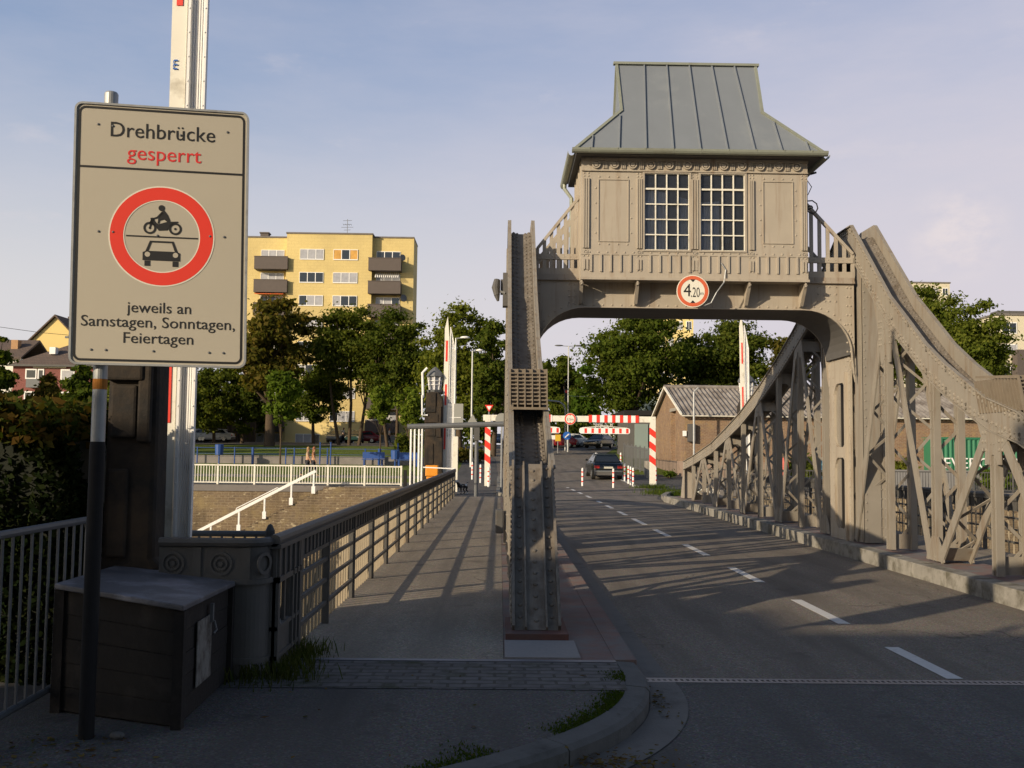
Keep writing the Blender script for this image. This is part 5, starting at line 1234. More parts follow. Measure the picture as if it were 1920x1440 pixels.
tree_px(862, 92, 566, 175, .12, 'tall dense tree filling the gap between the yellow block and the end-on truss', 14, mat=LEAF_A, ncl=80, flat_=.5)
tree_px(925, 84, 600, 90, .12, 'dark tree tucked behind the end-on truss beside the street lamps', 15, mat=LEAF_B, ncl=48)
tree_px(402, 108, 676, 125, .06, 'low dense tree right of the closure sign post', 16, mat=LEAF_B, ncl=50)
tree_px(588, 110, 672, 110, .12, 'low bushy tree between the thick trunk and the wide dark tree', 17, mat=LEAF_A, ncl=44)
tree_px(455, 108, 655, 90, .10, 'bushy tree just left of the thick reddish trunk', 24, mat=LEAF_B, ncl=40)
tree_px(527, 63, 686, 78, .42, 'slim bright green young tree in the lawn behind the white railing', 18, mat=LEAF_D, ncl=30, flat_=.8, leaf=.13, per=120, trunk_r=.06, shape='round')
tree_px(714, 84, 712, 56, .35, 'small bright young tree with a thin trunk left of the far pylon', 19, mat=LEAF_D, ncl=26, flat_=.8, leaf=.15, per=110, trunk_r=.07)
tree_px(776, 80, 722, 60, .30, 'pale loose young tree next to the far pylon', 20, mat=LEAF_D, ncl=26, flat_=.8, leaf=.15, per=100, trunk_r=.08, lean=-.6)
tree_px(1055, 135, 652, 90, .12, 'light green tree at the end of the road left of the two headed lamp', 21, mat=LEAF_A, ncl=44, leaf=.3, shape='round', group='trees beyond the road')
tree_px(1095, 125, 676, 80, .05, 'slender yellowish tree behind the gantry sign', 25, mat=LEAF_D, ncl=40, leaf=.3, shape='cone', group='trees beyond the road')
tree_px(1185, 92, 560, 215, .22, 'large spreading tree seen through the arch left of the brick warehouse', 22, mat=LEAF_A, ncl=85, flat_=.45, group='trees beyond the road', trunk_r=.5)
tree_px(1360, 96, 570, 215, .2, 'large dark tree behind the warehouse roof', 23, mat=LEAF_B, ncl=85, flat_=.5, group='trees beyond the road')
tree_px(1478, 88, 600, 90, .2, 'reddish tinged tree behind the upper end of the far truss chord', 26, mat=LEAF_C, ncl=44, group='trees beyond the road')
tree_px(1752, 100, 522, 150, .2, 'tall green tree rising above the right truss chord', 27, mat=LEAF_A, ncl=64, flat_=.6, group='trees behind the warehouse')
tree_px(1828, 92, 556, 150, .2, 'rounded green tree left of the pale flats on the right', 28, mat=LEAF_A, ncl=64, flat_=.6, group='trees behind the warehouse')
tree_px(1655, 104, 560, 130, .2, 'dark tree glimpsed between the right truss posts above the warehouse', 29, mat=LEAF_B, ncl=50, group='trees behind the warehouse')
tree_px(-12, 76, 622, 85, .15, 'dark tree at the left edge of the photo beside the red house', 30, mat=LEAF_B, ncl=50, group='trees by the red house')
tree_px(92, 78, 702, 75, .1, 'small yellowing tree in front of the red house', 31, mat=LEAF_C, ncl=36, leaf=.2, group='trees by the red house')
tree_px(150, 74, 680, 75, .1, 'dark bushy tree right of the red house, partly behind the sign post', 32, mat=LEAF_B, ncl=42, leaf=.2, group='trees by the red house')
tree_px(235, 90, 690, 130, .1, 'dark tree hidden behind the near stone pylon', 33, mat=LEAF_B, ncl=42, leaf=.25, group='trees by the red house')
tree_px(330, 100, 700, 90, .1, 'dark tree behind the raised barrier arm near the closure sign', 34, mat=LEAF_B, ncl=36, leaf=.25, group='trees by the red house')
# bushes under the far trees and along the yard
def bush(px, Y, w_, h_, d_, label, seed, mat=LEAF_B, leaf=.16, n=2600, base=None, name='bush', group='bushes'):
    rs = np.random.RandomState(seed); x = at(px, 820, Y).x; zb = terr(Y) if base is None else base; e = empty(name, (x,Y,zb), label, 'bush', group)
    cen = [(rs.uniform(-.42,.42)*w_, rs.uniform(-.4,.4)*d_, h_*rs.uniform(.25,.72)) for _ in range(14)]; rad = [(w_*.17,d_*.25,h_*.3)]*14
    V, F = leaves(rs, cen, rad, [n//14]*14, leaf); mesh_np('foliage', V, F, mat, e)
    mb = MB()
    for c in cen[:6]: mb.tube([(c[0]*.3,c[1]*.3,-.1),(c[0]*.7,c[1]*.7,c[2]*.5),c], [.05,.035,.01], 5, False)
    mb.build('stem', BARK, e, local=True)
bush(760, 84, 2.4, 1.9, 1.5, 'dark bush under the pale young tree left of the far pylon', 40)
bush(1258, 59.0, .9, .5, .5, 'weeds at the foot of the warehouse gable', 41, LEAF_D, .07, 700)
bush(1505, 57, 2.2, 1.6, 1.2, 'bush in the yard behind the middle of the right truss', 42, LEAF_B)
bush(1650, 54, 3.4, 1.7, 1.4, 'shrub left of the green container behind the right truss', 43, LEAF_A)
bush(1880, 53, 3.0, 1.2, 1.2, 'low yellowish shrub below the green container', 44, LEAF_D)
bush(878, 74, 2.6, 1.2, 1.4, 'brownish low hedge beside the footpath under the street lamps', 45, LEAF_C)
bush(1105, 112, 16, 3.6, 2.5, 'dark shrubbery across the end of the road behind the parked vans', 46, LEAF_B, .25, 5000)
bush(372, 119, 10, 6, 3, 'dark undergrowth behind the brown timber wall, left part', 48, LEAF_B, .25, 4000)
bush(440, 119, 10, 6, 3, 'dark undergrowth behind the brown timber wall, right part', 49, LEAF_B, .25, 4000)
bush(300, 112, 14, 5, 3, 'dark undergrowth behind the near barrier arm', 50, LEAF_B, .25, 4000)
bush(845, 100, 9, 4, 3, 'dark undergrowth behind the far pylon', 47, LEAF_B, .22, 4000)

# hedge behind the left fence
rs = np.random.RandomState(5); e = empty('hedge', (-5.2, 8.3, .1), 'clipped hedge behind the galvanised fence, coloured dark as in shade with sunlit reddish tips', 'hedge')
n = 20000; hx0, hx1, hy0, hy1, hz1 = 0.35, 2.22, -1.2, -.42, 1.88
P = []
for k in range(n):
    f = rs.rand(); u_ = rs.rand()
    x = hx0 + (hx1-hx0)*rs.rand(); y = hy0 + (hy1-hy0)*rs.rand(); z = hz1*rs.rand()
    if f < .55: y = hy0 + abs(rs.normal())*.07
    elif f < .75: x = hx1 - abs(rs.normal())*.07
    else: z = hz1 - abs(rs.normal())*.06
    lump = .07*math.sin(x*5.1+z*4)+.06*math.sin(z*6.3+x*2.2+y*5)
    P.append((x+lump*(f > .55), y+lump*(f < .55), z+lump*.5+(.10*rs.rand() if f >= .75 else 0)))
P = np.array(P); top = P[:,2] > hz1-.16
V, F = leaves(rs, [(0,0,0)], [(0,0,0)], [len(P)], .032); V += np.repeat(P, 4, 0)
Ft = F[np.repeat(top, 1)]; 
def sub(V, F): idx = np.unique(F); mp_ = -np.ones(len(V), int); mp_[idx] = np.arange(len(idx)); return V[idx], mp_[F]
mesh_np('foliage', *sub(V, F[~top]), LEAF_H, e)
rs = np.random.RandomState(6); Pt = P[top]; V, F = leaves(rs, [(0,0,0)], [(0,0,0)], [len(Pt)*2], .04); V += np.repeat(np.vstack([Pt, Pt+rs.normal(size=Pt.shape)*[.05,.05,.05]]), 4, 0); mesh_np('sunlit_shoots', V, F, LEAF_T, e)
mb = MB()
for k in range(10): x = -4.5+k*.145; mb.tube([(x,7.3,.1),(x+.05*math.sin(k),7.28,.9),(x+.06*math.sin(k*3),7.3,1.8)],[.03,.02,.008],5)
mb.build('branch', BARK, e)
mb = MB(); mb.box(-4.8,-3.06,7.22,7.82,.1,1.80); CORE = flat('hedge_shade', (.010,.013,.006), .95); mb.build('shade_core', CORE, e)  # solid dark core paints the shade between the leaves

# grass and moss
def blades(rs, pts, hmin, hmax, w_):
    V = []
    for x, y, z in pts:
        h = rs.uniform(hmin, hmax); a = rs.uniform(0, 6.28); l = rs.uniform(.1,.55)*h; dx, dy = math.cos(a), math.sin(a)
        V += [(x-dy*w_, y+dx*w_, z), (x+dy*w_, y-dx*w_, z), (x+dx*l*.5+dy*w_*.6, y+dy*l*.5-dx*w_*.6, z+h*.65), (x+dx*l, y+dy*l, z+h)]
    return np.array(V), np.arange(len(V)).reshape(-1,4)
GRS = leaf_mat('grass_blades', [(.03,.045,.012),(.05,.075,.018),(.075,.085,.03)], .25); MOSS = leaf_mat('moss_blades', [(.05,.08,.012),(.08,.12,.018),(.10,.11,.03)], .2)
rs = np.random.RandomState(9)
pts = [(-1.62+abs(rs.normal())*.13, rs.uniform(7.15,8.35), .12) for _ in range(650)] + [(rs.normal(-1.8,.22), rs.normal(7.25,.14), .12) for _ in range(450)]
o = mesh_np('grass_tuft', *blades(rs, pts, .03, .15, .004), GRS); tag(o, 'dark grass tufts at the foot of the balustrade beside the curved end panel', 'grass', kind='stuff')
pts = []
for k in range(5200):
    i = rs.randint(4, len(KI)-12); a, b_ = Vector(KI[i]), Vector(KI[i+1]); p = a.lerp(b_, rs.rand()); t = (b_-a).normalized(); nn = Vector((-t.y,t.x))
    d = -abs(rs.normal())*.07 * (1+1.2*max(0, math.sin(p.x*5+1)))
    if math.sin(p.x*7.3)+math.sin(p.y*9.1) + rs.normal()*.25 > .25: continue
    q = p + nn*(-d)*(-1 if False else 1)*(-1); pts.append((q.x, q.y, .121))
o = mesh_np('kerb_moss', *blades(rs, pts, .005, .018, .006), MOSS); tag(o, 'green moss and weeds along the inner edge of the curved kerb', 'moss', kind='stuff')
pts = [(rs.normal(7.5,.55), rs.normal(43.5,.9), .0) for _ in range(1500)] + [(gx(1222,51.3)+rs.normal()*.5, 51+rs.normal()*.3, 0) for _ in range(500)]
o = mesh_np('verge_grass', *blades(rs, pts, .05, .28, .012), MOSS); tag(o, 'grass patch at the curved kerb by the far end of the right truss', 'grass', kind='stuff')
pts = [(rs.uniform(8.0,9.4), rs.normal(43.0,.5), rs.uniform(.12,.3)) for _ in range(90)]
V, F = leaves(rs, [(0,0,0)], [(0,0,0)], [90], .05); V += np.repeat(np.array(pts), 4, 0); o = mesh_np('white_blossom', V, F, flat('blossom_white', (.7,.68,.6), .8)); tag(o, 'small white flowers in the grass patch at the far right kerb', 'flowers', kind='stuff')
DRY = leaf_mat('dry_leaves', [(.06,.04,.02),(.13,.08,.03),(.17,.13,.05),(.06,.07,.02)], .1)
pts = [(rs.normal(.62,.22), rs.normal(5.72,.10), .018+abs(rs.normal())*.012) for _ in range(240)] + [(rs.normal(1.14,.04), rs.normal(7.0,.22), .016) for _ in range(60)] + [(rs.uniform(-2.6,1.0), rs.uniform(4.6,7.8), .128) for _ in range(60)] + [(rs.uniform(-2.7,-2.0), rs.uniform(5.0,5.8), .128) for _ in range(120)]
V, F = leaves(rs, [(0,0,0)], [(0,0,0)], [len(pts)], .022); V[:,2] *= .25; V += np.repeat(np.array(pts), 4, 0); o = mesh_np('leaf_litter', V, F, DRY); tag(o, 'dry leaf litter in the gutter and on the near pavement', 'leaf litter', kind='stuff')
mb = MB(); mb.blob((-2.13,5.74,.14), .045,.03,.022, 8,6); tag(mb.build('stone', KERB_DK, loc=(-2.13,5.74,.12)), 'small grey stone lying by the foot of the sign post', 'stone')

# ------------------------------------------------------------------ park furniture beyond the railing
mb = MB(); mb.box(-75, -4.5, 69.6, 69.9, terr(69.6)-.2, terr(69.6)+.55); o = mb.build('low_wall', M_('park_wall', (.22,.20,.185), .9, var=.3, scale=1.5, bmp=.3), loc=(-30,69.7,terr(69.6))); tag(o, 'low grey wall across the lawn under the blue posts', 'low wall')
S(sheet('park_path', [(56.2, -120, -4.5), (58.4, -120, -4.5)], GRAVEL, .002))
e = empty('park_fence', (-20, 69.2, terr(69)), 'row of blue posts and mesh along the low wall in the park', 'fence')
for px in (370, 440, 474, 536, 552, 600, 614, 620, 685, 711, 746):
    x = at(px, 850, 69.2).x; mb = MB(); mb.tube([(x,69.2,terr(69)-.1),(x,69.2,terr(69)+1.15+.4*(px in (600,620,746)))], .045 if px not in (474,711) else .09, 6); mb.build('post', BLUE, e)
mb = MB()
for px_a, px_b in ((355,474),(474,536),(536,600),(600,685),(685,750)):
    a, b_ = at(px_a,850,69.2).x, at(px_b,850,69.2).x; mb.bar((a,69.2,terr(69)+1.1),(b_,69.2,terr(69)+1.1),.03,.03,(0,0,1)); mb.bar((a,69.2,terr(69)+.7),(b_,69.2,terr(69)+.7),.02,.02,(0,0,1))
mb.build('rail', BLUE, e)
def bin_(px, Y, lb, h=1.15):
    x = at(px, 850, Y).x; z = terr(Y); e = empty('litter_bin', (x,Y,z), lb, 'litter bin', 'blue litter bins'); mb = MB(); mb.lathe([(.26,.5*h),(.30,h),(.25,h+.03)], (x,Y,z), 12); mb.build('bucket', BLUE, e)
    mb = MB(); mb.tube([(x,Y,z),(x,Y,z+.55*h)], .05, 6); mb.build('post', BLUE, e)
bin_(411, 67.5, 'blue litter bin on a post right of the raised barrier arm', 1.35); bin_(741, 66, 'blue litter bin nearer the far pylon')
def play(px, Y, lb):
    x = at(px,850,Y).x; z = terr(Y); e = empty('park_bench', (x,Y,z), lb, 'bench', 'blue park benches'); mb = MB(); mb.box(x-.75,x+.75,Y-.2,Y+.2,z+.42,z+.47); mb.build('seat', BLUE, e)
    mb = MB(); mb.box(x-.75,x+.75,Y+.2,Y+.25,z+.5,z+.95); mb.build('backrest', BLUE, e)
    for s in (-.6,.6): mb = MB(); mb.box(x+s-.05,x+s+.05,Y-.18,Y+.22,z,z+.42); mb.build('leg', BLUE, e)
play(700, 68, 'blue bench by the thick blue post in the park'); play(765, 68, 'blue bench left of the hanging white bars')
e = empty('garden_wall', (-33, 116, terr(115)), 'long brown timber wall behind the low trees at the back of the lawn', 'wall')
a, b_ = at(345, 800, 115).x, at(478, 800, 115).x; mb = MB()
mb.box(a, b_, 115, 115.2, terr(115), terr(115)+2.3); mb.box(a, b_, 114.93, 115, terr(115)+1.1, terr(115)+1.2); 
for k in range(9): x = a+(b_-a)*k/8; mb.box(x-.12,x+.12,114.85,115.0,terr(115),terr(115)+2.45)
mb.build('boarding', M_('brown_timber', (.10,.07,.045), .85, var=.3, scale=2), e)

# ------------------------------------------------------------------ apartment block
YEL = brick_mat('yellow_tiles', (.80,.625,.235), (.78,.605,.225), (.72,.55,.20), .8, .38, .03, .75, bmp=.15, big=.2)
YELP = M_('yellow_render', (.80,.63,.27), .8, var=.08, scale=.5)
BALC = M_('brown_balcony', (.105,.085,.075), .7, var=.15, scale=2)
CURT_O = M_('orange_curtain', (.62,.34,.08), .7, var=.6, scale=1.5)
AWN = flat('orange_awning', (.72,.16,.04), .8)
BY = 121.0; zg0 = terr(BY)
bx = lambda px, Y=BY: at(px, 600, Y).x
bz = lambda py, px=615, Y=BY: at(px, py, Y).z
e = empty('apartment_block', (bx(615), BY, zg0), 'tall yellow tiled apartment block with brown balconies behind the park trees', 'apartment block')
zr = bz(439)
mb = MB(); mb.box(bx(456), bx(534), BY+.9, BY+6, zg0-1, zr-.35); mb.box(bx(534), bx(695), BY, BY+6, zg0-1, zr); mb.box(bx(695), bx(772.5), BY+.9, BY+6, zg0-1, bz(442))
mb.build('wall', YEL, e)
mb = MB(); mb.box(bx(534)-.1, bx(695)+.1, BY-.1, BY+6.1, zr, zr+.18); mb.box(bx(455), bx(534)-.1, BY+.8, BY+6.1, zr-.35, zr-.18); mb.box(bx(695)+.1, bx(773), BY+.8, BY+6.1, bz(442), bz(442)+.18); mb.build('parapet', COPING, e)
mb = MB(); c = bx(480); mb.box(c-.5,c+.5,BY+3,BY+4,zr-.4,zr+.65); mb.box(c-.6,c+.6,BY+2.9,BY+4.1,zr+.65,zr+.8); mb.build('chimney', BALC, e)
c = at(651, 440, BY+3); mb = MB(); mb.tube([(c.x,BY+3,zr),(c.x,BY+3,zr+2.6)], .035, 5)
for zz, L in ((2.4,1.1),(1.9,.9),(1.55,1.5),(1.2,.8)): mb.tube([(c.x-L*.5,BY+3,zr+zz),(c.x+L*.5,BY+3,zr+zz+.04)], .025, 5)
for dx in (-.5,-.2,.2,.5): mb.tube([(c.x+dx,BY+2.6,zr+1.9),(c.x+dx,BY+3.4,zr+1.9)], .02, 5)
mb.build('aerial', GALV_DK, e)
mb = MB(); mb.box(bx(560), bx(776), BY-.06, BY+.9, zg0-.5, zg0+2.6) if False else mb.box(bx(540), bx(695), BY-.05, BY, zg0-.5, zg0+2.4); mb.build('ground_floor', YELP, e)
def win(xa, xb, za, zb, y, kinds):
    mb = MB(); t = .07; mb.box(xa, xb, y-.05, y+.05, za, za+t*1.6); mb.box(xa, xb, y-.05, y+.05, zb-t, zb)
    n = len(kinds); 
    for k in range(n+1): x = xa+(xb-xa)*k/n; mb.box(max(xa,x-t/2*1.3), min(xb,x+t/2*1.3), y-.05, y+.05, za+t*1.6, zb-t)
    wf = mb.build('window', WHITE, e)
    for d, mt in (('l', GLASS_LT), ('d', GLASS_DK), ('o', CURT_O)):
        mb = MB(); 
        for k, q in enumerate(kinds):
            if q == d: mb.box(xa+(xb-xa)*k/n+.03, xa+(xb-xa)*(k+1)/n-.03, y-.02, y+.01, za+.05, zb-.03)
        if mb.v: mb.build('pane', mt, wf)
rw = random.Random(4)
for fl in range(9):
    py = 467.5 + fl*43.3
    rows = {0:('lll','lll','odo','ddd'),1:('lll','ddd','lll','lll'),2:('ddl','dll','ldd','lld'),3:('lld','dll','lll','lll'),4:('lll','ddd','lld','dll'),5:('lll','ldd','lll','ddl')}.get(fl, ('lll','lld','dll','lll'))
    for (pa, pb_), kd, y in zip(((483,527),(559.5,604.5),(622.5,668.5),(702,747)), rows, (BY+.86, BY-.04, BY-.04, BY+.86)):
        win(bx(pa), bx(pb_), bz(py+20), bz(py), y, kd)
    if fl < 8:
        for i_, (pa, pb_) in enumerate(((475.5,538),(689.5,750.5))):
            mb = MB(); za, zb = bz(py+39.5), bz(py+16.5); mb.box(bx(pa), bx(pb_), BY-.55, BY-.47, za, zb); mb.box(bx(pa), bx(pa)+.08, BY-.47, BY+.88, za, zb); mb.box(bx(pb_)-.08, bx(pb_), BY-.47, BY+.88, za, zb); mb.box(bx(pa)+.08, bx(pb_)-.08, BY-.47, BY+.88, za, za+.15)
            ba = mb.build('balcony', BALC, e)
            mb = MB(); mb.box(bx(pa)-.03, bx(pb_)+.03, BY-.6, BY-.45, zb, zb+.06); mb.build('balcony_rail', WHITE if rw.random() > .5 else BALC, ba)
mb = MB(); za = bz(554); mb.add([(bx(477),BY+.85,bz(547)),(bx(531),BY+.85,bz(547)),(bx(531),BY-.5,za),(bx(477),BY-.5,za)] + [(bx(477),BY+.85,bz(547)+.05),(bx(531),BY+.85,bz(547)+.05),(bx(531),BY-.5,za+.05),(bx(477),BY-.5,za+.05)], [(0,1,2,3),(7,6,5,4),(0,4,5,1),(1,5,6,2),(2,6,7,3),(3,7,4,0)]); mb.build('awning', AWN, e)
mb = MB(); za = bz(519); 
for k in range(12): xa = bx(701)+(bx(747)-bx(701))*k/12; xb = bx(701)+(bx(747)-bx(701))*(k+.55)/12; mb.box(xa, xb, BY-.2, BY+.8, za, za+.5) if False else mb.add([(xa,BY+.8,za+.75),(xb,BY+.8,za+.75),(xb,BY-.1,za),(xa,BY-.1,za)],[(0,1,2,3)])
mb.build('awning', WHITE, e)
mb = MB(); mb.disc((bx(755),BY+.5,bz(556)), (.8,.6,0), (0,0,1), .45, .05, 16); mb.disc((bx(752),BY+.4,bz(480)), (.8,.6,0), (0,0,1), .4, .05, 16); mb.build('satellite_dish', GALV_DK, e)

def block(px0, px1, Y, py_top, depth, label, wall, name='apartment_block', storeys=5, cols=5, base=None, win_mat=None, pys=None, y_off=0):
    x0, x1 = at(px0, 600, Y).x, at(px1, 600, Y).x; z0 = terr(Y) if base is None else base; z1 = at((px0+px1)/2, py_top, Y).z
    e = empty(name, ((x0+x1)/2, Y, z0), label, 'apartment block'); mb = MB(); mb.box(x0, x1, Y, Y+depth, z0-1, z1); mb.build('wall', wall, e)
    mb = MB(); mb.box(x0-.15, x1+.15, Y-.15, Y+depth+.15, z1, z1+.25); mb.build('parapet', COPING, e)
    H = 2.85; n = int((z1-z0-1)/H)
    for s in range(n):
        zt = z1 - .9 - s*H
        for c in range(cols):
            xa = x0 + (x1-x0)*(c+.2)/cols; xb = x0+(x1-x0)*(c+.8)/cols; mb = MB(); mb.box(xa, xb, Y-.08, Y+.05, zt-1.5, zt); f_ = mb.build('window', WHITE, e)
            mb = MB(); mb.box(xa+.12, (xa+xb)/2-.05, Y-.10, Y-.07, zt-1.38, zt-.12); mb.box((xa+xb)/2+.05, xb-.12, Y-.10, Y-.07, zt-1.38, zt-.12); mb.build('pane', (GLASS_DK, GLASS_LT)[(s+c)%2], f_)
    return e, x0, x1, z1
PALE = M_('pale_render', (.62,.56,.42), .85, var=.08, scale=.3)
e, x0, x1, z1 = block(1868, 2010, 128, 592, 16, 'pale beige flats with a flat roof at the right edge', PALE, cols=3)
mb = MB(); x = at(1888, 590, 129).x; mb.box(x-1.2, x+2.4, 129, 131, z1+.25, z1+.75); mb.build('roof_hatch', STEEL_IN, e)
mb = MB(); xa = at(1904, 680, 127).x; mb.box(xa, xa+12, 126.5, 127.9, terr(127), at(1904, 656, 127).z); mb.build('brown_stair_tower', BALC, e)
block(1690, 1782, 190, 531, 18, 'distant pale flats just showing above the tall tree on the right', PALE, cols=5)
block(1232, 1300, 165, 560, 15, 'pale yellow flats showing through the tree crowns under the arch', YELP, cols=4)
BRG = M_('greengrey_cladding', (.22,.27,.25), .6, var=.15, scale=.8)
e = empty('workshop_shed', (13, 84, terr(84)), 'dark flat roofed shed with grey doors behind the gantry right post', 'shed')
xa, xb = at(1178,800,84).x, at(1236,800,84).x; zt = at(1200,770,84).z
mb = MB(); mb.box(xa, xb+3, 84, 92, terr(84)-.3, zt-.4); mb.build('wall', STEEL_IN, e); mb = MB(); mb.box(xa-.4, xb+3.4, 83.5, 92.4, zt-.4, zt); mb.build('roof', BLACKPOST, e)
mb = MB(); x1_, x2_ = at(1190,800,83.9).x, at(1215,800,83.9).x; mb.box(x1_, x2_, 83.85, 84, terr(84)-.2, at(1200,795,84).z); mb.build('door', BRG, e)
e = empty('yard_building', (14, 110, terr(110)), 'grey green industrial building seen between trunk and warehouse roof', 'building')
xa, xb = at(1168,760,110).x, at(1232,760,110).x; zt = at(1200,742,110).z; mb = MB(); mb.box(xa, xb, 110, 118, terr(110)-.3, zt); mb.build('wall', BRG, e)
mb = MB(); mb.box(xa-.2, xb+.2, 109.8, 118.2, zt, zt+.3); mb.build('roof', STEEL_IN, e)
e = empty('yard_fence', (gx(1210,66), 66, terr(66)), 'grey steel fence between the bollard row and the warehouse gable', 'fence')
for k in range(8):
    x = gx(1170,70)+ (gx(1226,61)-gx(1170,70))*k/7; y = 70-9*k/7; mb = MB(); mb.box(x-.04,x+.04,y-.04,y+.04,terr(y)-.1,terr(y)+1.7); mb.build('post', GALV_DK, e)
mb = MB()
for k in range(60):
    t = k/59; x = gx(1170,70)+(gx(1226,61)-gx(1170,70))*t; y = 70-9*t; mb.box(x-.012,x+.012,y-.012,y+.012,terr(y)+.1,terr(y)+1.6)
a_, b_ = Vector((gx(1170,70),70,terr(70))), Vector((gx(1226,61),61,terr(61)))
for zz in (.2,1.5): mb.bar(a_+Vector((0,0,zz)), b_+Vector((0,0,zz)), .04,.04,(0,0,1))
mb.build('picket_panel', GALV_DK, e)
mb = MB(); x = gx(1219, 60); mb.box(x-.35,x+.2,59.2,60,terr(59)-.1,terr(59)+1.0); tag(mb.build('concrete_block', CONC, loc=(x,59.6,terr(59)), bevel=.03), 'pale concrete block left of the warehouse corner', 'concrete block')

# ------------------------------------------------------------------ brick warehouse
WBRK = brick_mat('warehouse_brick', (.27,.135,.062), (.17,.085,.042), (.31,.235,.15), .25, .085, .016, dirt=(.32,.22,.115), bmp=.6, big=.9)
PLINTH = M_('warehouse_plinth', (.30,.22,.17), .9, var=.2, scale=1.2, stain=(.18,.13,.1), stain_scale=.8, bmp=.3)
ROOFC = M_('fibre_cement_roof', (.27,.245,.22), .9, var=.35, scale=3, stain=(.12,.10,.085), stain_scale=.9, stain_at=(.42,.66), bmp=.3)
ROOFR = M_('mossy_roof', (.25,.17,.11), .9, var=.3, scale=2)
WX0, WX1, WY0, WY1, WYr = 11.15, 32.0, 60.0, 71.5, 65.9
e = empty('brick_warehouse', (21, 65, terr(60)), 'long brick warehouse with a weathered corrugated roof right of the road', 'warehouse')
we, wr, wb = at(1281,777,60).z, at(1248,727,65.9).z, terr(60)
mb = MB(); gp = [(WY0,wb+.95),(WY1,wb+.95),(WY1,we-.08),(WYr,wr-.1),(WY0,we-.08)]
mb.prism(gp, 'x', WX0, WX0+.35) if False else None
mb.prism([(WY0,wb+.95),(63.0,wb+.95),(63.0,we+.75),(WY0,we-.08)], 'x', WX0, WX0+.35)
mb.prism([(64.9,wb+.95),(WY1,wb+.95),(WY1,we-.08),(WYr,wr-.1),(64.9,wr-.42)], 'x', WX0, WX0+.35)
mb.prism([(63.0,we+.35),(64.9,we+.35),(64.9,wr-.42),(63.0,we+.75)], 'x', WX0, WX0+.35)
mb.box(WX0+.25, WX0+.4, 63.0, 64.9, wb+.95, we+.35)
mb.box(WX0+.35, WX1, WY0, WY0+.35, wb+.95, we-.08); mb.box(WX0+.35, WX1, WY1-.35, WY1, wb+.95, we-.08); mb.prism(gp, 'x', WX1-.35+.36, WX1+.36)
mb.build('wall', WBRK, e)
mb = MB(); mb.box(WX0-.06, WX1, WY0-.06, WY1, wb-1, wb+.95); mb.build('plinth', PLINTH, e)
mb = MB(); mb.box(WX0-.05, WX0+.05, 62.8, 65.1, we+.35, we+.55); mb.build('lintel', CONC, e)
mb = MB(); ncol = 520; vs = []; fs = []
for side, (ya, za, yb, zb) in enumerate(((WY0-.35, we-.05, WYr, wr), (WY1+.35, we-.05, WYr, wr))):
    for lay in (0, 1):
        o_ = len(vs)
        for k in range(ncol+1):
            x = WX0-.25 + (WX1+.5-WX0+.25)*k/ncol; w_ = .05*math.sin(2*math.pi*x/.29)
            vs += [(x, ya, za+w_-.03*lay), (x, (ya+yb)/2, (za+zb)/2+w_-.03*lay+.02), (x, yb, zb+w_-.03*lay)]
        for k in range(ncol):
            for j in range(2): fs.append((o_+3*k+j, o_+3*k+3+j, o_+3*k+4+j, o_+3*k+1+j))
mb.add(vs, fs); mb.build('roof', ROOFC, e)
rf = e.children[-1] if False else [c for c in e.children if c.name.startswith('roof')][0]
mb = MB(); mb.tube([(WX0-.3,WYr,wr+.06),(WX1+.5,WYr,wr+.06)], .14, 8); mb.build('ridge_capping', ROOFC, rf)
mb = MB(); mb.bar((WX0-.27,WY0-.35,we),(WX0-.27,WYr,wr+.03),.10,.14,(1,0,0)); mb.bar((WX0-.27,WY1+.35,we),(WX0-.27,WYr,wr+.03),.10,.14,(1,0,0)); mb.build('verge_board', CREAM, rf)
mb = half_gutter((WX0-.25,WY0-.36,we-.06),(WX1+.4,WY0-.36,we-.06),(0,-1,0)); mb.build('gutter', CREAM, rf)
mb = MB(); x = at(1296,815,59.9).x; mb.box(x-.22,x+.22,59.7,60,at(1296,828,60).z,at(1296,795,60).z); mb.build('meter_box', STEEL_IN, e); mb = MB(); mb.box(x-.5,x-.3,59.8,60,at(1296,818,60).z,at(1296,808,60).z); mb.build('wall_lamp', WHITE, e)
p = at(1301, 735, 58.5); e2 = empty('service_pole', (p.x,58.5,terr(58)), 'thin grey pole standing against the warehouse side wall', 'pole'); mb = MB(); mb.tube([(p.x,58.5,terr(58)-.1),(p.x,58.5,p.z)], .06, 8); mb.build('shaft', GALV, e2); mb = MB(); mb.tube([(p.x,58.5,p.z),(p.x+.25,58.4,p.z+.25)], .05, 6); mb.build('tip', GALV, e2)

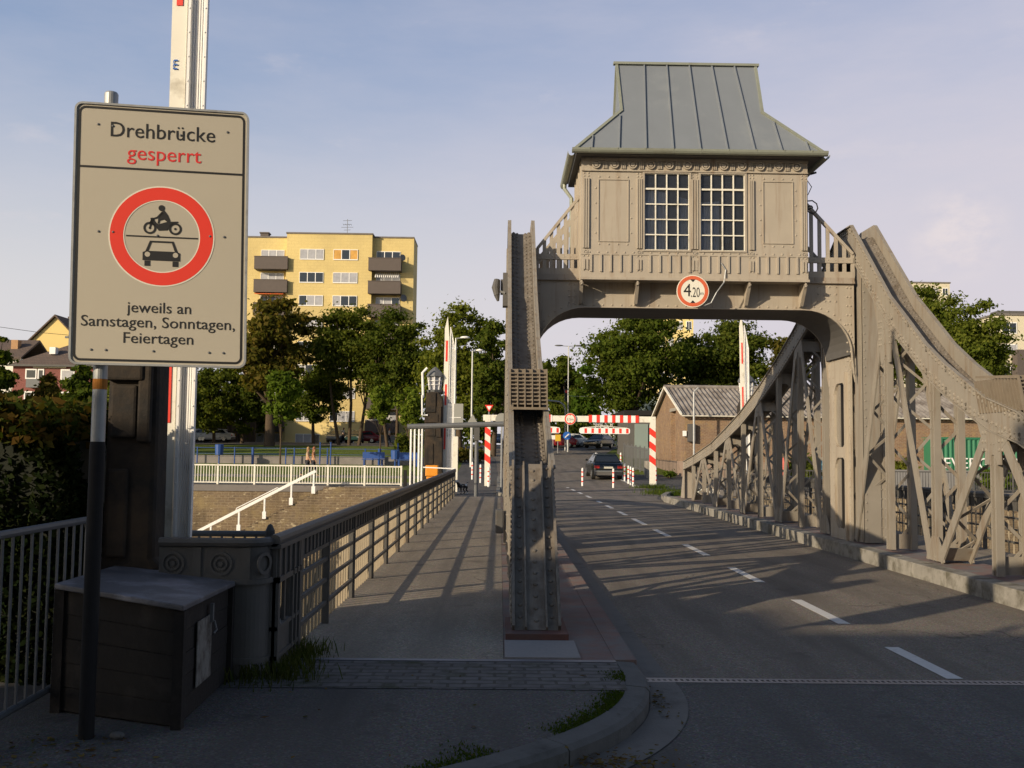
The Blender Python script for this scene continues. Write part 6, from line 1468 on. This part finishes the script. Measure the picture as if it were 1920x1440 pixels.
# container
GREENC = M_('container_green', (.03,.165,.085), .55, var=.15, scale=1.2, stain=(.05,.14,.08), stain_scale=1)
cx0 = at(1762, 850, 56).x; cz1, cz0 = at(1800,820,56).z, at(1800,820,56).z-2.59
e = empty('shipping_container', (cx0+3.03, 57.2, cz0), 'green corrugated shipping container with white lettering seen through the right truss', 'shipping container')
mb = MB(); n_ = 88; prof = []
for k in range(n_+1): x = cx0+.12+(5.82)*k/n_; prof.append((x, 56.0+.036*(1 if (k//2)%2 else -1)+.03))
back = [(x, 58.38) for x, _ in prof[::-1]]
mb.prism(prof + [(cx0+5.94,58.4),(cx0+.12,58.4)], 'z', cz0+.15, cz1-.1); mb.build('body', GREENC, e)
mb = MB(); mb.box(cx0,cx0+6.06,55.98,56.1,cz1-.12,cz1); mb.box(cx0,cx0+6.06,55.98,56.1,cz0,cz0+.16); mb.box(cx0,cx0+.13,55.97,56.11,cz0+.16,cz1-.12); mb.box(cx0+5.93,cx0+6.06,55.97,56.11,cz0+.16,cz1-.12); mb.box(cx0,cx0+6.06,56.1,58.42,cz1-.03,cz1+.005); mb.build('frame', GREENC, e)
mb = MB(); put_text(mb, 'EVERGREEN', (cx0+2.55, 55.985, at(1800,878,56).z), (1,0,0), (0,0,1), 4.6, .62, .03); mb.build('lettering', WHITE, e)
mb = MB(); mb.box(at(1640,900,53).x, at(1990,900,53).x, 53, 53.3, terr(53), at(1800,882,53).z); tag(mb.build('concrete_barrier', M_('grey_wall', (.22,.215,.21), .9, var=.2, scale=1), loc=(30,53,0)), 'grey concrete wall below the green container', 'wall')
mb = MB(); x = at(1537,858,57).x; mb.box(x-.4,x+.4,56.6,57.4,1.2,1.65); mb.box(x-.3,x+.3,56.7,57.3,.25,1.2); tag(mb.build('covered_cart', flat('light_blue', (.25,.50,.62), .5), loc=(x,57,.25), bevel=.04), 'light blue covered box in the yard behind the right truss', 'box')
mb = MB(); x = at(1470,875,56).x; mb.blob((x,56,1.1),.28,.2,.55,10,8); mb.box(x-.06,x+.06,55.95,56.05,.2,.8); tag(mb.build('life_ring_stand', flat('pale_red', (.55,.12,.09), .6), loc=(x,56,.2)), 'pale red life ring stand in the yard behind the far truss', 'life ring stand')

# ------------------------------------------------------------------ houses on the left
BRR = brick_mat('red_brick', (.27,.05,.04), (.23,.04,.035), (.20,.07,.055), .25, .08, .01, bmp=.2, big=.15)
TILE = brick_mat('roof_tiles_brown', (.12,.075,.055), (.09,.055,.045), (.05,.035,.03), .35, .3, .03, bmp=.4, big=.3)
HY = 100.0; hx = lambda px: at(px, 700, HY).x; hz = lambda py, px=90: at(px, py, HY).z
e = empty('red_house', (hx(100), HY, terr(HY)), 'dark red brick house with a brown hipped roof at the left edge', 'house')
x0, x1 = hx(24), hx(205); ze, zr = hz(685), hz(632)
mb = MB(); mb.box(x0, x1, HY, HY+10, terr(HY)-1, ze); mb.build('wall', BRR, e)
xm = hx(113); mb = MB(); o_ = .4
mb.add([(x0-o_,HY-o_,ze),(x1+o_,HY-o_,ze),(x1+o_,HY+10+o_,ze),(x0-o_,HY+10+o_,ze),(xm,HY+4.2,zr),(xm+.4,HY+5.8,zr)], [(0,1,4),(1,2,5,4),(2,3,5),(3,0,4,5),(3,2,1,0)]); rf = mb.build('roof', TILE, e)
mb = MB(); mb.box(x0-o_-.05,x1+o_+.05,HY-o_-.1,HY-o_,ze-.15,ze+.05); mb.build('gutter', STEEL_IN, rf); mb = MB(); p = at(103,661,HY+1.8); mb.box(p.x-.3,p.x+.3,HY+1.2,HY+1.9,p.z-.2,p.z+.5); mb.build('skylight', WHITE, rf)
mb = MB(); mb.box(hx(62),hx(124),HY-.05,HY,hz(690),hz(686)); mb.build('frieze', CREAM, e)
for pa, pb_, ya, yb in ((48,69,692,711),(71,83,692,713),(114,140,692,712),(47,66,734,749),(114,140,734,752)):
    mb = MB(); mb.box(hx(pa),hx(pb_),HY-.07,HY+.03,hz(yb),hz(ya)); f_ = mb.build('window', WHITE, e); mb = MB(); mb.box(hx(pa)+.13,hx(pb_)-.13,HY-.09,HY-.06,hz(yb)+.13,hz(ya)-.13); mb.build('pane', GLASS_DK if pa < 100 else GLASS_LT, f_)
mb = MB(); mb.box(hx(59),hx(84),HY-1.1,HY-1.02,hz(728),hz(712)); mb.box(hx(59),hx(84),HY-1.02,HY,hz(728),hz(727)); mb.build('balcony', GALV_DK, e)
HY2 = 128.0; q = lambda px, py: at(px, py, HY2)
e = empty('yellow_gable_house', (q(105,700).x, HY2, terr(HY2)), 'house with a steep plain yellow gable behind the red house', 'house')
ap, lf = q(105,595), q(28,668); hw = ap.x-lf.x
mb = MB(); mb.prism([(ap.x-hw,terr(HY2)-1),(ap.x+hw,terr(HY2)-1),(ap.x+hw,lf.z),(ap.x,ap.z),(ap.x-hw,lf.z)], 'y', HY2, HY2+.4); mb.prism([(ap.x-hw,terr(HY2)-1),(ap.x+hw,terr(HY2)-1),(ap.x+hw,lf.z),(ap.x-hw,lf.z)], 'y', HY2+.4, HY2+14); mb.build('wall', M_('yellow_plaster', (.74,.56,.22), .85, var=.06, scale=.4), e)
mb = MB()
for s in (-1, 1):
    a_ = Vector((ap.x, 0, ap.z+.12)); b_ = Vector((ap.x+s*(hw+.5), 0, lf.z+.12-.5*(ap.z-lf.z)/hw)); mb.add([(a_.x,HY2-.4,a_.z),(b_.x,HY2-.4,b_.z),(b_.x,HY2+14.4,b_.z),(a_.x,HY2+14.4,a_.z)] + [(a_.x,HY2-.4,a_.z+.22),(b_.x,HY2-.4,b_.z+.22),(b_.x,HY2+14.4,b_.z+.22),(a_.x,HY2+14.4,a_.z+.22)], [(0,1,2,3),(7,6,5,4),(0,4,5,1),(1,5,6,2),(2,6,7,3),(3,7,4,0)])
rf = mb.build('roof', TILE, e)
for px, py in ((102,588),(88,606),(117,600),(125,603)):
    p = q(px, py); mb = MB(); mb.box(p.x-.45,p.x+.45,HY2+5,HY2+6,p.z-3,p.z+.3); mb.box(p.x-.3,p.x+.3,HY2+5.2,HY2+5.8,p.z+.3,p.z+.8); mb.build('chimney', BALC, rf)
mb = MB(); mb.box(q(94,628).x-.1,q(99,628).x,HY2-.05,HY2+.02,q(96,634).z,q(96,629).z) if False else mb.box(q(122,632).x,q(128,632).x,HY2-.05,HY2+.02,q(122,634).z,q(122,630).z); mb.build('vent', GALV_DK, e)
p = at(30,668,118); e = empty('low_house', (p.x-4, 118, terr(118)), 'low house with a brick chimney between the left tree and the yellow gable', 'house')
mb = MB(); mb.box(p.x-12,p.x+.5,118,126,terr(118)-1,at(20,672,118).z); mb.build('wall', CREAM, e); zt = at(20,670,118).z; mb = MB(); mb.prism([(117.4,zt-.2),(122,zt+2.2),(126.6,zt-.2),(126.6,zt),(122,zt+2.5),(117.4,zt)], 'x', p.x-12.5, p.x+.9); rf = mb.build('roof', TILE, e)
c = at(30.5,655,120); mb = MB(); mb.box(c.x-.4,c.x+.4,119.5,120.4,zt-.5,at(30,638,120).z); mb.build('chimney', M_('chimney_brick', (.42,.25,.13), .9), rf)
A_, B_ = at(-30,609,90), at(180,633,90); mb = MB(); mb.tube([A_, (A_+B_)/2+Vector((0,0,-.12)), B_, B_+Vector((8,0,-1.0))], .022, 5); tag(mb.build('overhead_wire', BLACKPOST, loc=A_), 'thin overhead wire crossing the sky before the yellow gable', 'wire')

# unseen house shaped to shade the road mouth, trees added to dim the foreground
e = empty('shading_house', (-14, -16, 0), 'unseen flat roofed brick house behind the photographer, outline shaped to shade the road mouth', 'house')
mb = MB(); mb.box(-20, -8, -10.8, -7.1, 0, 7.9); mb.box(-20, -18.7, -9.5, -7.1, 7.9, 8.7); mb.box(-20, -8, -28, -10.8, 0, 9.6); mb.build('wall', BRR, e)
mb = MB(); mb.box(-18.65, -7.95, -10.8, -7.05, 7.9, 8.05); mb.box(-20.05, -7.95, -28.05, -10.75, 9.6, 9.75); mb.build('roof', COPING, e)
for zc in (1.2, 4.0, 6.6):
    for xc in (-18.3,-15.6,-12.9,-10.0):
        mb = MB(); mb.box(xc-.6, xc+.6, -7.13, -7.06, zc, zc+1.4); f_ = mb.build('window', WHITE, e); mb = MB(); mb.box(xc-.5, xc+.5, -7.06, -7.045, zc+.1, zc+1.3); mb.build('pane', GLASS_DK, f_)
for i, (x, y, H, W, lb) in enumerate(((-6.5,-5,11,8.5,'unseen tree added behind the photographer to dim the foreground, on the pavement side'),(2.5,-9,12,9,'unseen tree added behind the photographer to dim the foreground, in line with the road'),(10.5,-7,11,8,'unseen tree added behind the photographer to dim the foreground, on the far pavement'))):
    tree((x,y,0), H, W, 3.2, lb, 60+i, mat=LEAF_B, ncl=60, leaf=.32, per=120, group='added shade trees behind the photographer')  # added out of view only to cut skylight on the foreground
# ------------------------------------------------------------------ vehicles
TAIL = flat('tail_lamp', (.45,.02,.015), .25, spec=.8); HEADL = flat('head_lamp', (.75,.75,.7), .2, spec=.9); PLATE = flat('number_plate', (.65,.63,.52), .4); CHROME = flat('bumper_trim', (.35,.36,.36), .25, .6)
def loft(mb, secs):
    n = len(secs[0]); o = len(mb.v)
    for s in secs: mb.v += s
    for i in range(len(secs)-1):
        for k in range(n): k2 = (k+1)%n; mb.f.append((o+i*n+k, o+i*n+k2, o+(i+1)*n+k2, o+(i+1)*n+k))
    mb.f.append(tuple(o+k for k in range(n))[::-1]); mb.f.append(tuple(o+(len(secs)-1)*n+k for k in range(n)))
def car(paint, label, group, roof_rear=.95, tail=.30):
    """rear bumper at y=0, bonnet towards +y"""
    e = empty('car', (0,0,0), label, 'car', group)
    def sec(y, w_, z0, z1): return [(-w_*.93,y,z0),(w_*.93,y,z0),(w_,y,z0+.12),(w_,y,(z0+z1)/2),(w_*.97,y,z1-.06),(w_*.88,y,z1),(-w_*.88,y,z1),(-w_*.97,y,z1-.06),(-w_,y,(z0+z1)/2),(-w_,y,z0+.12)]
    mb = MB(); loft(mb, [sec(0,.74,.42,.72), sec(.06,.83,.30,.86), sec(.22,.865,.26,.95), sec(1.0,.88,.22,.96), sec(2.6,.88,.22,.93), sec(3.3,.88,.22,.90), sec(4.1,.85,.26,.78), sec(4.38,.74,.32,.66)])
    mb.build('body', paint, e, smooth=True, bevel=.02)
    mb = MB(); gh = lambda y, wb, zb, wt, zt: [(-wb,y,zb),(wb,y,zb),(wt,y,zt),(-wt,y,zt)]
    loft(mb, [gh(tail,.80,.93,.76,.96), gh(roof_rear,.80,.93,.58,1.39), gh(1.7,.80,.93,.60,1.43), gh(2.35,.80,.92,.58,1.40), gh(3.25,.78,.90,.72,.91)]); mb.build('roof', paint, e, bevel=.05)
    mb = MB(); r0, r1 = Vector((0,tail,.97)), Vector((0,roof_rear,1.37)); u = (r1-r0); L = u.length; n_ = Vector((0,-u.z,u.y)).normalized()
    def quad(mb, a): mb.add(a, [(0,1,2,3)])
    def rw_(t, w_): p = r0+u*t+n_*.012; return (-w_, p.y, p.z), (w_, p.y, p.z)
    a, b_ = rw_(.10,.70); c, d = rw_(.90,.57); quad(mb, [a,b_,d,c]); mb.build('rear_window', GLASS_DK, e)
    mb = MB(); p0, p1 = Vector((0,3.2,.93)), Vector((0,2.38,1.38)); u2 = p1-p0; n2 = Vector((0,-u2.z,u2.y)).normalized()*-1
    A_ = p0+u2*.1-n2*.0+Vector((0,.015,.015)); B_ = p0+u2*.92+Vector((0,.015,.015)); quad(mb, [(.70,A_.y,A_.z),(-.70,A_.y,A_.z),(-.57,B_.y,B_.z),(.57,B_.y,B_.z)]); mb.build('windscreen', GLASS_DK, e)
    for s in (-1, 1):
        mb = MB(); f_ = lambda y, t: (s*(.80+(.59-.80)*t+.012), y, .94+.45*t); quad(mb, [f_(tail+.35,.1), f_(2.95,.1), f_(2.35,.85), f_(roof_rear+.1,.85)][::s]); mb.build('side_window', GLASS_DK, e)
        mb = MB(); mb.box(min(s*.50,s*.80), max(s*.50,s*.80), -.005, .10, .66, .82); mb.build('tail_lamp', TAIL, e, bevel=.02)
        mb = MB(); mb.box(min(s*.48,s*.76), max(s*.48,s*.76), 4.25, 4.37, .55, .68); mb.build('headlight', HEADL, e, bevel=.02)
        mb = MB(); mb.box(min(s*.86,s*1.0), max(s*.86,s*1.0), 2.72, 2.85, .95, 1.06); mb.build('mirror', paint, e, bevel=.02)
        for y in (.85, 3.5):
            mb = MB(); mb.disc((s*.66,y,.31), (0,1,0), (0,0,1), .31, s*.21, 20); wh = mb.build('wheel', RUBBER, e); mb = MB(); mb.disc((s*.872,y,.31), (0,1,0), (0,0,1), .19, s*.012, 16); mb.build('rim', CHROME, wh)
    mb = MB(); mb.box(-.26,.26,-.02,.02,.66,.78); mb.build('number_plate', PLATE, e)
    mb = MB(); mb.box(-.82,.82,-.035,.08,.46,.54); mb.build('bumper', CHROME, e, bevel=.02)
    mb = MB(); mb.box(-.80,.80,-.03,.1,.27,.46); mb.build('lower_bumper', STEEL_IN, e, bevel=.02)
    return e
def place(o, px, Y, rz=0, dz=0): o.location = (at(px, 850, Y).x, Y, terr(Y)+.015+dz); o.rotation_euler.z = rz; return o
c0 = place(car(CARBLACK, 'black hatchback with red tail lamps driving away over the end of the bridge', None), 1141, 56.5); c0.rotation_euler = (R(2.4), 0, R(1.5))
GREY = flat('car_paint_grey', (.16,.17,.18), .3, .3); BLUEC = flat('car_paint_blue', (.025,.05,.16), .25, spec=.8); WHC = flat('car_paint_white', (.68,.68,.66), .3); GRNC = flat('car_paint_green', (.02,.06,.05), .25); REDC = flat('car_paint_red', (.22,.015,.02), .25)
place(car(BLUEC, 'dark blue car facing the bridge left of the end-on truss', None), 930, 128, math.pi)
place(car(WHC, 'white car parked along the brown timber wall, left one', None), 398, 112, R(90))
place(car(WHC, 'white car parked along the brown timber wall, right one', None), 437, 112, R(90))
place(car(GRNC, 'dark green car parked before the yellow block between tree stems', None), 669, 116, R(180))
place(car(GREY, 'grey car parked at the foot of the yellow block, left of the green one', None), 640, 116.4, R(176))
place(car(REDC, 'dark red car parked at the foot of the yellow block', None), 712, 116.2, R(90))
place(car(REDC, 'low red car in the street below the round blue sign', None), 1083, 106, R(80))
place(car(WHC, 'white car in the street left of the grey van', None), 1101, 108, R(100))
place(car(CARBLACK, 'black car parked in front of the white van', None), 1139, 104.5, R(150))
e = empty('van', (0,0,0), 'white box van parked across the end of the road', 'van')
mb = MB(); mb.box(-2.6,1.3,-1.0,1.0,.45,2.75); mb.build('body', WHC, e, bevel=.06)
mb = MB(); mb.prism([(1.32,.45),(2.9,.45),(2.9,1.15),(2.45,1.25),(1.95,2.05),(1.32,2.1)], 'y', -.95, .95); mb.build('cab', WHC, e, bevel=.04)
mb = MB(); mb.prism([(1.45,1.25),(2.3,1.25),(1.9,1.95),(1.45,1.98)], 'y', -.965, -.955); mb.build('side_window', GLASS_DK, e)
for x_ in (-1.7, 2.1):
    for s in (-1, 1): mb = MB(); mb.disc((x_, s*.8, .36), (1,0,0), (0,0,1), .36, -s*.22, 18); mb.build('wheel', RUBBER, e)
place(e, 1130, 119, 0)

# ------------------------------------------------------------------ people and dog
def skin(name, J, E, mat, parent, sub=1):
    """J: list of (xyz, radius)"""
    me = bpy.data.meshes.new(name); me.from_pydata([j[0] for j in J], E, []); o = bpy.data.objects.new(name, me); COL.objects.link(o); o.parent = parent
    me.materials.append(mat); o.modifiers.new('skin', 'SKIN'); sl = me.skin_vertices[0].data if len(me.skin_vertices) else None
    for i, j in enumerate(J): r = j[1]; sl[i].radius = (r, r) if not isinstance(r, tuple) else r
    sl[0].use_root = True
    if sub: s = o.modifiers.new('sub', 'SUBSURF'); s.levels = sub; s.render_levels = sub
    me.polygons.foreach_set('use_smooth', [True]*len(me.polygons)); return o
SKIN = flat('skin', (.50,.28,.17), .6); HAIRB = flat('hair_blond', (.33,.20,.08), .7); HAIRR = flat('hair_auburn', (.25,.09,.04), .7); DENIM = flat('dark_trousers', (.025,.028,.04), .8); TOPA = flat('cream_top', (.50,.36,.22), .8); TOPB = flat('brown_top', (.34,.15,.07), .8)
def person(label, h, rz, stride, top, hair, trousers, legs_white=False, stand=False):
    e = empty('person', (0,0,0), label, 'person'); s = h/1.66
    st = 0 if stand else stride
    hip = (0,0,.88); 
    J = [(hip,.105),((0,0,1.05),.10),((.01,0,1.25),.125),((.015,0,1.38),.07),((.025,0,1.45),.05),((.045,0,1.52),.075),((.055,0,1.60),.07)]; E = [(0,1),(1,2),(2,3),(3,4),(4,5),(5,6)]
    def limb(root, pts):
        prev = root
        for p, r in pts: J.append((p, r)); E.append((prev, len(J)-1)); prev = len(J)-1
        return prev
    for sd, f in ((1, 1), (-1, -1)):
        limb(0, [((0,sd*.09,.84),.085),((.10*f*st+.03,sd*.09,.48),.055),((.30*f*st-.02-(.12 if f < 0 else 0)*st,sd*.09,.10),.036),((.30*f*st+.10-(.10 if f < 0 else 0)*st,sd*.09,.035),.03)])
        w = limb(2, [((.01,sd*.17,1.34),.05),((-.08*f*st,sd*.20,1.10),.038),((.12*-f*st+.08,sd*.19,.88),.026),((.14*-f*st+.10,sd*.19,.82),.03)])
        for k_, (dy, ln) in enumerate(((-.027,.055),(-.009,.066),(.009,.062),(.027,.05))):
            p = J[w][0]; limb(w, [((p[0]+.012,p[1]+dy,p[2]-.045),.0085),((p[0]+.022,p[1]+dy*1.1,p[2]-.045-ln),.0075)])
        p = J[w][0]; limb(w, [((p[0]+.035,p[1]-sd*.01,p[2]-.02),.010),((p[0]+.05,p[1]-sd*.012,p[2]-.06),.009)])
    J = [((p[0]*s,p[1]*s,p[2]*s), r*s) for p, r in J]; b = skin('body', J, E, SKIN, e)
    mb = MB(); hd = (.055*s, 0, 1.575*s); mb.blob((hd[0]-.025*s,0,hd[2]+.02*s), .095*s,.092*s,.10*s, 12, 8); mb.blob((hd[0]-.075*s,0,hd[2]-.10*s), .05*s,.07*s,.14*s, 10, 7); h_ = mb.build('hair', hair, None, True); h_.parent = e
    mb = MB(); mb.blob((hd[0]+.085*s,0,hd[2]-.01*s), .022*s,.014*s,.022*s, 8,6); n_ = mb.build('nose', SKIN, None, True); n_.parent = e
    J2 = [((0,0,.93*s),.125*s),((0,0,1.05*s),.115*s),((.01*s,0,1.25*s),.14*s),((.012*s,0,1.36*s),.085*s)]; E2 = [(0,1),(1,2),(2,3)]
    for sd, f in ((1,1),(-1,-1)): J2 += [((.01*s,sd*.17*s,1.335*s),.062*s),((-.05*f*st*s,sd*.195*s,1.17*s),.052*s)]; n0 = len(J2); E2 += [(2,n0-2),(n0-2,n0-1)]
    skin('shirt', J2, E2, top, e)
    J3 = [((0,0,.90*s),.125*s)]; E3 = []
    for sd, f in ((1,1),(-1,-1)):
        J3 += [((0,sd*.09*s,.83*s),.10*s),(((.10*f*st+.03)*s,sd*.09*s,.48*s),.068*s),(((.30*f*st-.02-(.12 if f < 0 else 0)*st)*s,sd*.09*s,.12*s),.052*s)]; n0 = len(J3); E3 += [(0,n0-3),(n0-3,n0-2),(n0-2,n0-1)]
    skin('trousers', J3, E3, trousers, e); e.rotation_euler.z = rz; return e
p1 = person('woman in a cream top with dark trousers walking along the quay railing', 1.64, R(200), .9, TOPA, HAIRB, DENIM); place(p1, 577, 57.3)
p2 = person('woman in a brown top walking beside the one in cream on the quay', 1.66, R(15), .7, TOPB, HAIRR, DENIM); place(p2, 588, 57.0)
LTROU = flat('light_trousers', (.4,.38,.34), .8); WSH = flat('white_shirt', (.6,.58,.54), .8)
p3 = person('person in white shirt standing left of the green car by the yellow block', 1.7, R(30), .2, WSH, HAIRR, DENIM); place(p3, 643, 113)
p4 = person('person in white shirt walking right of the parked cars by the yellow block', 1.75, R(10), .6, WSH, HAIRR, DENIM); place(p4, 729, 111)
DOGM, nd, b = new_mat('dog_coat'); f = ramp(nd, noise(nd, objc(nd), 4.5, 2), .47, .53); nd.links.new(mixc(nd, f, (.015,.014,.014), (.62,.60,.55)), b.inputs['Base Color']); b.inputs['Roughness'].default_value = .9
e = empty('dog', (0,0,0), 'small black and white dog at the far end of the footway', 'dog')
J = [((0,0,.33),.085),((.18,0,.35),.10),((.30,0,.40),.07),((.38,0,.50),.05),((.43,0,.53),.062),((.52,0,.50),.032),((-.18,0,.34),.075),((-.27,0,.40),.025),((-.36,0,.52),.018)]; E = [(0,1),(1,2),(2,3),(3,4),(4,5),(0,6),(6,7),(7,8)]
for sd in (1,-1):
    for root, x_, kn in ((1,.22,.02),(6,-.20,.07)):
        J += [((x_,sd*.07,.27),.05),((x_+(kn if root == 6 else -.01),sd*.075,.17),.03),((x_-(kn if root == 6 else 0),sd*.075,.10),.02),((x_,sd*.075,.02),.02),((x_+.04,sd*.075,.012),.018)]; n0 = len(J); E += [(root,n0-5),(n0-5,n0-4),(n0-4,n0-3),(n0-3,n0-2),(n0-2,n0-1)]
    J += [((.40,sd*.055,.57),.022),((.385,sd*.075,.53),.014)]; n0 = len(J); E += [(4,n0-2),(n0-2,n0-1)]
skin('body', J, E, DOGM, e); e.location = (at(868,890,41.5).x, 41.5, .006); e.rotation_euler.z = R(-125)

bpy.context.view_layer.update()
